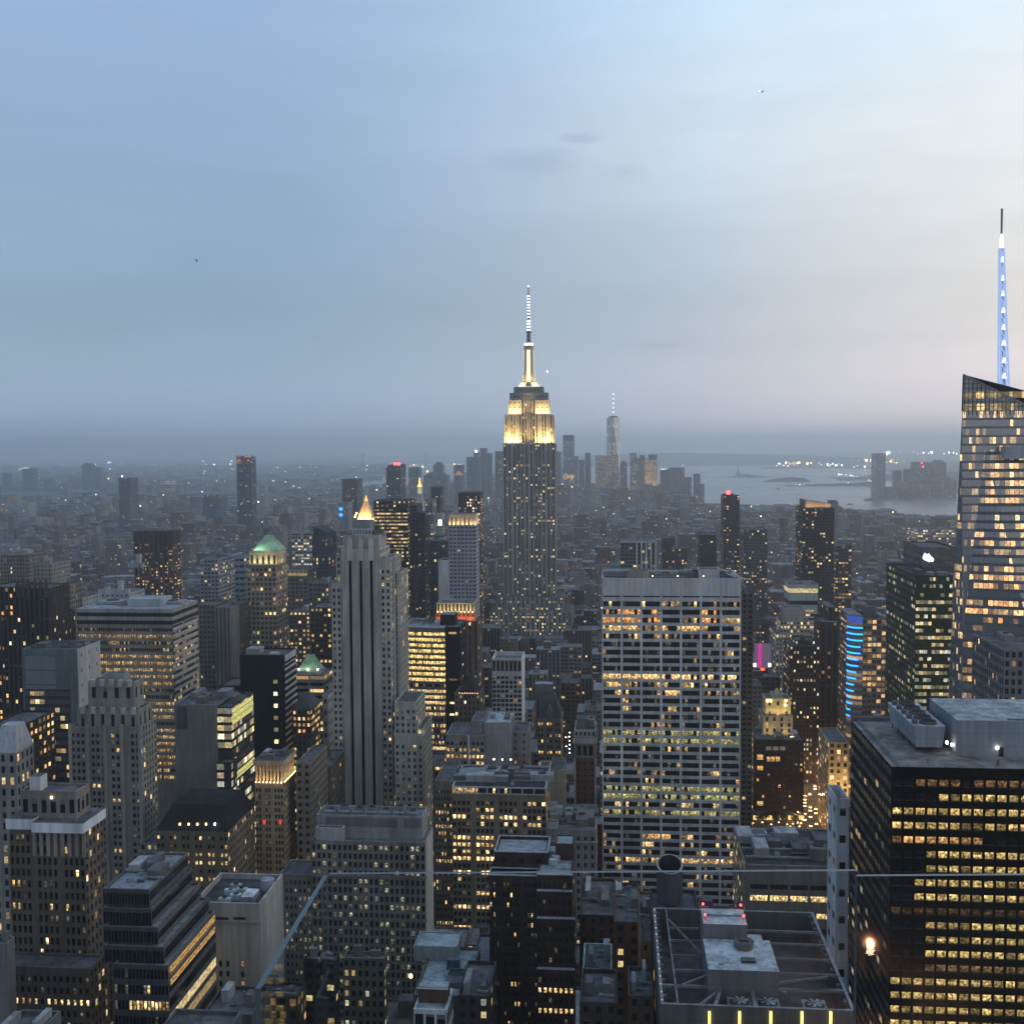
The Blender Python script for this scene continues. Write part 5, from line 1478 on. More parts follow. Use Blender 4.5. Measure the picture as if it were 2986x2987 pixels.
# stepped glass terraces
sgx = B('office_building', 'dark stepped glass block with terraced floors and ribbon windows', 'building', 268, 300, 435, 2592, 26, St((.10, .105, .115), 1.0, 8, .75, .75, .02, .62, 1), yb=2920, build=False)
tr = [(300, 435, 2592, 268, 26), (300, 441, 2648, 266.4, 27.5), (301, 460, 2702, 264.6, 29.4), (303, 478, 2758, 262.8, 31), (330, 490, 2812, 261, 33)]
for k, (a, b_, yt, Y, dp) in enumerate(tr):
    p, q_ = P(a, yt, Y), P(b_, yt, Y)
    nx = P(a, tr[k + 1][2], tr[k + 1][3]).z - .2 if k + 1 < len(tr) else 0
    zt_ = p.z
    m = MB()
    W_ = q_.x - p.x
    res = winwall(m, (p.x, Y), (1, 0), W_, max(0, nx), zt_, cols_even(W_, 15, .8), ([(zt_ - 4.1, zt_ - 1.1)] if k < 4 else [(zt_ - 3.6 - 3.9 * j, zt_ - 1.2 - 3.9 * j) for j in range(12)]), .35, St((.075, .08, .09)))
    m.box(p.x, q_.x, Y, Y + dp, max(0, nx), zt_, St((.12, .115, .115), 30, 3.9, .98, .6, .35 if k > 2 else .02, .5, .8), NOW((.24, .26, .29)), front=False, par=.6)
    m.build('terrace_floor', parent=sgx.e)
    panes(sgx, res, (lambda i, j: None) if k < 4 else lit_rule(.2, .6, 1.0, 61, 4), sill=False, cap=26 if k == 4 else 20)
    FOOT.append((p.x - 2, q_.x + 2, Y - 2, Y + dp + 2))
m = MB()
for (y_, g__) in ((2765, 1.0), (2800, .85)):
    k = 4
    za = zf(490, 2830 if g__ == 1.0 else 2868, 261)
    xq = P(490, 2812, 261).x + .12
    m.wall((xq, 262), (xq, 293), za - 1.2, za + .3, None)
for k in range(len(m.lit)):
    m.lit[k] = (.42, .25, .085)
m.build('lit_ribbon_window', [M_PANE], sgx.e)
sgx.units(3, P(300, 2592, 268).x, P(435, 2592, 268).x, 272, 292, zf(360, 2592, 268) - .6, 3)
# pale blank block
pb_ = geo('pale blank concrete block with four window columns and white roof units', 302, 564, 757, 2634, 22, St((.36, .355, .34), 0), 2870, 9, .42, 8.6 / 3, 16.5, .58, lambda i, j: warmc(.5, .5) if (j == 9 and i in (2, 3)) else (warmc(.3, .35) if i == 4 and j % 2 == 0 else None), groups=(0, 5, 7, 8), zmin=25, cap=80, roof=NOW((.07, .07, .075)), par=1.6)
for (a, b_) in ((587, 612), (628, 666), (681, 715)):
    p, q_ = P(a, 2683, 301.9), P(b_, 2677, 301.9)
    pb_.box('louvre_slot', p.x, q_.x, 301.85, 301.99, p.z, q_.z, NOW((.03, .03, .03)))
pb_.box('cornice', pb_.x0 - .15, pb_.x1 + .15, 301.7, 301.99, zf(660, 2696, 302), zf(660, 2691, 302), NOW((.25, .25, .245)))
rz_ = pb_.z - 1.6
for k in range(5):
    cxq, cyq = pb_.x0 + 7.5 + (k % 2) * 2.5, 306 + k * 2.4
    m = MB(); m.box(cxq - 1.6, cxq + 1.6, cyq - .9, cyq + .9, rz_, rz_ + 1.3 + .3 * (k % 3), NOW((.36, .42, .45)), NOW((.42, .48, .5))); m.cyl(cxq, cyq, rz_ + 1.6, rz_ + 1.95, .7, n=10, st=NOW((.05, .06, .06))); m.build('air_handler', parent=pb_.e)
pb_.box('air_handler', pb_.x0 + 12.5, pb_.x0 + 16, 305, 311, rz_, rz_ + 2.2, NOW((.22, .23, .25)), 0, NOW((.62, .66, .72)))
m = MB(); m.cyl(pb_.x1 - 2.4, 317, rz_, rz_ + 2.8, 2.0, n=14, st=NOW((.26, .28, .31))); m.build('drum_tank', parent=pb_.e)
# big masonry block, bottom centre
bm_ = geo('broad grey masonry block with rows of many small paired windows', 402, 907, 1240, 2455, 17, St((.24, .23, .21), 1.85, 3.2, .5, .6, .15, .85, .7), 2830, 22, .56, 3.14, 1.5, .62, lambda i, j: ((lambda s_: tuple(q * s_ for q in (.95, .88, .62)))(rnd.uniform(.03, .40)) if rnd.random() < .30 else None), zmin=18, rec=.35, cap=100, roof=NOW((.15, .16, .18)), par=.6)
for zq in (2555, 2680):
    bm_.box('string_course', bm_.x0 - .4, bm_.x1 + .3, 401.4, 401.98, zf(1070, zq, 402) - .5, zf(1070, zq, 402) + .5, NOW((.2, .195, .185)))
t = bm_.tier('setback', 922, 1232, 2380, 407, 11.5, St((.26, .265, .27)), bm_.z - 1, roof=NOW((.17, .18, .2)))
bm_.box('recess', P(950, 2400, 407).x, P(1160, 2400, 407).x, 406.6, 406.97, zf(1070, 2409, 407), zf(1070, 2386, 407), NOW((.15, .16, .175)))
bm_.box('recess', P(1178, 2400, 407).x, P(1226, 2400, 407).x, 406.6, 406.97, zf(1070, 2409, 407), zf(1070, 2386, 407), NOW((.15, .16, .175)))
bm_.box('roof_house', P(920, 2420, 403).x, P(1000, 2420, 403).x, 403, 406.6, bm_.z - .6, zf(960, 2416, 403), NOW((.34, .36, .38)), .3)
for k in range(7):
    xa = t[0] + 3 + (t[1] - t[0] - 9) * k / 6
    m = MB(); m.box(xa, xa + 3.4, 409.5 + (k % 3), 413 + (k % 3), t[4] - .8, t[4] + 1.1 + (k % 2), NOW((.2, .22, .24))); m.beam((xa, 408.4, t[4] + 1), (xa + 4, 408.4, t[4] + 1), .35, NOW((.42, .45, .48))); m.cyl(xa + 1.7, 411.2 + (k % 3), t[4] + 1.1 + (k % 2), t[4] + 1.5 + (k % 2), 1.0, n=10, st=NOW((.05, .05, .06))); m.build('air_handler', parent=bm_.e)
m = MB(); m.wall((bm_.x1 + .05, 402.02), (bm_.x1 + .05, 418.98), 15, bm_.z + .02, NOW((.40, .39, .37))); m.build('west_wall', parent=bm_.e)
wing(bm_, 'east_wing', 815, 906.7, 2551, 404, 15, 7, .46, 3.1, 2.2, 45, St((.22, .21, .195), 2, 3.2, .5, .55, .2), lambda i, j: ((lambda s_: tuple(q * s_ for q in (.95, .85, .6)))(rnd.uniform(.04, .40)) if rnd.random() < .38 else None), cap=30)
# lit office, centre
lc = geo('tan office with many brightly lit window rows and white framed top floor', 470, 1318, 1592, 2318, 34, St((.23, .19, .145), 2.6, 3.0, .5, .6, .2, .6, 1.2), 2700, 20, .66, 2.98, 3.0, .60, lit_rule(.62, .60, 1.75, 71, 4), groups=(4, 9, 14), zmin=25, rec=.35, cap=100)
tpz = zf(1455, 2296, 470)
W_ = lc.x1 - lc.x0
m = MB()
res = winwall(m, (lc.x0, 469.6), (1, 0), W_, lc.z + .02, tpz, cols_even(W_, 8, .86), [(lc.z + .5, tpz - .5)], .5, St((.44, .46, .48)))
m.box(lc.x0, lc.x1, 469.6, 503, lc.z + .02, tpz, St((.4, .42, .44)), front=False, par=.6, roof=NOW((.05, .055, .065)))
m.build('framed_top_floor', parent=lc.e)
panes(lc, res, lambda i, j: warmc(.6, .55) if i < 9 else (warmc(.7, 1.3) if 12 <= i < 19 and rnd.random() < .8 else None), sub=4, sill=False, cap=10)
lc.units(9, y0=474, y1=500, z=tpz - .6, hmax=3.4)
lc.box('plant_enclosure', lc.x0 + 13, lc.x0 + 29, 484, 496, tpz - .58, tpz + 2.2, NOW((.10, .115, .125)), 1.2, NOW((.05, .055, .06)))
for k in range(3):
    xa = lc.x0 + 15.5 + k * 3.7
    m = MB(); m.cyl(xa, 492, tpz - .6, tpz + 5.4, .09, n=6, mi=1); m.cyl(xa, 492, tpz + 5.4, tpz + 5.9, .25, n=8); m.build('roof_lamp_post', [M_LAMP, BARS((.3, .3, .3))], lc.e)
wing(lc, 'east_wing', 1268, 1317.7, 2278, 474, 30, 6, .5, 3.0, 4, 30, St((.20, .17, .14), 2.6, 3.0, .5, .6, .2), lit_rule(.45, .6, 1.3, 73, 2), cap=40)
# blank grey wall block behind it
bw = block('plain grey wall block with a pale roof patch behind the lit tan office', 545, 1412, 1490, 2108, 24, St((.27, .275, .27), 0), 2260, name='building', cat='building', roof=NOW((.45, .5, .54)), par=.5)
wing(bw, 'lit_wing', 1300, 1411.6, 2144, 541, 24, 9, .6, 3.2, 3.4, 40, St((.27, .255, .23), 3, 3.3, .5, .5, .2), lit_rule(1.3, .42, 1.2, 79, 3), cap=60)
wing(bw, 'stair_wing', 1374, 1411, 2103, 546, 20, 2, .5, 3.2, 9, 60, St((.26, .26, .255)), lit_rule(.6, .42, 1.3, 83, 1), cap=20)
bw.tier('west_wing', 1490.3, 1540, 2134, 552, 20, St((.24, .235, .22), 5, 3.4, .2, .4, .05))
bw.units(2)
m = MB(); m.cyl(P(1366, 2150, 539).x, 539.5, 40, zf(1366, 2148, 539), .55, n=8, st=NOW((.48, .5, .52))); m.build('flue_pipe', parent=bw.e)
bx_ = block('windowless tan block with slanted pale hatch roof behind lit tan office', 520, 1603, 1645, 2247, 22, St((.25, .22, .18), 0), 2330, name='building', cat='building')
bx_.tier('hatch_roof', 1572, 1602, 2240, 518, 12, St((.4, .43, .45)), 0)
# dark brown with white lines
dw = geo('dark brown brick building with white edged roof terraces', 330, 1426, 1566, 2555, 22, St((.055, .04, .036), 2, 3.1, .4, .5, .03), 2987, 14, .5, 3.0, 2.2, .5, lambda i, j: (warmc(.6, 1.0) if rnd.random() < .045 else (warmc(.9, .07) if rnd.random() < .15 else None)), zmin=20, cap=70, groups=(3, 9), roof=NOW((.09, .1, .11)))
z1_ = dw.z
wl_ = NOW((.50, .51, .56))
u1_ = dw.tier('upper_block', 1443, 1597, 2487, 336, 14, St((.06, .042, .038), 6, 5, .3, .3, 0), z1_ - .5, roof=NOW((.27, .29, .32)))
def rim(b, x0, x1, y0, y1, z, w=.35):
    m = MB()
    for p_, q_ in (((x0, y0), (x1, y0)), ((x0, y0), (x0, y1)), ((x1, y0), (x1, y1)), ((x0, y1), (x1, y1))):
        m.beam((*p_, z + .12), (*q_, z + .12), w, wl_, w2=.3)
    m.build('white_coping', parent=b.e)
rim(dw, u1_[0], u1_[1], 336.1, 350, u1_[4]); rim(dw, dw.x0, dw.x1, 330.1, 335.8, z1_)
for (a, b_, yt, Y, dp, zz_) in ((1566.4, 1668, 2552, 327, 26, 0), (1566.4, 1668, 2600, 326, .98, 0), (1566.4, 1674, 2680, 325, .98, 0), (1566.4, 1674, 2828, 324, .98, 0)):
    pa, pb2 = P(a, yt, Y), P(b_, yt, Y)
    W_ = pb2.x - pa.x
    m = MB()
    res = winwall(m, (pa.x, Y), (1, 0), W_, 0, pa.z, cols_even(W_, 7, .5), rows_down(pa.z, 2.4, 3.05, 1.55, max(18, pa.z - 34)), .3, St((.06, .042, .036)))
    m.box(pa.x, pb2.x, Y, Y + dp, 0, pa.z, St((.075, .05, .04), 2, 3, .35, .4, .06), NOW((.24, .27, .29)), front=False, par=.3)
    m.build('terrace_block', parent=dw.e)
    rim(dw, pa.x, pb2.x, Y + .1, Y + min(dp, .9), pa.z, .3)
    nr_ = len(rows_down(pa.z, 2.4, 3.05, 1.55, max(18, pa.z - 34)))
    panes(dw, res, (lambda i, j, n=nr_, yt=yt: warmc(.58, 1.15) if (yt == 2828 and n - 1 - j in (1, 3)) else (warmc(.8, .1) if rnd.random() < .1 else None)), cap=22)
dw.box('roof_house', P(1620, 2500, 340).x, P(1672, 2500, 340).x, 340, 348, z1_ - .5, zf(1645, 2462, 340), St((.07, .05, .045)), .3, NOW((.24, .27, .3)))
for k in range(3):
    m = MB(); m.cyl(P(1612 + k * 6, 2515, 334).x, 336 + k * 3, zf(1610, 2552, 327) - .3, zf(1610, 2552, 327) + 1.3, 1.3, n=12, st=NOW((.36, .4, .43))); m.build('roof_tank', parent=dw.e)
# low grey block left of the white slab
lg_ = geo('low grey office with cluttered roof hugging the white slab tower', 470, 1593, 1738, 2420, 34, St((.26, .265, .27), 3, 3.6, .45, .5, .06), 2700, 7, .36, 3.7, 3.0, .55, lit_rule(.05, .6, .9, 89, 1), zmin=30, roof=NOW((.16, .18, .2)))
lg_.units(8, hmax=4)
lg_.box('white_bin', P(1594, 2400, 472).x, P(1627, 2400, 472).x, 471, 474.5, lg_.z - 1, lg_.z + 2.5, NOW((.42, .43, .44)), .3)
lg_.box('cornice', lg_.x0 - .3, lg_.x1 + .3, 469.3, 469.97, lg_.z - 5.4, lg_.z - 4.6, NOW((.34, .345, .35)))
# roofs at the bottom edge
rf = block('green grey flat roof with open pit and white framed lower pavilion', 292, 1205, 1362, 2905, 30, St((.10, .10, .095), 3, 3.4, .4, .5, .06), 2987, name='building', cat='building', roof=NOW((.27, .32, .34)), units=0)
q0 = zf(1280, 2775, 318)
rf.box('upper_roof', P(1210, 2790, 316).x, P(1336, 2790, 316).x, 314, 324, rf.z - 1, rf.z + 3.4, NOW((.24, .27, .28)), .3, NOW((.31, .36, .38)))
rf.box('plant_pit', rf.x0 + 7.5, rf.x0 + 13, 298, 307, rf.z - .95, rf.z + .6, NOW((.1, .13, .14)), .5, NOW((.04, .05, .055)))
rf.box('air_handler', rf.x0 + 8, rf.x0 + 12.4, 299, 301, rf.z - .9, rf.z + 1.3, NOW((.3, .36, .38)))
m = MB(); m.box(rf.x0 + 6.4, rf.x0 + 10, 309, 311, rf.z - .9, rf.z + 1.9, NOW((.06, .08, .09))); m.build('louvre_box', parent=rf.e)
pv = block('small pavilion roof with white frame and three dark windows at the bottom edge', 262, 1206, 1302, 2946, 11, St((.46, .48, .5), 7.4 / 3, 6, .78, .62, 0), 2987, name='pavilion', cat='building', roof=NOW((.3, .33, .34)), par=.4)
pv.box('brick_stage', pv.x0 + .4, pv.x1 - .3, 266, 270, pv.z - .4, pv.z + 3.2, NOW((.10, .06, .05)), 0, NOW((.34, .37, .39)))
pv.box('white_coping', pv.x0 + .2, pv.x1 - .1, 265.6, 266, pv.z + 3.2, pv.z + 3.6, NOW((.6, .63, .66)))
bulb(rf.e, (rf.x0 - .5, 291.6, zf(1202, 2848, 291.6)), .4, M_LAMPW, 'wall_lamp')
pl_ = block('flat purple grey roof beside the green grey roof', 330, 1368, 1432, 2832, 26, St((.09, .08, .08), 3, 3.4, .4, .5, .08), 2860, name='building', cat='building', roof=NOW((.2, .195, .215)))
rt2 = [
 ('dark roof with plant well at the bottom, left of the glass panel edge', 250, 590, 735, 2958, 14, St((.09, .09, .09)), 2987),
 ('pale blue flat roof in the bottom left corner region', 213, 400, 610, 3090, 20, St((.10, .11, .12)), 2987),
 ('pale roof with dark hatch at the far bottom left corner', 218, -60, 62, 3065, 17, St((.13, .14, .15)), 2987),
 ('slim pale parapet wall block at the left edge', 262, -40, 18, 2752, 4, St((.17, .175, .18)), 2960),
 ('brown block with bright yellow windows between wide roofs at bottom', 285, 752, 868, 2905, 8, St((.06, .055, .05), 3, 3.4, .6, .55, .22, .5, .6), 2987),
 ('tan walled block behind the glass panel, lower middle', 340, 1000, 1120, 2796, 5, St((.15, .14, .12), 2.2, 3.2, .5, .55, .16, .8, .5), 2987),
 ('dark block with dim windows behind the slanting glass edge', 318, 885, 978, 2800, 5, St((.05, .05, .05), 3, 3.3, .6, .5, .14, .6, .6), 2987),
 ('dark low block in front of the brown terraces', 282, 1335, 1425, 2905, 20, St((.06, .055, .055), 3, 3.3, .5, .5, .14, .8, .9), 2987),
 ('brick red block behind the near glass, left of the roof trusses', 300, 1790, 1868, 2690, 28, St((.12, .062, .045), 3, 3.3, .4, .5, .02), 2987),
 ('tan brick slab right beside the roof trusses building', 262, 1868, 1925, 2745, 30, St((.17, .115, .075), 2.2, 3.3, .3, .4, .02), 2987),
 ('dark brick block with white edged roof below the brick red block', 240, 1832, 1905, 2905, 14, St((.10, .07, .055), 2.4, 3.2, .4, .5, .04), 2987),
 ('pale green stone facade with orange lit windows at the bottom middle', 262, 1698, 1785, 2838, 16, St((.25, .33, .32), 3.4, 3.0, .3, .5, .3, .35, 1.3), 2910),
 ('dark flat roof in front of the pale green stone facade', 240, 1690, 1800, 2925, 16, St((.06, .05, .045), 3, 3.2, .4, .5, .12, .7, 1), 2987),
 ('dark brown block behind the brick red block, under white slab tower', 340, 1690, 1795, 2670, 30, St((.085, .055, .045), 3, 3.2, .4, .5, .03), 2830),
]
for r in rt2:
    b_ = block(*r, name='building', cat='building', units=2, par=.9)
wr = [  # white domed mansion roof etc, left edge
 ('cream building with pale curved mansard roof at the left edge', 432, -30, 46, 2196, 14, St((.25, .25, .245), 3.6, 4.6, .4, .6, .25, .5, 1.1), 2400),
]
b_ = block(*wr[0], name='building', cat='building')
m = MB(); m.loft([(b_.x0, 432), (b_.x1, 432), (b_.x1, 446), (b_.x0, 446)], b_.z + .02, [(b_.x0 + 3, 436), (b_.x1 - 2, 436), (b_.x1 - 2, 443), (b_.x0 + 3, 443)], zf(40, 2116, 436), NOW((.36, .39, .42))); m.build('mansard_roof', parent=b_.e)
block('dark slab with a column of small lit windows at the left edge', 470, -40, 60, 2118, 30, St((.05, .042, .038), 4, 3.6, .5, .5, .42, .45, 1.2), 2200, name='building', cat='building')
# ================================================================ middle distance, left and centre
hs = B('office_tower', 'glass office tower with nearly every floor glowing yellow', 'office tower', 748, 1164, 1300, 1829, 30, St((.14, .13, .12), 2.2, 3.85, .95, .56, 1.0, .68, 1.2, .05), yb=2140, build=False)
N_ = 8
arc = [(hs.x0 + (hs.x1 - hs.x0) * t / N_, 748 - 3.6 * math.sin(math.pi * (t / N_) ** 1.0 * .5) + 0) for t in range(N_ + 1)]
m = MB()
z_ = hs.z
pit_ = 17.0 / F * 752
res = []
for t in range(N_):
    a, b_ = arc[t], arc[t + 1]
    L_ = math.hypot(b_[0] - a[0], b_[1] - a[1])
    res += [(r, i + t, j, n) for r, i, j, n in winwall(m, a, ((b_[0] - a[0]) / L_, (b_[1] - a[1]) / L_), L_, 0, z_, [(.12, L_ - .12)], rows_down(z_, 3.2, pit_, pit_ * .58, 50), .3, St((.17, .16, .15)))]
m.face([(*p, z_) for p in arc] + [(hs.x1, 778, z_), (hs.x0, 778, z_)], NOW((.26, .28, .30)))
m.wall((hs.x0, 778), arc[0], 0, z_, NOW((.1, .1, .1)))
m.build('curved_front', parent=hs.e)
_hl = lit_rule(.7, .62, 1.2, 91, 3)
nrw = len(rows_down(z_, 3.2, pit_, pit_ * .58, 50))
def hl(i, j):
    k = nrw - 1 - j
    if k < 9:
        return (lambda s_: tuple(q * s_ for q in (1, .72, .26)))(rnd.uniform(.8, 1.9)) if rnd.random() < .93 else None
    return _hl(i, j)
panes(hs, res, hl, sub=5, cap=100)
hs.box('black_core', hs.x1 + .05, P(1342, 1835, 746).x, 745, 779, 0, z_ + .5, St((.014, .013, .013), 9, 7.8, .5, .18, .2, .6, 1), .6)
hs.box('roof_house', P(1283, 1800, 756).x, P(1326, 1800, 756).x, 756, 770, z_ + .02, zf(1300, 1793, 756), NOW((.022, .02, .022)), 0, NOW((.2, .22, .25)))
hs.units(3, hs.x0 + 3, hs.x1 - 10, 756, 775, z_)
GUARD.append((1300, 1342, 2130, 746))
# lit crown tower
lcr = block('brown tower with yellow and orange floodlit crown floors', 860, 1330, 1394, 1813, 28, St((.13, .10, .085), 4.2, 3.7, .35, 1.6, .10, .7, 1.1), 2010, par=.4)
k0, k1 = P(1271, 1786, 862).x, P(1384, 1786, 862).x
kz0, kz1 = zf(1330, 1812, 862), zf(1330, 1787, 862)
kz2 = zf(1330, 1760, 862)
lcr.box('orange_crown', k0, k1, 862, 884, kz0 - .8, kz1, St((.40, .25, .17), 3.2, 4.2, .35, .5, .0, .1, .8), 0)
lcr.box('yellow_crown', k0 + .5, k1 - .5, 863.5, 883, kz1 + .02, kz2, St((.42, .37, .27), 2.9, 7.2, .48, .82, .0), .4)
lcr.box('east_shaft', k0, lcr.x0 - .05, 863, 884, 0, kz0 - .85, St((.12, .095, .08), 3, 3.7, .4, .5, .1))
flood(lcr.e, ((k0 + k1) / 2, 861.4, kz1 + .3), ((k0 + k1) / 2, 864, kz2), k1 - k0, .6, 2300, (1, .78, .36))
flood(lcr.e, ((k0 + k1) / 2, 859.8, kz0 + .2), ((k0 + k1) / 2, 862.5, kz1), k1 - k0, .6, 1700, (1, .20, .04))
for k in range(10):
    bulb(lcr.e, (k0 + 1.5 + (k1 - k0 - 3) * k / 9, 861.6, kz1 + .5), .3, M_LAMPW, 'crown_lamp')
sb = block('small brown brick block with a row of roof lamps behind the black core', 655, 1325, 1400, 2024, 22, St((.14, .115, .095), 2.6, 3.4, .45, .5, .2, .7, 1.2), 2150, name='building', cat='building')
m = MB(); m.loft([(sb.x0 + 2, 656), (sb.x1 - 2, 656), (sb.x1 - 2, 676), (sb.x0 + 2, 676)], sb.z - .9, [(sb.x0 + 6, 662), (sb.x1 - 6, 662), (sb.x1 - 6, 670), (sb.x0 + 6, 670)], sb.z + 9, NOW((.035, .03, .03))); m.build('mansard_roof', parent=sb.e)
for k in range(8):
    bulb(sb.e, (sb.x0 + 3 + k * 1.5, 655.2, sb.z + .3), .14, M_LAMPW, 'roof_lamp')
# white grid tower
wg = geo('white gridded tower with seven dark window columns', 800, 1434, 1521, 1921, 28, St((.66, .64, .64), 0), 2130, 7, .78, 3.28, 12.6, .74, lit_rule(.06, .3, 1.0, 97, 2), zmin=40, cap=100, sill=False, rec=.8, name='office_tower', cat='office tower', roof=NOW((.15, .16, .2)), par=3)
m = MB()
res = []
for k in range(7):
    pass
W_ = wg.x1 - wg.x0
cc = cols_even(W_, 7, .74)
for a, b_ in cc:
    m.box(wg.x0 + a, wg.x0 + b_, 799.9, 799.99, wg.z - 9, wg.z - 1.6, NOW((.05, .032, .03)))
m.build('top_louvres', parent=wg.e)
# gothic
gh = geo('stone gothic office with steep dark gabled roof', 640, 1568, 1636, 2096, 24, St((.23, .20, .16), 2.4, 3.3, .5, .5, .15), 2240, 8, .6, 3.25, 2.5, .55, lit_rule(.5, .5, 1.2, 101, 3), groups=(2, 5), zmin=40, cap=50)
m = MB(); m.loft([(gh.x0, 640), (gh.x1, 640), (gh.x1, 664), (gh.x0, 664)], gh.z + .02, [(gh.x0 + 2.2, 649), (gh.x1 - 4, 649), (gh.x1 - 4, 655), (gh.x0 + 2.2, 655)], zf(1600, 2024, 652), NOW((.06, .07, .075))); m.build('gabled_roof', parent=gh.e)
cx_ = (gh.x0 + gh.x1) / 2
m = MB(); m.box(cx_ - 1.6, cx_ + 1.6, 639.6, 646, gh.z + .02, gh.z + 4, NOW((.2, .18, .15))); m.loft([(cx_ - 1.6, 639.6), (cx_ + 1.6, 639.6), (cx_ + 1.6, 646), (cx_ - 1.6, 646)], gh.z + 4, [(cx_ - .1, 639.6), (cx_ + .1, 639.6), (cx_ + .1, 646), (cx_ - .1, 646)], gh.z + 7.5, NOW((.2, .18, .15))); m.build('dormer', parent=gh.e)
gh.box('roof_platform', gh.x0 - 3, gh.x0 + 8, 655, 664, gh.z + 8, gh.z + 16.5, NOW((.15, .16, .17)), .3, NOW((.3, .33, .35)))
# arched loggia tower
al = geo('brick tower with white corner trim and arched top loggia', 600, 1675, 1737, 2212, 22, St((.15, .105, .075), 0), 2296, 3, .3, 3.3, 2.4, .35, lambda i, j: None, zmin=40, cap=30)
lz = zf(1705, 2168, 600)
m = MB()
res = winwall(m, (al.x0, 599.8), (1, 0), al.x1 - al.x0, al.z + .02, lz, cols_even(al.x1 - al.x0, 3, .68, 1), [(al.z + 1.2, lz - 1.4)], .8, St((.30, .27, .24)))
m.box(al.x0, al.x1, 599.8, 622, al.z + .02, lz, St((.30, .27, .24)), front=False)
m.build('loggia', parent=al.e)
panes(al, res, lambda i, j: None, cap=3)
al.box('cornice', al.x0 - .9, al.x1 + .9, 598.8, 622.6, lz + .02, lz + 3.0, NOW((.42, .42, .43)))
al.box('attic', al.x0, al.x1, 600, 621, lz + 3.02, lz + 7, St((.4, .41, .42), 2.2, 4, .5, .5, 0), .4)
al.box('penthouse', al.x0 + 1, al.x1 - 4, 606, 617, lz + 6.7, lz + 11.5, NOW((.16, .18, .2)), .4)
for xx in (al.x0 - .2, al.x1 - .6):
    m = MB(); m.box(xx, xx + .8, 599.5, 599.98, 30, al.z, NOW((.45, .44, .43))); m.build('corner_trim', parent=al.e)
al.units(2, z=lz + 7.0)
# downtown side of the striped tower
bsl = block('black office slab with lit floor rows left of the tall skyscraper', 1160, 1090, 1190, 1460, 40, St((.035, .028, .03), 2.6, 3.7, .75, .5, .32, .62, 1.1), 1755)
m = MB(); m.wall((bsl.x0 + .5, 1159.9), (bsl.x1 - .5, 1159.9), bsl.z - 16 - 34, bsl.z - 8, St((.03, .026, .028), 2.4, 3.7, .8, .45, .95, .58, .95)); m.build('lit_floors', parent=bsl.e)
ws = block('pale gridded slab tower with golden floodlit crown', 1050, 1309, 1388, 1533, 26, St((.33, .34, .40), 3.8, 3.6, .62, .42, .05, .8, .7), 1755, par=.5)
wz = zf(1349, 1500, 1051)
ws.box('lit_crown', ws.x0 + .5, ws.x1 - .5, 1051.5, 1075, ws.z - .5, wz, St((.42, .38, .33), 4.3, 30, .25, .8, 0), .5)
for k in range(7):
    xx = ws.x0 + .5 + (ws.x1 - ws.x0 - 1) * k / 6
    m = MB(); m.box(xx - .5, xx + .5, 1050.2, 1051.46, ws.z - .4, wz + .3, NOW((.42, .38, .33))); m.build('crown_fin', parent=ws.e)
flood(ws.e, ((ws.x0 + ws.x1) / 2, 1049, ws.z + .2), ((ws.x0 + ws.x1) / 2, 1052, wz), ws.x1 - ws.x0, .7, 3000, (1, .72, .34))
flood(ws.e, (ws.x1 + 2.5, 1063, ws.z + .2), (ws.x1 - 1, 1063, wz), .7, 22, 1500, (1, .72, .34))
ws.tier('white_annex', 1278, 1308.5, 1634, 1047, 24, St((.46, .47, .49), 0))
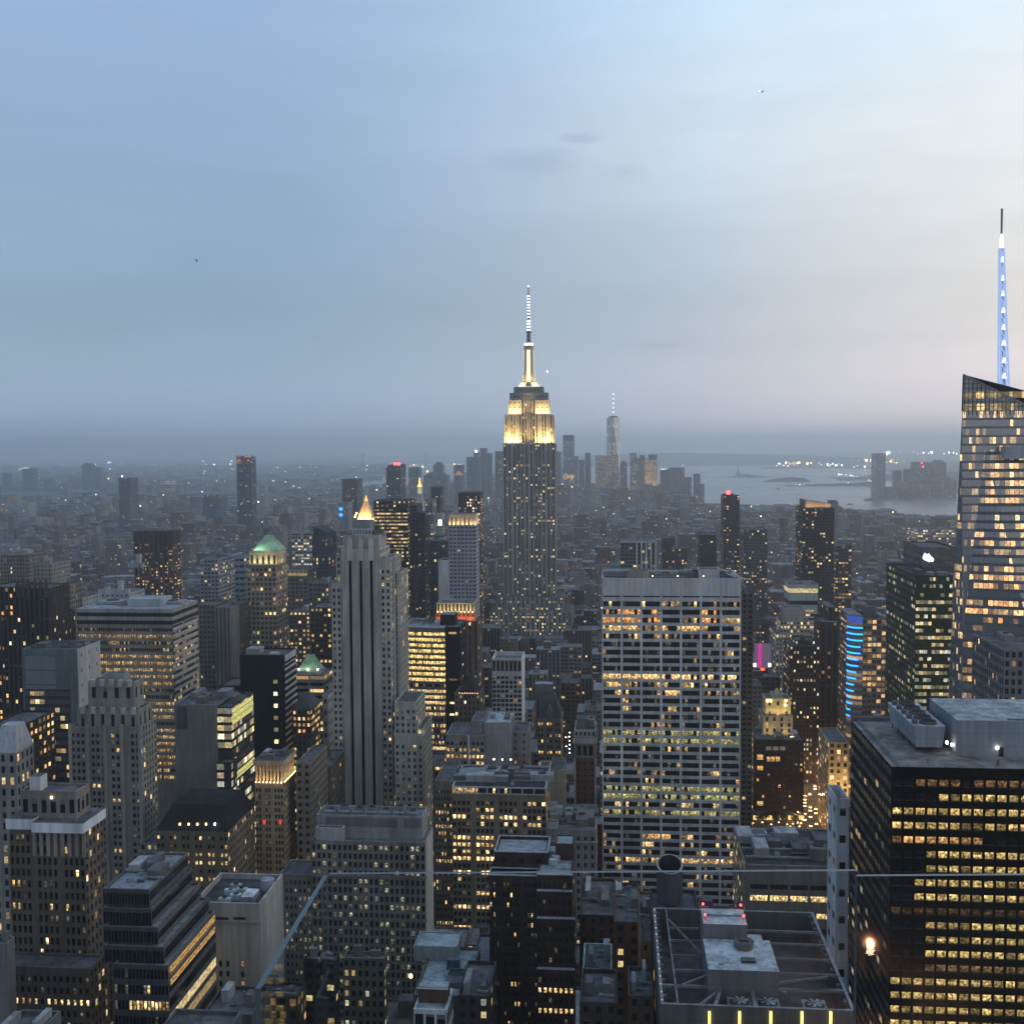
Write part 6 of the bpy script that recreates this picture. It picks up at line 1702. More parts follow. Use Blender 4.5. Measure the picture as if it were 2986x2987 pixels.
mid = [  # label, Y, xl, xr, yt, depth, style, visible bottom
 ('dark brown tower behind the pale slab with golden crown', 1350, 1336, 1400, 1437, 34, St((.09, .06, .055), 3.2, 3.4, .6, .5, .22, .75, 1.3), 1700),
 ('slim brown tower between black slab and pale golden crowned slab', 1110, 1193, 1217, 1472, 30, St((.075, .06, .055), 3, 3.5, .5, .5, .04), 1710),
 ('slimmer dark neighbour standing against the slim brown tower', 1095, 1218, 1238, 1496, 30, St((.05, .04, .042), 3, 3.5, .5, .5, .05), 1720),
 ('teal glass block under the lit lantern tower', 1130, 1248, 1306, 1578, 34, St((.07, .10, .11), 3, 3.6, .7, .6, .05, .6, 1, .1), 1745),
 ('dark blue glass slab with sloping top and red lights', 2300, 1126, 1168, 1366, 60, St((.035, .05, .075), 4, 3.8, .8, .5, .05, .85, 1, .2), 1456),
 ('black slab tower rising behind the lit lantern tower', 2000, 1256, 1284, 1421, 40, St((.03, .035, .05), 4, 3.8, .8, .5, .04), 1500),
 ('grey tower just left of the black slab behind lantern tower', 1900, 1240, 1262, 1456, 40, St((.13, .15, .18), 4, 3.8, .8, .5, .12), 1520),
 ('angular dark glass tower with slanted top left of striped tower', 1150, 910, 956, 1560, 36, St((.05, .06, .075), 3.6, 3.9, .35, 1.7, .12, .55, 1.1, .2), 1760),
 ('low block with lit cornice right of the green pyramid tower', 1110, 834, 896, 1663, 40, St((.16, .15, .13), 4, 4, .5, .5, .08), 1700),
 ('brick block with two rows of lit windows beside the angular glass tower', 960, 844, 904, 1784, 40, St((.11, .09, .075), 3.4, 3.7, .5, .5, .45, .5, 1.2), 1830),
 ('dark brown block full of bright windows left of the striped tower', 800, 905, 966, 1772, 30, St((.055, .045, .04), 2.9, 3.7, .5, .48, .30, .55, 1.3), 1930),
 ('pale grey office with lit rows behind the angular glass tower', 1500, 851, 910, 1555, 40, St((.25, .27, .3), 4, 4, .8, .5, .4, .9, .8), 1600),
 ('white gridded office with two lit rows right of the brown tower', 1010, 583, 636, 1632, 46, St((.24, .26, .30), 3.6, 3.6, .6, .5, .15, .55, 1.1), 1765),
 ('teal roofed low block beside the white gridded office', 1090, 667, 712, 1625, 40, St((.22, .27, .3), 6, 6, .8, .4, .04), 1700),
 ('grey masonry tower left of three under the green pyramid tower', 790, 579, 624, 1764, 30, St((.17, .155, .14), 3, 3.6, .4, .5, .03), 1920),
 ('grey masonry tower in the middle of three under the green pyramid tower', 780, 626, 672, 1773, 34, St((.20, .195, .18), 3.2, 3.6, .3, 1.5, .02), 1950),
 ('dark narrow masonry tower right of three under the green pyramid tower', 800, 673, 702, 1760, 30, St((.10, .09, .085), 3, 3.6, .4, .5, .04), 1930),
 ('dark low wing with few lights between black slab and glass block', 655, 640, 697, 2000, 24, St((.05, .045, .05), 3, 3.6, .5, .5, .25, .6, 1.3), 2070),
 ('white ornate block in front of the brown tower', 860, 279, 376, 1730, 30, St((.38, .39, .41), 3.6, 4, .3, .4, .02), 1760),
 ('pale slim block left of the wide beige office slab', 760, 196, 241, 1745, 30, St((.34, .36, .38), 5, 3.6, .2, .4, .02), 1800),
 ('brick tower with lit cornice behind the gothic tower', 1000, 0, 82, 1618, 36, St((.20, .165, .14), 3, 3.6, .4, .5, .05), 1690),
 ('pale art deco block right of the gothic tower crown', 930, 96, 150, 1645, 34, St((.26, .24, .22), 3, 3.6, .35, .5, .02), 1700),
 ('grey stepped block under the ornate white block', 740, 150, 196, 1708, 26, St((.17, .16, .15), 3, 3.6, .4, .5, .08), 1900),
 ('beige small block with arched top between glass tower and striped tower', 840, 900, 960, 1700, 24, St((.14, .14, .145), 3, 3.6, .4, .5, .1), 1765),
 ('brown gabled block at the foot of the floodlit colonnade tower', 520, 905, 962, 2235, 30, St((.14, .12, .1), 2.8, 3.3, .45, .5, .1, .4, 1.2), 2450),
 ('dark grey block with pale roof vents below the striped tower foot', 600, 880, 960, 2270, 24, St((.12, .115, .105), 2.8, 3.3, .45, .5, .06), 2350),
]
for r in mid:
    b_ = block(*r, units=1 if rnd.random() < .6 else 0, tanks=1 if rnd.random() < .25 else 0, par=.7)
    L = r[0]
    if 'sloping top' in L:
        m = MB(); m.loft([(b_.x0, b_.y0), (b_.x1, b_.y0), (b_.x1, b_.y1), (b_.x0, b_.y1)], b_.z + .02, [(b_.x0 + 6, b_.y0), (b_.x1, b_.y0), (b_.x1, b_.y1), (b_.x0 + 6, b_.y1)], zf(1150, 1355, 2300), St((.06, .08, .1))); m.build('sloping_top', parent=b_.e)
        for x in (1152, 1163):
            bulb(b_.e, (P(x, 1354, 2299).x, 2299, zf(x, 1353, 2299)), 2.6, M_RED, 'warning_light')
    if 'slanted top' in L:
        z2 = zf(918, 1535, 1150)
        m = MB()
        x0_, x1_, y0_, y1_, zb_ = b_.x0 + 1, b_.x1 - .2, b_.y0 + 1, b_.y1 - 1, b_.z - .5
        m.face([(x0_, y0_, zb_), (x1_, y0_, zb_), (x1_, y0_, zb_ + 2), (x0_, y0_, z2)], St((.05, .06, .07), 3, 4, .8, .8, 0, gl=.3))
        m.face([(x1_, y0_, zb_), (x1_, y1_, zb_), (x1_, y1_, zb_ + 2), (x1_, y0_, zb_ + 2)], NOW((.07, .08, .09)))
        m.face([(x0_, y1_, zb_), (x0_, y0_, zb_), (x0_, y0_, z2), (x0_, y1_, z2)], NOW((.07, .08, .09)))
        m.face([(x1_, y1_, zb_), (x0_, y1_, zb_), (x0_, y1_, z2), (x1_, y1_, zb_ + 2)], NOW((.07, .08, .09)))
        m.face([(x0_, y0_, z2), (x1_, y0_, zb_ + 2), (x1_, y1_, zb_ + 2), (x0_, y1_, z2)], NOW((.06, .065, .07)))
        m.build('slanted_top', parent=b_.e)
    if 'lit cornice right' in L:
        flood(b_.e, ((b_.x0 + b_.x1) / 2, b_.y0 - 2, b_.z - 6), ((b_.x0 + b_.x1) / 2, b_.y0 + .5, b_.z), b_.x1 - b_.x0, .7, 1000, (1, .74, .36))
    if 'ornate' in L:
        for k in range(5):
            xx = b_.x0 + (b_.x1 - b_.x0) * (k + .3) / 5
            m = MB(); m.box(xx, xx + 3, 860.5, 865, b_.z - .5, b_.z + 3 + (k == 3) * 5 + (k % 2) * 2, NOW((.42, .43, .45))); m.build('roof_turret', parent=b_.e)
    if 'deco block right' in L:
        for k, (dx, hh) in enumerate(((4, 4), (8, 7), (12, 3))):
            m = MB(); m.box(b_.x0 + dx, b_.x0 + dx + 2.5, 931, 936, b_.z - .5, b_.z + hh, NOW((.27, .25, .23))); m.build('roof_turret', parent=b_.e)
# brown ribbed tower turned on its corner
bt = B('office_tower', 'dark brown tower with ribbed crown and lit lower floors, far left', 'office tower', 1260, 392, 504, 1549, 34, St((.085, .055, .045), 2.7, 3.5, .62, .5, .3, .55, 1.0), yb=1745, build=False)
dx = P(524, 1549, 1275).x
ring_ = [(bt.x0, 1260), (bt.x1, 1260), (dx, 1276), (dx - 6, 1294), (bt.x0, 1294)]
m = MB(); m.loft(ring_, 0, ring_, bt.z - 14, bt.st.but(lit=.26)); m.loft(ring_, bt.z - 14 + .01, ring_, bt.z, St((.075, .05, .045)), roof=NOW((.1, .09, .09))); m.build('tower_block', parent=bt.e)
m = MB()
for k in range(9):
    xx = bt.x0 + (bt.x1 - bt.x0) * k / 8
    m.box(xx - .8, xx + .8, 1258.6, 1259.96, 0, bt.z + .8, NOW((.11, .07, .055)))
m.build('brick_ribs', parent=bt.e)
# far landmarks
def pyr(b, x0, x1, y0, y1, z0, z1, m_, name='pyramid_roof', t=.02):
    cx_, cy_ = (x0 + x1) / 2, (y0 + y1) / 2
    w, d = (x1 - x0) * t, (y1 - y0) * t
    q = MB(); q.loft([(x0, y0), (x1, y0), (x1, y1), (x0, y1)], z0, [(cx_ - w, cy_ - d), (cx_ + w, cy_ - d), (cx_ + w, cy_ + d), (cx_ - w, cy_ + d)], z1, None)
    return q.build(name, [m_], b.e)
gpd = block('stone tower with glowing gilded pyramid roof above the striped tower', 1850, 1036, 1090, 1524, 34, St((.26, .25, .24), 3, 3.8, .4, .5, .1), 1560)
p0, p1_ = P(1041, 1512, 1852).x, P(1086, 1512, 1852).x
gzb, gzt = gpd.z, zf(1063, 1462, 1865)
gpd.box('lit_base', p0, p1_, 1852, 1877, gzb - 1, gzb + 5, NOW((.3, .28, .26)))
m = MB(); m.loft([(p0, 1852), (p1_, 1852), (p1_, 1877), (p0, 1877)], gzb + 5, [((p0 + p1_) / 2 - 2.6, 1862), ((p0 + p1_) / 2 + 2.6, 1862), ((p0 + p1_) / 2 + 2.6, 1867), ((p0 + p1_) / 2 - 2.6, 1867)], gzt, None); m.build('gilded_roof', [M_GOLD], gpd.e)
m = MB(); m.cyl((p0 + p1_) / 2, 1864.5, gzt, gzt + 4, 2.6, n=8); m.cyl((p0 + p1_) / 2, 1864.5, gzt + 4, zf(1063, 1444, 1864), 2.2, .2, 8); m.build('gilded_lantern', [glow('lantern_gold', (1, .55, .14), 1.7)], gpd.e)
flood(gpd.e, ((p0 + p1_) / 2, 1846, gzb + 3), ((p0 + p1_) / 2, 1860, gzb + 18), p1_ - p0, 1.5, 26000, (1, .62, .25))
for x, y in ((1037, 1503), (1040, 1497), (1035, 1508), (1089, 1516), (1092, 1512)):
    bulb(gpd.e, P(x, y, 1845), 1.2, M_LAMPW, 'corner_lamp')
ck = block('slim white clock tower with small golden lit cupola', 2120, 1206, 1236, 1500, 28, St((.40, .40, .39), 4, 4, .3, .5, .05), 1690)
q0 = ck.tier('upper_shaft', 1210, 1233, 1484, 2122, 24, St((.4, .4, .39)), ck.z - 1)
m = MB(); m.loft([(q0[0], 2122), (q0[1], 2122), (q0[1], 2146), (q0[0], 2146)], q0[4], [((q0[0] + q0[1]) / 2 - 4, 2131), ((q0[0] + q0[1]) / 2 + 4, 2131), ((q0[0] + q0[1]) / 2 + 4, 2138), ((q0[0] + q0[1]) / 2 - 4, 2138)], zf(1220, 1440, 2134), NOW((.40, .40, .39))); m.build('pyramid_roof', parent=ck.e)
cxk = (q0[0] + q0[1]) / 2
m = MB(); m.cyl(cxk, 2134, zf(1218, 1440, 2134), zf(1218, 1424, 2134), 4.2, n=10); m.build('cupola', [glow('cupola_cream', (1, .85, .55), .55)], ck.e)
m = MB(); m.cyl(cxk, 2134, zf(1218, 1421, 2134), zf(1218, 1412, 2134), 4.6, 3.2, 10); m.cyl(cxk, 2134, zf(1218, 1412, 2134), zf(1218, 1393, 2134), 2.2, 1.0, 10); m.build('golden_lantern', [glow('lantern_gold_bright', (1, .62, .18), 2.0)], ck.e)
ln = block('narrow tower ending in a bright white lit lantern', 1500, 1266, 1294, 1560, 24, St((.10, .11, .11), 3.2, 3.6, .5, .5, .15, .8, 1.1), 1640)
lq = ln.tier('upper_shaft', 1271, 1290, 1534, 1502, 18, St((.3, .32, .3), 3, 4, .4, .5, .1), ln.z - 1)
m = MB(); m.cyl((lq[0] + lq[1]) / 2, 1510, lq[4], zf(1280, 1516, 1510), 2.6, n=10); m.build('lantern', [glow('lantern_green_white', (.85, 1, .72), 2.4)], ln.e)
m = MB(); m.box(lq[0] - .5, lq[1] + .5, 1503, 1517, zf(1280, 1514, 1510), zf(1280, 1496, 1510), NOW((.42, .40, .33))); m.build('lantern_hood', parent=ln.e)
rtp = block('tall slim tower under construction with red lit top', 2900, 689, 732, 1331, 40, St((.085, .09, .11), 4, 3.6, .75, .5, .05, .9, 1), 1470)
m = MB(); m.wall((rtp.x0, 2899.6), (rtp.x1, 2899.6), zf(710, 1352, 2900), zf(710, 1330, 2900), St((.2, .05, .04), 4.5, 4.5, .8, .7, .6, .1, .7)); m.build('lit_top_floors', parent=rtp.e)
m = MB()
for t in range(4):
    xx = rtp.x0 + (rtp.x1 - rtp.x0) * t / 3
    m.box(xx - .7, xx + .7, 2900, 2902, rtp.z, rtp.z + 3.5, NOW((.15, .1, .1)))
m.build('column_stubs', parent=rtp.e)
blt = block('grey tower carrying two round blue lit signs', 2600, 988, 1016, 1466, 40, St((.2, .23, .26), 4, 3.8, .4, .5, .05), 1540)
m = MB(); m.cyl(0, 0, 0, 1, 1, n=4)
for (x, y, rr) in ((994, 1485, 4.2), (994, 1502, 4.2)):
    c = P(x, y, 2599)
    m = MB()
    m.face([(c.x + rr * math.cos(t * .5236), 2599.2, c.z + rr * math.sin(t * .5236)) for t in range(12)])
    m.face([(c.x + rr * math.cos(t * .5236), 2599.8, c.z + rr * math.sin(t * .5236)) for t in range(12)][::-1])
    m.build('blue_sign', [M_BLUE], blt.e)
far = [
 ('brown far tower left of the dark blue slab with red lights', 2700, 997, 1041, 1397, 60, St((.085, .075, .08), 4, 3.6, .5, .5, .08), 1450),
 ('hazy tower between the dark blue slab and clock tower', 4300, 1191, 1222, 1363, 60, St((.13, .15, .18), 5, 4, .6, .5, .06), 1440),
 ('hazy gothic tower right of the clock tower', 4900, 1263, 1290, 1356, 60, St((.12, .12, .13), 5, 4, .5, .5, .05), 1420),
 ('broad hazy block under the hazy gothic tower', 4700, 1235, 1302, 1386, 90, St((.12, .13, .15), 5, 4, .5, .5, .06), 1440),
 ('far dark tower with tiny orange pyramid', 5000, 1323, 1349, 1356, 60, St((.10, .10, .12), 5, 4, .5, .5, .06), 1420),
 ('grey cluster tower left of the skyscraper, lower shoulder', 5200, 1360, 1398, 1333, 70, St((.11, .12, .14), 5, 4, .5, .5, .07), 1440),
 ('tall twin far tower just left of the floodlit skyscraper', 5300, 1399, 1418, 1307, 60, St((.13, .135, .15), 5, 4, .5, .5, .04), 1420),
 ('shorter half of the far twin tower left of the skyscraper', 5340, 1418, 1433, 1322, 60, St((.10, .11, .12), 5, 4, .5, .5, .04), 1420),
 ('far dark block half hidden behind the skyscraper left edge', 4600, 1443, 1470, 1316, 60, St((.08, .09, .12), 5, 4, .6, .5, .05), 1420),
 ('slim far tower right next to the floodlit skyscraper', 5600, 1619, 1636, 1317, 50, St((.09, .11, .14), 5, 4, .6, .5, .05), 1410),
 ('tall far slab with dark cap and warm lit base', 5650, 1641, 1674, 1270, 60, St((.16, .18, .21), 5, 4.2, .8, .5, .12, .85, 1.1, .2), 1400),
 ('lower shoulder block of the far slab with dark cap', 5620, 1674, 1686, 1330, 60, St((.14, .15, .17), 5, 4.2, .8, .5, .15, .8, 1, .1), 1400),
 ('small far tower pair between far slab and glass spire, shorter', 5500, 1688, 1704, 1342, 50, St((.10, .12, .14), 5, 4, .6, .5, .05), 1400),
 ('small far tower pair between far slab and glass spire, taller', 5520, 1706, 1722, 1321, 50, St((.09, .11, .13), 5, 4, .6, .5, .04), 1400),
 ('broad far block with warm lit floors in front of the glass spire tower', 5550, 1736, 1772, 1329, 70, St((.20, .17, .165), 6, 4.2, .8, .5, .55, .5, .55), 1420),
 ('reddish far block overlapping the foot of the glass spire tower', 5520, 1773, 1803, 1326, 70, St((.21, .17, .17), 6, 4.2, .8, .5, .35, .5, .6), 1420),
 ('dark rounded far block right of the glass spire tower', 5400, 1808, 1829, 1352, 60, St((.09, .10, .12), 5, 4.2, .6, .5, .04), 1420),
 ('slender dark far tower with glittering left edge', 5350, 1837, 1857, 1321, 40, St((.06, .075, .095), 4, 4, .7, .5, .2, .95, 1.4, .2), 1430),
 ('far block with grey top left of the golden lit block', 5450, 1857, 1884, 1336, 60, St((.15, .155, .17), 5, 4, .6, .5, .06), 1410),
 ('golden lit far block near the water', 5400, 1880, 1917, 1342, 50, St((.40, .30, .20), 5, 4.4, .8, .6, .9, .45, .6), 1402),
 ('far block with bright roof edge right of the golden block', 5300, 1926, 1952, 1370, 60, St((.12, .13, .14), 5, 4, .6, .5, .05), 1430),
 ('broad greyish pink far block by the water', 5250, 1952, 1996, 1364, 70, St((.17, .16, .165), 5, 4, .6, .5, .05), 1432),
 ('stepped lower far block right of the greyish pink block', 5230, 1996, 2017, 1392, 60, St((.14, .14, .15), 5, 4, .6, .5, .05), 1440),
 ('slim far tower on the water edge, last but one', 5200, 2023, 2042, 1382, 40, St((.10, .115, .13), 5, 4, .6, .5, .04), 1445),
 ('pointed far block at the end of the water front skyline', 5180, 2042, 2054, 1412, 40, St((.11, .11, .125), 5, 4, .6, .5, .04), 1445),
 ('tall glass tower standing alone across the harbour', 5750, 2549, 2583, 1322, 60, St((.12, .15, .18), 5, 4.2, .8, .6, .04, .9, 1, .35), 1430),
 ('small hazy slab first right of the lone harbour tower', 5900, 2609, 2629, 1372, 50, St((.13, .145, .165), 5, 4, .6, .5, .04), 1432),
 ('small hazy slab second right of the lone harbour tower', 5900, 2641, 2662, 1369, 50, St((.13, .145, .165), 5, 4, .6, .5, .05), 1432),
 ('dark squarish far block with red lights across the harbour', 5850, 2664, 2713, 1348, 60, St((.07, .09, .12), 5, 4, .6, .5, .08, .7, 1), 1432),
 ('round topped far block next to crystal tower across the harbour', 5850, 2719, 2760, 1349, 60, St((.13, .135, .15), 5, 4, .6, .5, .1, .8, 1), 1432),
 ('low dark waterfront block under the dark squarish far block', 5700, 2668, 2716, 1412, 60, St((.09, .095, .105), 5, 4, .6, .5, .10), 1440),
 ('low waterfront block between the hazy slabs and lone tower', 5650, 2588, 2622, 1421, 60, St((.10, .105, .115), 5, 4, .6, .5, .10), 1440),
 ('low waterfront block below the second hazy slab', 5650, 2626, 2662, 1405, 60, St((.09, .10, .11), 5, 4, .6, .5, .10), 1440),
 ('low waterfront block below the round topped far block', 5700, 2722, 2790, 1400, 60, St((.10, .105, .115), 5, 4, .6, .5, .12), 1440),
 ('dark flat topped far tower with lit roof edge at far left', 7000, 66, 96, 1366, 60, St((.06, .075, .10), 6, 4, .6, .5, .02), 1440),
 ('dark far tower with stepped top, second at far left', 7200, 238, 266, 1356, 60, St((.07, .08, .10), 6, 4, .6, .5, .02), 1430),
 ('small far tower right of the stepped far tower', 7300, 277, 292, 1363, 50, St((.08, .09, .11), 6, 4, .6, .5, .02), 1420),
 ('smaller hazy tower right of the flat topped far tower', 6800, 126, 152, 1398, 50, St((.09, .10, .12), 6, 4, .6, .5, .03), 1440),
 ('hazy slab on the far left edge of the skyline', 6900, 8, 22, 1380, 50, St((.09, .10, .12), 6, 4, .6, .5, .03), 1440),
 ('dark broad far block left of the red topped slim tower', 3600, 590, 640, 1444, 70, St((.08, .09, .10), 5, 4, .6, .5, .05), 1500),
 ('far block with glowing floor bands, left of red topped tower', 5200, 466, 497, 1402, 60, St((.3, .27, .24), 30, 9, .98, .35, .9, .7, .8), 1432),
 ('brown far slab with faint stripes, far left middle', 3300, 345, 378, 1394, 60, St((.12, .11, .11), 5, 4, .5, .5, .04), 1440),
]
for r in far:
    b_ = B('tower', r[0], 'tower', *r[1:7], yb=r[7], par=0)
    L, Y_ = r[0], r[1]
    w_ = b_.x1 - b_.x0
    cx_ = (b_.x0 + b_.x1) / 2
    if 'stepped top' in L or 'gothic' in L or 'round topped' in L or 'rounded' in L:
        for k in (1, 2):
            b_.box('stepped_top', cx_ - w_ * (.5 - .13 * k), cx_ + w_ * (.5 - .13 * k), b_.y0 + 5 * k, b_.y1 - 5 * k, b_.z + 6 * (k - 1) + .02, b_.z + 6 * k, NOW(b_.st.col))
    if 'lone' not in L and 'alone across' in L:
        b_.box('stepped_top', cx_ - w_ * .44, cx_ + w_ * .44, b_.y0 + 3, b_.y1 - 3, b_.z + .02, zf(2566, 1313, Y_), NOW((.14, .17, .2)))
        b_.box('stepped_top', cx_ - w_ * .36, cx_ + w_ * .36, b_.y0 + 6, b_.y1 - 6, zf(2566, 1313, Y_) + .02, zf(2566, 1306, Y_), NOW((.14, .17, .2)))
        m = MB(); m.box(b_.x0 + 5, b_.x1 - 20, b_.y0 - 12, b_.y0 - 2, 0, 9, None); m.build('lit_podium', [glow('podium_gold', (1, .72, .3), 1.6)], b_.e)
    if 'red lights across' in L:
        for (x, y) in ((2688, 1351), (2692, 1361)):
            bulb(b_.e, P(x, y, Y_ - 4), 3.2, M_RED, 'warning_light')
    if 'orange pyramid' in L:
        pyr(b_, P(1326, 1382, Y_ - 80).x, P(1348, 1382, Y_ - 80).x, Y_ - 90, Y_ - 50, zf(1337, 1386, Y_ - 80), zf(1337, 1372, Y_ - 70), glow('pyramid_orange', (1, .42, .2), .42))
    if 'dark cap' in L and 'tall' in L:
        b_.box('dark_cap', b_.x0 + 1, b_.x1 - 1, b_.y0 - .5, b_.y1 - 1, b_.z + .02 - 24, b_.z + 2, NOW((.03, .04, .06)))
        m = MB(); m.wall((b_.x0, Y_ - 1), (b_.x1 + 10, Y_ - 1), zf(1650, 1399, Y_), zf(1650, 1384, Y_), St((.4, .33, .22), 5, 5, .8, .7, 1.0, .55, 1.3)); m.build('lit_base', parent=b_.e)
    if 'bright roof edge' in L or 'lit roof edge' in L:
        m = MB(); m.box(b_.x0, b_.x0 + w_ * .6, Y_ - 2, Y_, b_.z, b_.z + 4.5, None); m.build('roof_light', [glow('roof_light_cool', (.8, .95, 1), 1.3) if 'roof_light_cool' not in bpy.data.materials else bpy.data.materials['roof_light_cool']], b_.e)
    if 'golden lit far' in L:
        b_.box('dark_cap', b_.x0 + w_ * .3, b_.x1 - 2, b_.y0 + 2, b_.y1, b_.z + .02, zf(1900, 1326, Y_), NOW((.06, .065, .09)))
        flood(b_.e, (cx_ - 5, Y_ - 40, 30), (cx_, Y_, 130), 60, 6, 130000, (1, .64, .28))
    if 'grey top' in L:
        b_.box('pyramid_roof', b_.x0 + w_ * .35, b_.x0 + w_ * .85, b_.y0 + 8, b_.y1 - 8, b_.z + .02, b_.z + 14, NOW((.1, .11, .13)))
    if 'cluster tower' in L:
        bulb(b_.e, P(1389, 1316, Y_), 4.5, M_LAMP, 'roof_lamp')
        b_.box('shoulder', b_.x0 + w_ * .55, b_.x1, b_.y0 - 5, b_.y0 - .05, 0, b_.z + 22, NOW((.11, .12, .14)))
# glass spire tower downtown
YW = 5800
w0 = B('skyscraper', 'far tapering glass tower with needle antenna, highest downtown', 'skyscraper', YW, 1771, 1807, 1218, 60, St((.15, .17, .20), 6, 4.2, .8, .6, .18, .95, 1.3, .5), yb=1330, build=False)
xa, xb, xc_, xd = P(1768, 1218, YW).x, P(1809, 1218, YW).x, P(1773, 1218, YW).x, P(1804, 1218, YW).x
bx = [(xa, YW), (xb, YW), (xb, YW + 62), (xa, YW + 62)]
cxw, cyw = (xa + xb) / 2, YW + 31
r_ = (xb - xa) / 2
topr = [(cxw, YW + 2), (cxw + r_ * .92, cyw), (cxw, YW + 60), (cxw - r_ * .92, cyw)]
m = MB()
zb0, zt0_ = 50, w0.z
for k in range(4):
    a, b_, c_ = bx[k], bx[(k + 1) % 4], topr[k]
    d = topr[(k + 1) % 4]
    m.face([(*a, zb0), (*b_, zb0), (*c_, zt0_)], w0.st, 0, [(0, 0), (64, 0), (32, zt0_ - zb0)], bay=6)
    m.face([(*b_, zb0), (*d, zt0_), (*c_, zt0_)], w0.st.but(gl=.75, col=(.2, .2, .23)), 0, [(32, 0), (64, zt0_ - zb0), (0, zt0_ - zb0)], bay=6)
m.face([(*p, zt0_) for p in topr], NOW((.1, .1, .12)))
m.loft(bx, 0, bx, zb0, NOW((.2, .2, .22)))
m.build('tapered_shaft', parent=w0.e)
m = MB(); m.cyl(cxw, cyw, zt0_ + .02, zt0_ + 9, r_ * .6, n=14, st=NOW((.07, .08, .1))); m.build('top_ring', parent=w0.e)
m = MB(); m.cyl(cxw, cyw, zt0_ + 9, zf(1788, 1150, cyw), 3.2, 1.3, 8); m.build('antenna', [plain('needle_white', (.55, .57, .6), .5, emit=(.9, .95, 1), es=.25)], w0.e)
for k in range(5):
    bulb(w0.e, (cxw, cyw - 1, zf(1788, 1150 + 13 * k, cyw)), 3.0, M_BEAD, 'antenna_light')
# suspension bridge on the horizon
br = empty('suspension_bridge', (G(1150, 1341).x, 16000, 0)); tag(br, 'faint suspension bridge with two tall towers on the horizon', 'bridge')
m1 = plain('bridge_steel', (.16, .18, .2), .8)
tw_ = []
for x in (1058, 1240):
    c = P(x, 1323, 16000)
    m = MB()
    for s_ in (-12, 12):
        m.box(c.x + s_ - 5, c.x + s_ + 5, 15990, 16010, 0, c.z, None)
    for f in (.45, .97):
        m.box(c.x - 7, c.x + 7, 15992, 16008, c.z * f - 9, c.z * f, None)
    m.build('bridge_tower', [m1], br)
    tw_.append(c)
m = MB(); m.box(tw_[0].x - 500, tw_[1].x + 500, 15992, 16008, 60, 68, None); m.build('bridge_deck', [m1], br)
for sgn in (0,):
    m = MB()
    pts = []
    for t in range(-4, 15):
        f = t / 10
        xx = tw_[0].x + (tw_[1].x - tw_[0].x) * f
        sag = 70 + (tw_[0].z - 70) * (abs(2 * f - 1) ** 2 if 0 <= f <= 1 else max(0, 1 - (abs(f - .5) - .5) / .4))
        pts.append((xx, 16000, sag))
    for a, b_ in zip(pts, pts[1:]):
        m.beam(a, b_, 4)
    m.build('main_cable', [m1], br)
# ================================================================ streets, lamps, cars, park
def avenue(x0, x1, y0, y1, label):
    sheet('road', [(x0, y0), (x1, y0), (x1, y1), (x0, y1)], .02, plain('road_asphalt', (.06, .06, .062), .85, .2, .2) if 'road_asphalt' not in bpy.data.materials else bpy.data.materials['road_asphalt'], label, 'road')
ax = lambda y: 123.5 + .16 * (y - 764)       # left kerb of the avenue, which runs slightly off the grid
sheet('road', [(ax(600), 600), (ax(600) + 19, 600), (ax(1100) + 19, 1100), (ax(1100), 1100)], .02, plain('road_asphalt', (.06, .06, .062), .85, .2, .2), 'busy avenue running away beside the golden facade', 'road')
m = MB()
for k in range(50):
    for dx in (4.2, 8.0, 11.8, 15.6):
        y = 640 + k * 9
        m.face([(ax(y) + dx - .1, y, .03), (ax(y) + dx + .1, y, .03), (ax(y + 3) + dx + .1, y + 3, .03), (ax(y + 3) + dx - .1, y + 3, .03)], NOW((.6, .6, .58)))
o = m.build('lane_markings'); tag(o, 'white dashed lane lines on the busy avenue', 'road marking', kind='structure')
GUARD.append((2342, 2420, 2425, 772))
GUARD.append((2056, 2460, 1476, 99999)); GUARD.append((2460, 2640, 1490, 99999)); GUARD.append((2640, 2810, 1508, 99999)); GUARD.append((1180, 1440, 1404, 9000))
GUARD.append((2168, 2345, 2420, 776))
GUARD.append((1636, 1670, 2215, 950))
M_HEAD = glow('headlight_glow', (1, .58, .26), 20)
M_CARS = [plain('car_paint_%d' % i, c, .35, .03) for i, c in enumerate(((.5, .36, .05), (.03, .03, .035), (.4, .41, .42), (.12, .12, .13)))]
def car(m_):
    e = empty('car', (0, 0, 0))
    b = MB(); b.loft([(-.95, -2.2), (.95, -2.2), (.95, 2.2), (-.95, 2.2)], .3, [(-.9, -2.15), (.9, -2.15), (.9, 2.15), (-.9, 2.15)], .9, None); b.loft([(-.85, -1.2), (.85, -1.2), (.85, 1.6), (-.85, 1.6)], .9, [(-.68, -.6), (.68, -.6), (.68, 1.1), (-.68, 1.1)], 1.45, None); b.build('car_body', [m_], e)
    for s_ in (-.6, .6):
        h = MB(); h.box(s_ - .28, s_ + .28, -2.3, -2.2, .45, .85, None); h.build('headlight', [M_HEAD], e)
        h = MB(); h.box(s_ - .2, s_ + .2, 2.2, 2.26, .5, .8, None); h.build('tail_light', [M_RED], e)
    for sx2 in (-.9, .9):
        for sy2 in (-1.4, 1.4):
            h = MB(); h.beam((sx2 - .1, sy2, .33), (sx2 + .1, sy2, .33), .62); h.build('wheel', [BARS((.02, .02, .02))], e)
    return e
protos = [car(m_) for m_ in M_CARS]
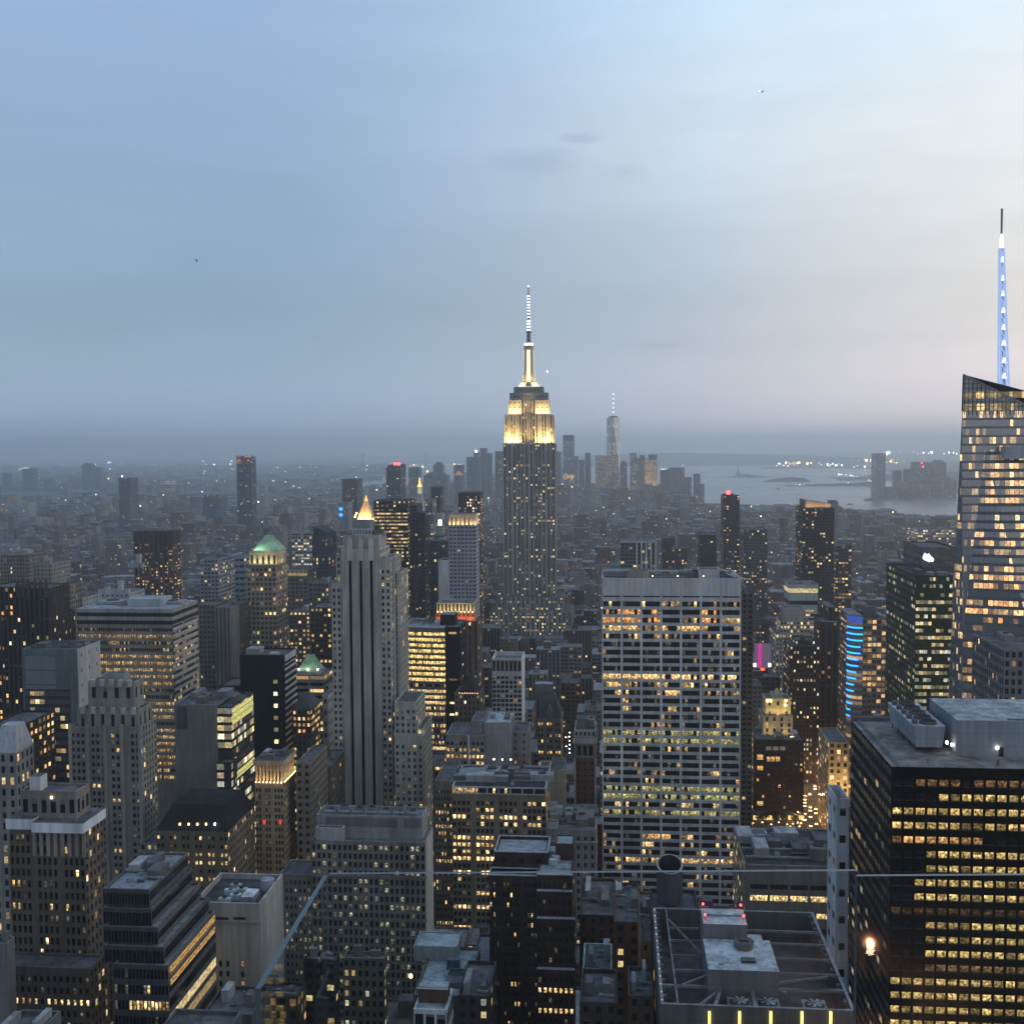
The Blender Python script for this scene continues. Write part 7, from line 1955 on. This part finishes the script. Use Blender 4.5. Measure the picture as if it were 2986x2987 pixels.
def copy_tree(o, parent=None):
    c = o.copy(); COL.objects.link(c)
    if parent:
        c.parent = parent
    for ch in list(o.children):
        copy_tree(ch, c)
    return c
nms = ['yellow', 'black', 'silver', 'grey']
used = set(); cnt = 0
lanes = [2.3, 6.1, 9.9, 13.7, 17.0]
for k in range(62):
    v = rnd.choice([0, 0, 1, 2, 3])
    ln_ = rnd.choice(lanes)
    yy = 760 + (k // 3) * 8.6 + rnd.uniform(-2, 2) + (k % 3) * 3
    if any(abs(yy - a) < 5.5 and ln_ == b_ for a, b_ in used):
        ln_ = rnd.choice(lanes)
        if any(abs(yy - a) < 5.5 and ln_ == b_ for a, b_ in used):
            continue
    used.add((yy, ln_))
    if cnt < 4:
        v = cnt; c_ = protos[v]
    else:
        c_ = copy_tree(protos[v])
    cnt += 1
    c_.location = (ax(yy) + ln_, yy, .03); c_.rotation_euler.z = -.16
    tag(c_, nms[v] + ' car with headlights on in the avenue traffic', 'car', 'cars driving towards the viewer on the avenue')
def lamp_post(p, h, warm, arm=1.5):
    e = empty('street_lamp', p)
    b = MB(); b.cyl(p[0], p[1], p[2], p[2] + h, .14, .1, 6); b.beam((p[0], p[1], p[2] + h), (p[0] + arm, p[1], p[2] + h + .3), .12); b.build('lamp_post', [BARS((.08, .08, .08))], e)
    b = MB(); b.cyl(p[0] + arm, p[1], p[2] + h, p[2] + h + .35, .5, .4, 8); b.build('lamp_head', [M_LAMPW if warm else M_LAMP], e)
    return e
l0 = lamp_post((0, 0, 0), 9, True)
first = True
for k in range(34):
    yy = 640 + (k // 2) * 22
    xx = ax(yy) - .8 if k % 2 else ax(yy) + 19.8
    c_ = l0 if first else copy_tree(l0)
    first = False
    c_.location = (xx, yy, .02)
    if k % 2 == 0:
        c_.rotation_euler.z = math.pi
    tag(c_, 'warm street lamp on a thin post along the busy avenue', 'street lamp', 'street lamps along the busy avenue')
    if 5 <= k // 2 <= 11:
        pl = bpy.data.lights.new('street_light', 'POINT'); pl.energy = 4800; pl.color = (1, .56, .24); pl.shadow_soft_size = .5
        plo = bpy.data.objects.new('lamp_light', pl); COL.objects.link(plo); plo.parent = c_; plo.location = (1.5, 0, 8.3)
l1 = lamp_post((0, 0, 0), 9, False)
first = True
for k in range(17):
    y = 2008 + k * 11.8
    c = G(1659 + (k % 3 - 1) * .8 + k * .12, y, 9)
    c_ = l1 if first else copy_tree(l1)
    first = False
    c_.location = (c.x - 1.5, c.y, .02)
    tag(c_, 'white street lamp in the row left of the white slab tower', 'street lamp', 'white street lamps in the narrow side street')
for (x, y) in ((1649, 2031), (1651, 2058), (1640, 2060), (1650, 2084), (1641, 2100), (1654, 2100), (1650, 2124), (1650, 2152), (1651, 2178), (1672, 2099)):
    c = G(x, y, 9); c_ = copy_tree(l1); c_.location = (c.x - 1.5, c.y, .02)
    tag(c_, 'white street lamp beside the main row left of the white slab tower', 'street lamp', 'white street lamps beside the main row')
# little park with kiosks, trees and lamps
pc0, pc1 = G(2170, 2418), G(2345, 2377)
sheet('lawn', [(pc0.x - 20, pc0.y - 90), (119, pc0.y - 90), (122, pc1.y + 4), (pc0.x - 20, pc1.y + 4)], .03, plain('park_ground', (.10, .085, .06), .9, .3, .2), 'park ground glowing under warm lamps in front of the brick block', 'park')
M_KIOSK = glow('kiosk_glow', (1, .62, .2), 1.4)
for i, (x, w) in enumerate(((2205, 9), (2244, 7), (2300, 12), (2325, 9))):
    c = G(x, 2392, 0)
    e = empty('kiosk', (c.x, c.y, 0)); tag(e, ['small lit park kiosk, leftmost in front of the brick block', 'small lit park kiosk, second from left', 'long lit park kiosk near the avenue', 'lit park kiosk closest to the avenue'][i], 'kiosk')
    m = MB(); m.box(c.x - w / 2, c.x + w / 2, c.y, c.y + 5, .05, 3.2, None); m.build('lit_wall', [M_KIOSK], e)
    m = MB(); m.loft([(c.x - w / 2 - .6, c.y - .6), (c.x + w / 2 + .6, c.y - .6), (c.x + w / 2 + .6, c.y + 5.6), (c.x - w / 2 - .6, c.y + 5.6)], 3.22, [(c.x - w / 2 + 1, c.y + 1.5), (c.x + w / 2 - 1, c.y + 1.5), (c.x + w / 2 - 1, c.y + 3.5), (c.x - w / 2 + 1, c.y + 3.5)], 4.6, NOW((.06, .09, .08))); m.build('kiosk_roof', parent=e)
l2 = lamp_post((0, 0, 0), 5, True, .2)
pts = [(2180, 2405), (2188, 2404), (2195, 2402), (2222, 2400), (2248, 2406), (2295, 2406), (2311, 2404), (2304, 2412), (2270, 2400), (2335, 2402), (2340, 2392), (2330, 2412)]
for i, (x, y) in enumerate(pts):
    c = G(x, y, 5); c_ = l2 if i == 0 else copy_tree(l2)
    c_.location = (c.x, c.y, .04); tag(c_, 'low warm lamp post in the small park', 'street lamp', 'lamp posts in the small park')
M_LEAF = plain('park_leaves', (.055, .06, .03), .9, .4, 1.5)
M_BARK = plain('park_bark', (.06, .05, .04), .9, .2, 2)
def tree(p, h):
    e = empty('tree', p)
    m = MB(); m.cyl(p[0], p[1], p[2], p[2] + h * .45, .32, .18, 7)
    for a in range(4):
        m.beam((p[0], p[1], p[2] + h * .4), (p[0] + 2 * math.cos(a * 1.6), p[1] + 2 * math.sin(a * 1.6), p[2] + h * .68), .16)
    m.build('trunk', [M_BARK], e)
    m = MB()
    r = random.Random(int(h * 10))
    for k in range(420):
        a, b_, rr = r.uniform(0, 6.283), math.asin(r.uniform(-1, 1)), r.random() ** .4
        c = Vector((p[0] + 2.9 * rr * math.cos(a) * math.cos(b_), p[1] + 2.9 * rr * math.sin(a) * math.cos(b_), p[2] + h * .68 + h * .30 * rr * math.sin(b_)))
        c += Vector((math.sin(a * 3) * .5, math.cos(b_ * 5) * .4, 0))
        u, v = Vector((r.uniform(-1, 1), r.uniform(-1, 1), r.uniform(-1, 1))) * .42, Vector((r.uniform(-1, 1), r.uniform(-1, 1), r.uniform(-1, 1))) * .42
        m.face([c - u, c + v, c + u, c - v])
    m.build('crown', [M_LEAF], e)
    return e
t0 = tree((0, 0, 0), 8.5)
for i, (x, y) in enumerate(((2184, 2396), (2215, 2409), (2232, 2403), (2262, 2408), (2280, 2398), (2287, 2410), (2318, 2410), (2258, 2394))):
    c = G(x, y, 0); c_ = t0 if i == 0 else copy_tree(t0)
    c_.location = (c.x, c.y, .03); c_.rotation_euler.z = i * 1.3
    tag(c_, 'small dark leafy tree among the park lamps', 'tree', 'trees in the small park')

# ================================================================ the rest of the city
CR = random.Random(5)
PAL = [(.17, .15, .135), (.20, .19, .18), (.14, .10, .085), (.24, .23, .215), (.11, .10, .10), (.13, .075, .06), (.19, .165, .14), (.27, .275, .28), (.09, .08, .075), (.22, .20, .17), (.16, .17, .19)]
PNAME = ['taupe', 'grey', 'dark brown', 'pale grey', 'charcoal', 'red brick', 'tan', 'whitish', 'near black', 'beige', 'blue grey']
RPAL = [(.10, .108, .115), (.15, .157, .168), (.21, .222, .24), (.07, .07, .074), (.29, .305, .325), (.125, .118, .11)]
RNAME = ['dark', 'grey', 'pale', 'black', 'whitish', 'brown']
cand = []
def inview(x0, x1, y0, y1):
    a, b_ = S(((x0 + x1) / 2, y0, 15)), None
    return a and -160 < a[0] < 3146
Y = 300.0
while Y < 15500:
    dY = 34 if Y < 1500 else 40 if Y < 3200 else 58 if Y < 5000 else 90 if Y < 8000 else 150
    street = 16 if (int(Y / 34) % 2 == 0 and Y < 3200) else 4
    xw = Y * .60 + 60
    x = -xw - Y * .09
    while x < xw - Y * .09:
        w = CR.uniform(14, 36) if Y < 1500 else CR.uniform(13, 36) if Y < 3200 else CR.uniform(16, 48) if Y < 5000 else CR.uniform(24, 70) if Y < 8000 else CR.uniform(45, 130)
        x0, x1, y0, y1 = x, x + w, Y, Y + dY - street
        x += w + (CR.uniform(.3, 1.2) if CR.random() < .85 else CR.uniform(14, 22))
        if Y < 1150 and x0 < ax(Y + dY) + 23 and x1 > ax(Y) - 4:
            continue
        if not inview(x0, x1, y0, y1):
            continue
        cx_, cy_ = (x0 + x1) / 2, (y0 + y1) / 2
        if any(inpoly(cx_, cy_, w_) for w_ in WATERS) or any(inpoly(x0, y0, w_) for w_ in WATERS):
            continue
        if any(x0 < f[1] and x1 > f[0] and y0 < f[3] and y1 > f[2] for f in FOOT):
            continue
        if Y < 1000:
            h = CR.choice([30, 42, 50, 62, 70, 45]) + CR.uniform(-6, 14)
        elif Y < 1700:
            h = CR.choice([20, 28, 34, 40, 52, 48, 62]) + CR.uniform(-5, 10)
        elif Y < 3500:
            h = CR.choice([14, 16, 18, 22, 26, 32, 44]) + CR.uniform(-3, 8)
            if CR.random() < .09:
                h += CR.uniform(15, 50)
        else:
            h = CR.choice([12, 14, 18, 22, 30]) + CR.uniform(-3, 8)
            if CR.random() < .12:
                h += CR.uniform(12, 45)
        if cx_ > -200 and 4300 < Y < 5700 and CR.random() < .35 and -200 < cx_ < 900:
            h += CR.uniform(20, 70)
        # never in front of what the photograph shows of a named building
        a, b_ = S((x0, y0, h)), S((x1, y0, h))
        a2, b2_ = S((x0, y1, h)), S((x1, y1, h))
        if not (a and b_ and a2 and b2_):
            continue
        xl, xr = min(a[0], a2[0]) - 1, max(b_[0], b2_[0]) + 1
        lim = 0
        for gx0, gx1, gy, gY in GUARD:
            if gY > Y and xl < gx1 and xr > gx0:
                lim = max(lim, gy + (2 if gY < 90000 else CR.uniform(-9, 8)))
        ytop = min(a2[1], b2_[1])
        if lim > ytop:
            h2 = zf((xl + xr) / 2, lim, y1)
            if h2 < 7:
                continue
            h = h2
            if h < 7:
                continue
        sa = S((cx_, y0, h)); sb_ = S((cx_, y0, 0))
        if sa[1] > 3000:
            continue
        vis = (min(2986, xr) - max(0, xl))
        if vis <= 2:
            continue
        cand.append((vis * min(70, max(4, (sb_[1] - sa[1]))), x0, x1, y0, y1, h, CR.randrange(len(PAL)), CR.randrange(len(RPAL)), CR.random(), xl, xr, sa[1]))
    Y += dY
cand.sort(key=lambda c: -c[0])
NIND = 165
def fstyle(ci, Y, rv):
    k = rv
    lit = .085 if Y < 2200 else .05
    fam = int(k * 97) % 4
    c = PAL[ci]
    if fam == 0:
        return St(c, 2.6 + k, 3.4, .42, .5, lit, .65, 1.2)
    if fam == 1:
        return St(c, 4.2, 3.6, .62, .5, lit * 1.3, .6, 1.1)
    if fam == 2:
        return St(c, 3.2, 3.5, .45, 1.55, lit, .7, 1.2)
    return St(c, 3.0, 3.3, .35, .42, lit * .7, .6, 1.3)
NAMED = [(o['label'], o) for o in COL.objects if o.parent is None and o.type == 'EMPTY' and o.get('category') in ('office tower', 'skyscraper', 'tower', 'building', 'office block')]
SHORT = []
bpy.context.view_layer.update()
for lab, o in NAMED:
    p = S((o.location.x, o.location.y, 60))
    if p:
        SHORT.append((p[0], o.location.y, lab))
labels_used = {}
for c in cand[:NIND]:
    _, x0, x1, y0, y1, h, ci, ri, rv, xl, xr, yt = c
    e = empty('city_building', ((x0 + x1) / 2, (y0 + y1) / 2, 0))
    st = fstyle(ci, y0, rv)
    m = MB(); m.box(x0, x1, y0, y1, 0, h, st, NOW(RPAL[ri]), par=.9); m.build('tower_block', parent=e)
    w, d = x1 - x0, y1 - y0
    feat = 'plain flat roof'
    k = rv * 10 % 1
    if w > 8 and d > 8 and h > 10:
        if k < .75:
            m = MB(); fx, fy = x0 + w * CR.uniform(.2, .6), y0 + d * CR.uniform(.3, .6); hh = CR.uniform(2.6, 6); cc_ = tuple(min(.5, q * CR.uniform(.8, 1.5)) for q in PAL[ci])
            m.box(fx, min(x1 - 1.5, fx + w * CR.uniform(.18, .34)), fy, min(y1 - 1.5, fy + d * .3), h - .9, h + hh, NOW(cc_), NOW(RPAL[(ri + 1) % 6])); m.build('roof_house', parent=e)
            feat = 'one roof house'
        if k < .32:
            tank(e, x0 + w * CR.uniform(.12, .2) + 2, y0 + d * .25 + 1, h - .9); feat = 'water tank and roof house'
        if .32 < k < .55 or k > .9:
            for t in range(2):
                m = MB(); fx, fy = x0 + w * (.66 + .14 * t), y0 + d * (.2 + .3 * t); m.box(fx, fx + 2.4, fy, fy + 3, h - .9, h + 1.4, NOW((.36, .38, .4))); m.build('air_handler', parent=e)
            feat = 'two roof units'
    px_ = (xl + xr) / 2
    near = min(SHORT, key=lambda s_: abs(s_[0] - px_) + abs(s_[1] - y0) * .12)
    rel = 'behind' if y0 > near[1] + 25 and abs(near[0] - px_) < 60 else 'before' if y0 < near[1] - 25 and abs(near[0] - px_) < 60 else 'left of' if px_ < near[0] else 'right of'
    size = 'small' if h < 24 else 'mid height' if h < 50 else 'tall'
    nl = near[2].replace(',', '').split()
    cutw = ('with', 'and', 'by', 'in', 'above', 'behind', 'beside', 'between', 'under', 'below', 'left', 'right', 'at', 'over', 'on', 'just', 'rising', 'standing', 'hugging', 'ending', 'carrying', 'topped', 'along', 'glowing', 'full')
    if len(nl) > 8:
        ks = [i for i, w_ in enumerate(nl[:9]) if w_ in cutw and i > 2]
        nl = nl[:ks[-1]] if ks else nl[:8]
    while nl[-1] in cutw + ('of', 'the', 'a', 'its', 'to', 'next', 'near'):
        nl = nl[:-1]
    short = 'the ' + ' '.join(nl)
    lab = '%s %s block with %s roof, %s %s' % (size, PNAME[ci], RNAME[ri], rel, short)
    if lab in labels_used:
        labels_used[lab] += 1
        lab = '%s %s block, %s, %s %s' % (size, PNAME[ci], feat, rel, short)
    if lab in labels_used:
        labels_used[lab] += 1
        lab = ('second ' if labels_used[lab] == 2 else 'third ' if labels_used[lab] == 3 else 'further ') + lab
    labels_used.setdefault(lab, 1)
    lab = ' '.join(lab.split()[:16])
    tag(e, lab, 'building', 'city blocks between the named towers')
m = MB()
for c in cand[NIND:]:
    _, x0, x1, y0, y1, h, ci, ri, rv, xl, xr, yt = c
    m.seed = (rv * 91.7) % 90
    st = fstyle(ci, y0, rv)
    st.lit *= .8
    m.box(x0, x1, y0, y1, 0, h, st, NOW(RPAL[ri] if ri != 4 or y0 < 2500 else RPAL[1]))
    if rv < .5 and y0 < 4000:
        w, d = x1 - x0, y1 - y0
        m.box(x0 + w * .3, x0 + w * (.45 + rv * .3), y0 + d * .3, y0 + d * .6, h + .02, h + 3 + rv * 6, NOW(PAL[(ci + 3) % len(PAL)]), NOW(RPAL[(ri + 2) % 6]))
o = m.build('distant_city'); tag(o, 'countless small hazy buildings stretching away to the horizon', 'city', kind='stuff')
print('CITY', len(cand))
# pin-prick lights among the far buildings
LR = random.Random(9)
def lights(name, label, pts, col, s_, r0):
    m = MB()
    for p in pts:
        d = (Vector(p) - EYEP).length
        r = r0 * d / 1000 * (.26 + .9 * LR.random() ** 2.6) * (.62 if d < 3600 else 1)
        m.cyl(p[0], p[1], p[2] - r, p[2] + r, r * .9, n=6)
    o = m.build(name, [glow(name + '_glow', col, s_)])
    tag(o, label, 'lights', kind='stuff')
pw, po, pg, fw_, fo_ = [], [], [], [], []
for c in cand:
    _, x0, x1, y0, y1, h, ci, ri, rv, xl, xr, yt = c
    if y0 > 1500 and LR.random() < (.34 if y0 < 3000 else .24 if y0 < 6000 else .30):
        p = (LR.uniform(x0, x1), y0 - 1.5, h * LR.uniform(.3, 1.0) + 1)
        (pw if LR.random() < .62 else po if LR.random() < .75 else pg).append(p)
for x0, x1, y0, y1, n, k in ((1080, 1640, 1355, 1372, 10, 'w'), (2270, 2390, 1349, 1354, 22, 'o'), (2230, 2560, 1352, 1363, 26, 'w'), (2480, 2560, 1336, 1346, 9, 'o'), (2565, 2800, 1318, 1324, 16, 'w'), (2640, 2800, 1352, 1392, 14, 'w'), (2580, 2640, 1340, 1350, 10, 'o'), (2720, 2800, 1375, 1390, 8, 'w'), (1760, 2100, 1352, 1357, 26, 'w'), (900, 1350, 1350, 1376, 50, 'o'), (740, 1080, 1375, 1420, 40, 'w'), (920, 1000, 1425, 1433, 34, 'g'), (700, 790, 1372, 1400, 16, 'g'), (0, 680, 1345, 1378, 26, 'w'), (2447, 2510, 1490, 1491, 9, 'g'), (2550, 2590, 1424, 1426, 6, 'o')):
    for t in range(n):
        lx_, ly_ = LR.uniform(x0, x1), LR.uniform(y0, y1)
        c = G(lx_, ly_, 8)
        if x0 > 2200 and y1 < 1366:
            c = P(lx_, ly_, G(lx_, 1367).y - 40 if y0 > 1335 else 12500)
        ({'w': fw_, 'o': fo_, 'g': pg} if c.y > 7000 else {'w': pw, 'o': po, 'g': pg})[k].append((c.x, c.y, max(9, c.z)))
for t in range(15):        # causeway lamps to the lone tower
    f = t / 14
    c = G(2446 + 94 * f, 1384 + 19 * f * f, 6); pg.append((c.x, c.y, 6))
for t in range(20):
    f = t / 19
    c = G(2320 + 225 * f, 1414 - 6 * f, 6); (pg if t % 2 else po).append((c.x, c.y, 6))
lights('white_city_lights', 'scattered tiny white lights among the hazy far buildings', pw, (1, .93, .84), 5.5, .55)
lights('orange_city_lights', 'scattered tiny orange lights among the hazy far buildings', po, (1, .50, .18), 5, .55)
lights('far_white_lights', 'rows of bright white lights on the far shore', fw_, (.95, .97, 1), 8, .8)
lights('far_orange_lights', 'clusters of orange lights on the far shore', fo_, (1, .60, .22), 9, .85)
lights('pale_city_lights', 'tiny pale yellow lights along far shores and yards', pg, (.95, 1, .7), 5, .55)

# boats on the harbour
def boat(x, y, L, lab):
    c = G(x, y, 1)
    e = empty('ferry_boat', (c.x, c.y, .7)); tag(e, lab, 'boat')
    m = MB(); m.loft([(c.x - L * .42, c.y - L * .1), (c.x + L * .46, c.y - L * .1), (c.x + L * .46, c.y + L * .1), (c.x - L * .42, c.y + L * .1)], .7, [(c.x - L * .5, c.y - L * .13), (c.x + L * .5, c.y - L * .13), (c.x + L * .5, c.y + L * .13), (c.x - L * .5, c.y + L * .13)], L * .12, NOW((.10, .10, .11))); m.build('hull', parent=e)
    m = MB(); m.box(c.x - L * .2, c.x + L * .3, c.y - L * .08, c.y + L * .08, L * .12 + .02, L * .26, St((.2, .2, .21), 4, 3, .6, .4, .2)); m.build('cabin', parent=e)
boat(2532, 1460, 45, 'small dark boat on the water below the lone harbour tower')
boat(2268, 1427, 32, 'tiny dark boat in the middle of the harbour water')
boat(2478, 1472, 26, 'tiny boat close to the near shore lights')

# ================================================================ aircraft
def aircraft():
    Y = 5200
    c = P(2217, 268, Y)
    e = empty('airliner', c); tag(e, 'tiny white airliner with bright landing light high in the sky', 'airliner')
    s_ = 24 / F * (c - EYEP).length
    m = MB()
    a, b_ = c + Vector((-s_ * .35, -s_ * .3, -1)), c + Vector((s_ * .4, s_ * .2, 2))
    d = b_ - a
    n_ = 8
    prev = None
    u = d.cross(Vector((0, 0, 1))).normalized()
    w = u.cross(d).normalized()
    rads = [.1, .6, .9, 1, 1, 1, .9, .6, .15]
    for k in range(9):
        q = [a + d * (k / 8) + (u * math.cos(t * .785) + w * math.sin(t * .785)) * s_ * .045 * rads[k] for t in range(8)]
        if prev:
            for t in range(8):
                m.face([prev[t], prev[(t + 1) % 8], q[(t + 1) % 8], q[t]], NOW((.5, .52, .54)))
        prev = q
    m.build('fuselage', parent=e)
    for sg_ in (-1, 1):
        m = MB(); o_ = a + d * .5; tip = o_ + u * sg_ * s_ * .45 + d * .16 + Vector((0, 0, 1.5))
        m.face([o_ + d * -.1, tip, tip + d * .07, o_ + d * .12], NOW((.25, .28, .3))); m.face([o_ + d * .12 + w * .8, tip + d * .07 + w * .5, tip + w * .5, o_ + d * -.1 + w * .8], NOW((.25, .28, .3))); m.build('wing', parent=e)
    m = MB(); t_ = a + d * .93; m.face([t_ - d * .08, t_ + d * .06, t_ + d * .09 + Vector((0, 0, s_ * .13)), t_ + d * .01 + Vector((0, 0, s_ * .13))], NOW((.3, .32, .34))); m.build('tail_fin', parent=e)
    m = MB(); q = a + d * .32; m.cyl(q.x, q.y - 4, q.z - 2.2, q.z + 2.2, 4, n=8); m.build('landing_light', [M_BEAD], e)
aircraft()
def heli(x, y, Y, s_, lab):
    c = P(x, y, Y); e = empty('helicopter', c); tag(e, lab, 'helicopter')
    dk_ = NOW((.03, .035, .045))
    m = MB()
    prev = None
    for k in range(9):
        f = k / 8
        r = s_ * .2 * math.sin(math.pi * (f * .92 + .04)) ** .6
        q = [(c.x + s_ * (.35 - .7 * f) * .45, c.y + r * math.cos(t * .785), c.z + r * math.sin(t * .785) * 1.15 - s_ * .02) for t in range(8)]
        if prev:
            for t in range(8):
                m.face([prev[t], prev[(t + 1) % 8], q[(t + 1) % 8], q[t]], dk_)
        prev = q
    m.build('cabin', parent=e)
    m = MB(); m.beam((c.x - s_ * .1, c.y, c.z + s_ * .05), (c.x - s_ * .62, c.y, c.z + s_ * .26), s_ * .06, dk_); m.face([(c.x - s_ * .56, c.y, c.z + s_ * .2), (c.x - s_ * .66, c.y, c.z + s_ * .22), (c.x - s_ * .7, c.y, c.z + s_ * .42), (c.x - s_ * .64, c.y, c.z + s_ * .42)], dk_); m.build('tail_boom', parent=e)
    for a in (.4, .4 + math.pi / 2):
        m = MB(); m.beam((c.x - s_ * .6 * math.cos(a), c.y - s_ * .6 * math.sin(a), c.z + s_ * .28), (c.x + s_ * .6 * math.cos(a), c.y + s_ * .6 * math.sin(a), c.z + s_ * .28), s_ * .035, dk_); m.build('rotor_blade', parent=e)
    m = MB(); m.cyl(c.x, c.y, c.z + s_ * .15, c.z + s_ * .3, s_ * .03, n=6, st=dk_); m.build('rotor_mast', parent=e)
    for sg_ in (-1, 1):
        m = MB(); m.beam((c.x - s_ * .2, c.y + sg_ * s_ * .15, c.z - s_ * .28), (c.x + s_ * .22, c.y + sg_ * s_ * .15, c.z - s_ * .28), s_ * .03, dk_); m.beam((c.x, c.y + sg_ * s_ * .15, c.z - s_ * .28), (c.x, c.y + sg_ * s_ * .1, c.z - s_ * .15), s_ * .03, dk_); m.build('skid', parent=e)
    return e, c
heli(574, 759, 2400, 9.5, 'tiny dark helicopter low in the blue sky at the left')
e, c = heli(1596, 1084, 2600, 6, 'speck of a helicopter with white light right of the lit mast')
bulb(e, (c.x, c.y - 3, c.z), 1.9, M_BEAD, 'search_light')

# ================================================================ glass balustrade in front of the viewer
def glass_fn(g, out):
    f = g.n('ShaderNodeFresnel'); f.inputs[0].default_value = 1.45
    tr = g.n('ShaderNodeBsdfTransparent'); tr.inputs[0].default_value = (.93, .965, .96, 1)
    gl_ = g.n('ShaderNodeBsdfGlossy'); gl_.inputs['Roughness'].default_value = .02
    mx = g.n('ShaderNodeMixShader')
    g.put(mx.inputs[0], g.m('MULTIPLY', f.outputs[0], .8)); g.put(mx.inputs[1], tr.outputs[0]); g.put(mx.inputs[2], gl_.outputs[0])
    g.t.links.new(mx.outputs[0], out.inputs[0])
M_GLASS = mat('balustrade_glass', glass_fn)
M_EDGE = plain('glass_edge', (.07, .095, .115), .3, .05, 3)
def cp(x, y, d):
    """point straight ahead at depth d"""
    return EYEP + ray(x, y) * d
zg = cp(1500, 2545, 2.0).z
def pane_obj(a, b_, label, t=.008, ends=(1, 1)):
    """vertical pane from a to b (2-D), top at zg"""
    u = Vector((b_[0] - a[0], b_[1] - a[1], 0)).normalized()
    n = Vector((u.y, -u.x, 0)) * t * .5
    A, B_ = Vector((*a, 0)), Vector((*b_, 0))
    z0, z1 = H - 1.62, zg
    e = empty('glass_panel', ((a[0] + b_[0]) / 2, (a[1] + b_[1]) / 2, z0)); tag(e, label, 'glass panel', 'balustrade panes')
    m = MB()
    up_ = lambda p, z: (p.x, p.y, z)
    m.face([up_(A + n, z0), up_(B_ + n, z0), up_(B_ + n, z1), up_(A + n, z1)])
    m.build('pane', [M_GLASS], e)
    m = MB()
    m.face([up_(A + n, z1), up_(B_ + n, z1), up_(B_ - n, z1), up_(A - n, z1)])
    if ends[0]:
        m.face([up_(A - n, z0), up_(A + n, z0), up_(A + n, z1), up_(A - n, z1)])
    if ends[1]:
        m.face([up_(B_ + n, z0), up_(B_ - n, z0), up_(B_ - n, z1), up_(B_ + n, z1)])
    m.build('polished_edge', [M_EDGE], e)
c0, c1 = cp(960, 2555, 2.0), cp(2494, 2551, 2.0)
pane_obj((c0.x, c0.y), (c1.x, c1.y), 'clear glass balustrade pane across the lower middle', ends=(0, 1))
c2, c3 = cp(2498, 2560, 1.975), cp(3500, 2562, 1.975)
pane_obj((c2.x, c2.y), (c3.x, c3.y), 'clear glass balustrade pane at the lower right before the black block')
d_ = (H - zg) * 1.0
c4 = cp(752, 2880, 1.575)
pane_obj((c4.x, c4.y), (c0.x - .004, c0.y - .008), 'short glass side pane with slanting edge at the lower left', ends=(1, 0))
m = MB(); m.box(-4, 4, -6, 2.2, H - 1.9, H - 1.62, NOW((.3, .29, .27))); o = m.build('terrace_floor'); tag(o, 'stone terrace floor under the viewer', 'floor', kind='structure')

# floor lamp on the terrace, seen only as a glint in the right hand pane
fl_ = cp(2535, 2768, 3.40)
pn = Vector((c3.y - c2.y, c2.x - c3.x, 0)).normalized()
fl_ = fl_ - pn * 2 * (fl_ - c2).dot(pn)
lx, ly, lz = fl_.x, fl_.y, fl_.z
e = empty('floor_lamp', (lx, ly, H - 1.62)); tag(e, 'small warm floor lamp glinting in the right hand glass pane', 'lamp')
m = MB(); m.cyl(lx, ly, H - 1.62, lz - .012, .012, n=10, mi=1); m.cyl(lx, ly, lz - .012, lz + .012, .011, n=10); m.build('lamp_body', [glow('floor_lamp_glow', (1, .86, .6), 40), BARS((.1, .1, .1))], e)
pl = bpy.data.lights.new('floor_lamp_light', 'POINT'); pl.energy = 34; pl.color = (1, .42, .18); pl.shadow_soft_size = .004
plo = bpy.data.objects.new('floor_lamp_light', pl); COL.objects.link(plo); plo.parent = e; plo.location = (0, 0, lz - (H - 1.62) + .022)
# ================================================================ haze
def haze_fn(g, out):
    v = g.n('ShaderNodeVolumePrincipled')
    v.inputs['Color'].default_value = (.92, .955, .985, 1)
    v.inputs['Density'].default_value = 1.0e-4
    v.inputs['Anisotropy'].default_value = .7
    g.t.links.new(v.outputs[0], out.inputs['Volume'])
hz_m = mat('haze', haze_fn)
m = MB(); m.box(-46000, 46000, -4000, 46500, -1.0, 560, None); m.face([(-46000, -4000, -1), (-46000, 46500, -1), (46000, 46500, -1), (46000, -4000, -1)])
o = m.build('haze', [hz_m]); tag(o, 'thin blue evening haze over the whole city', 'haze', kind='stuff')
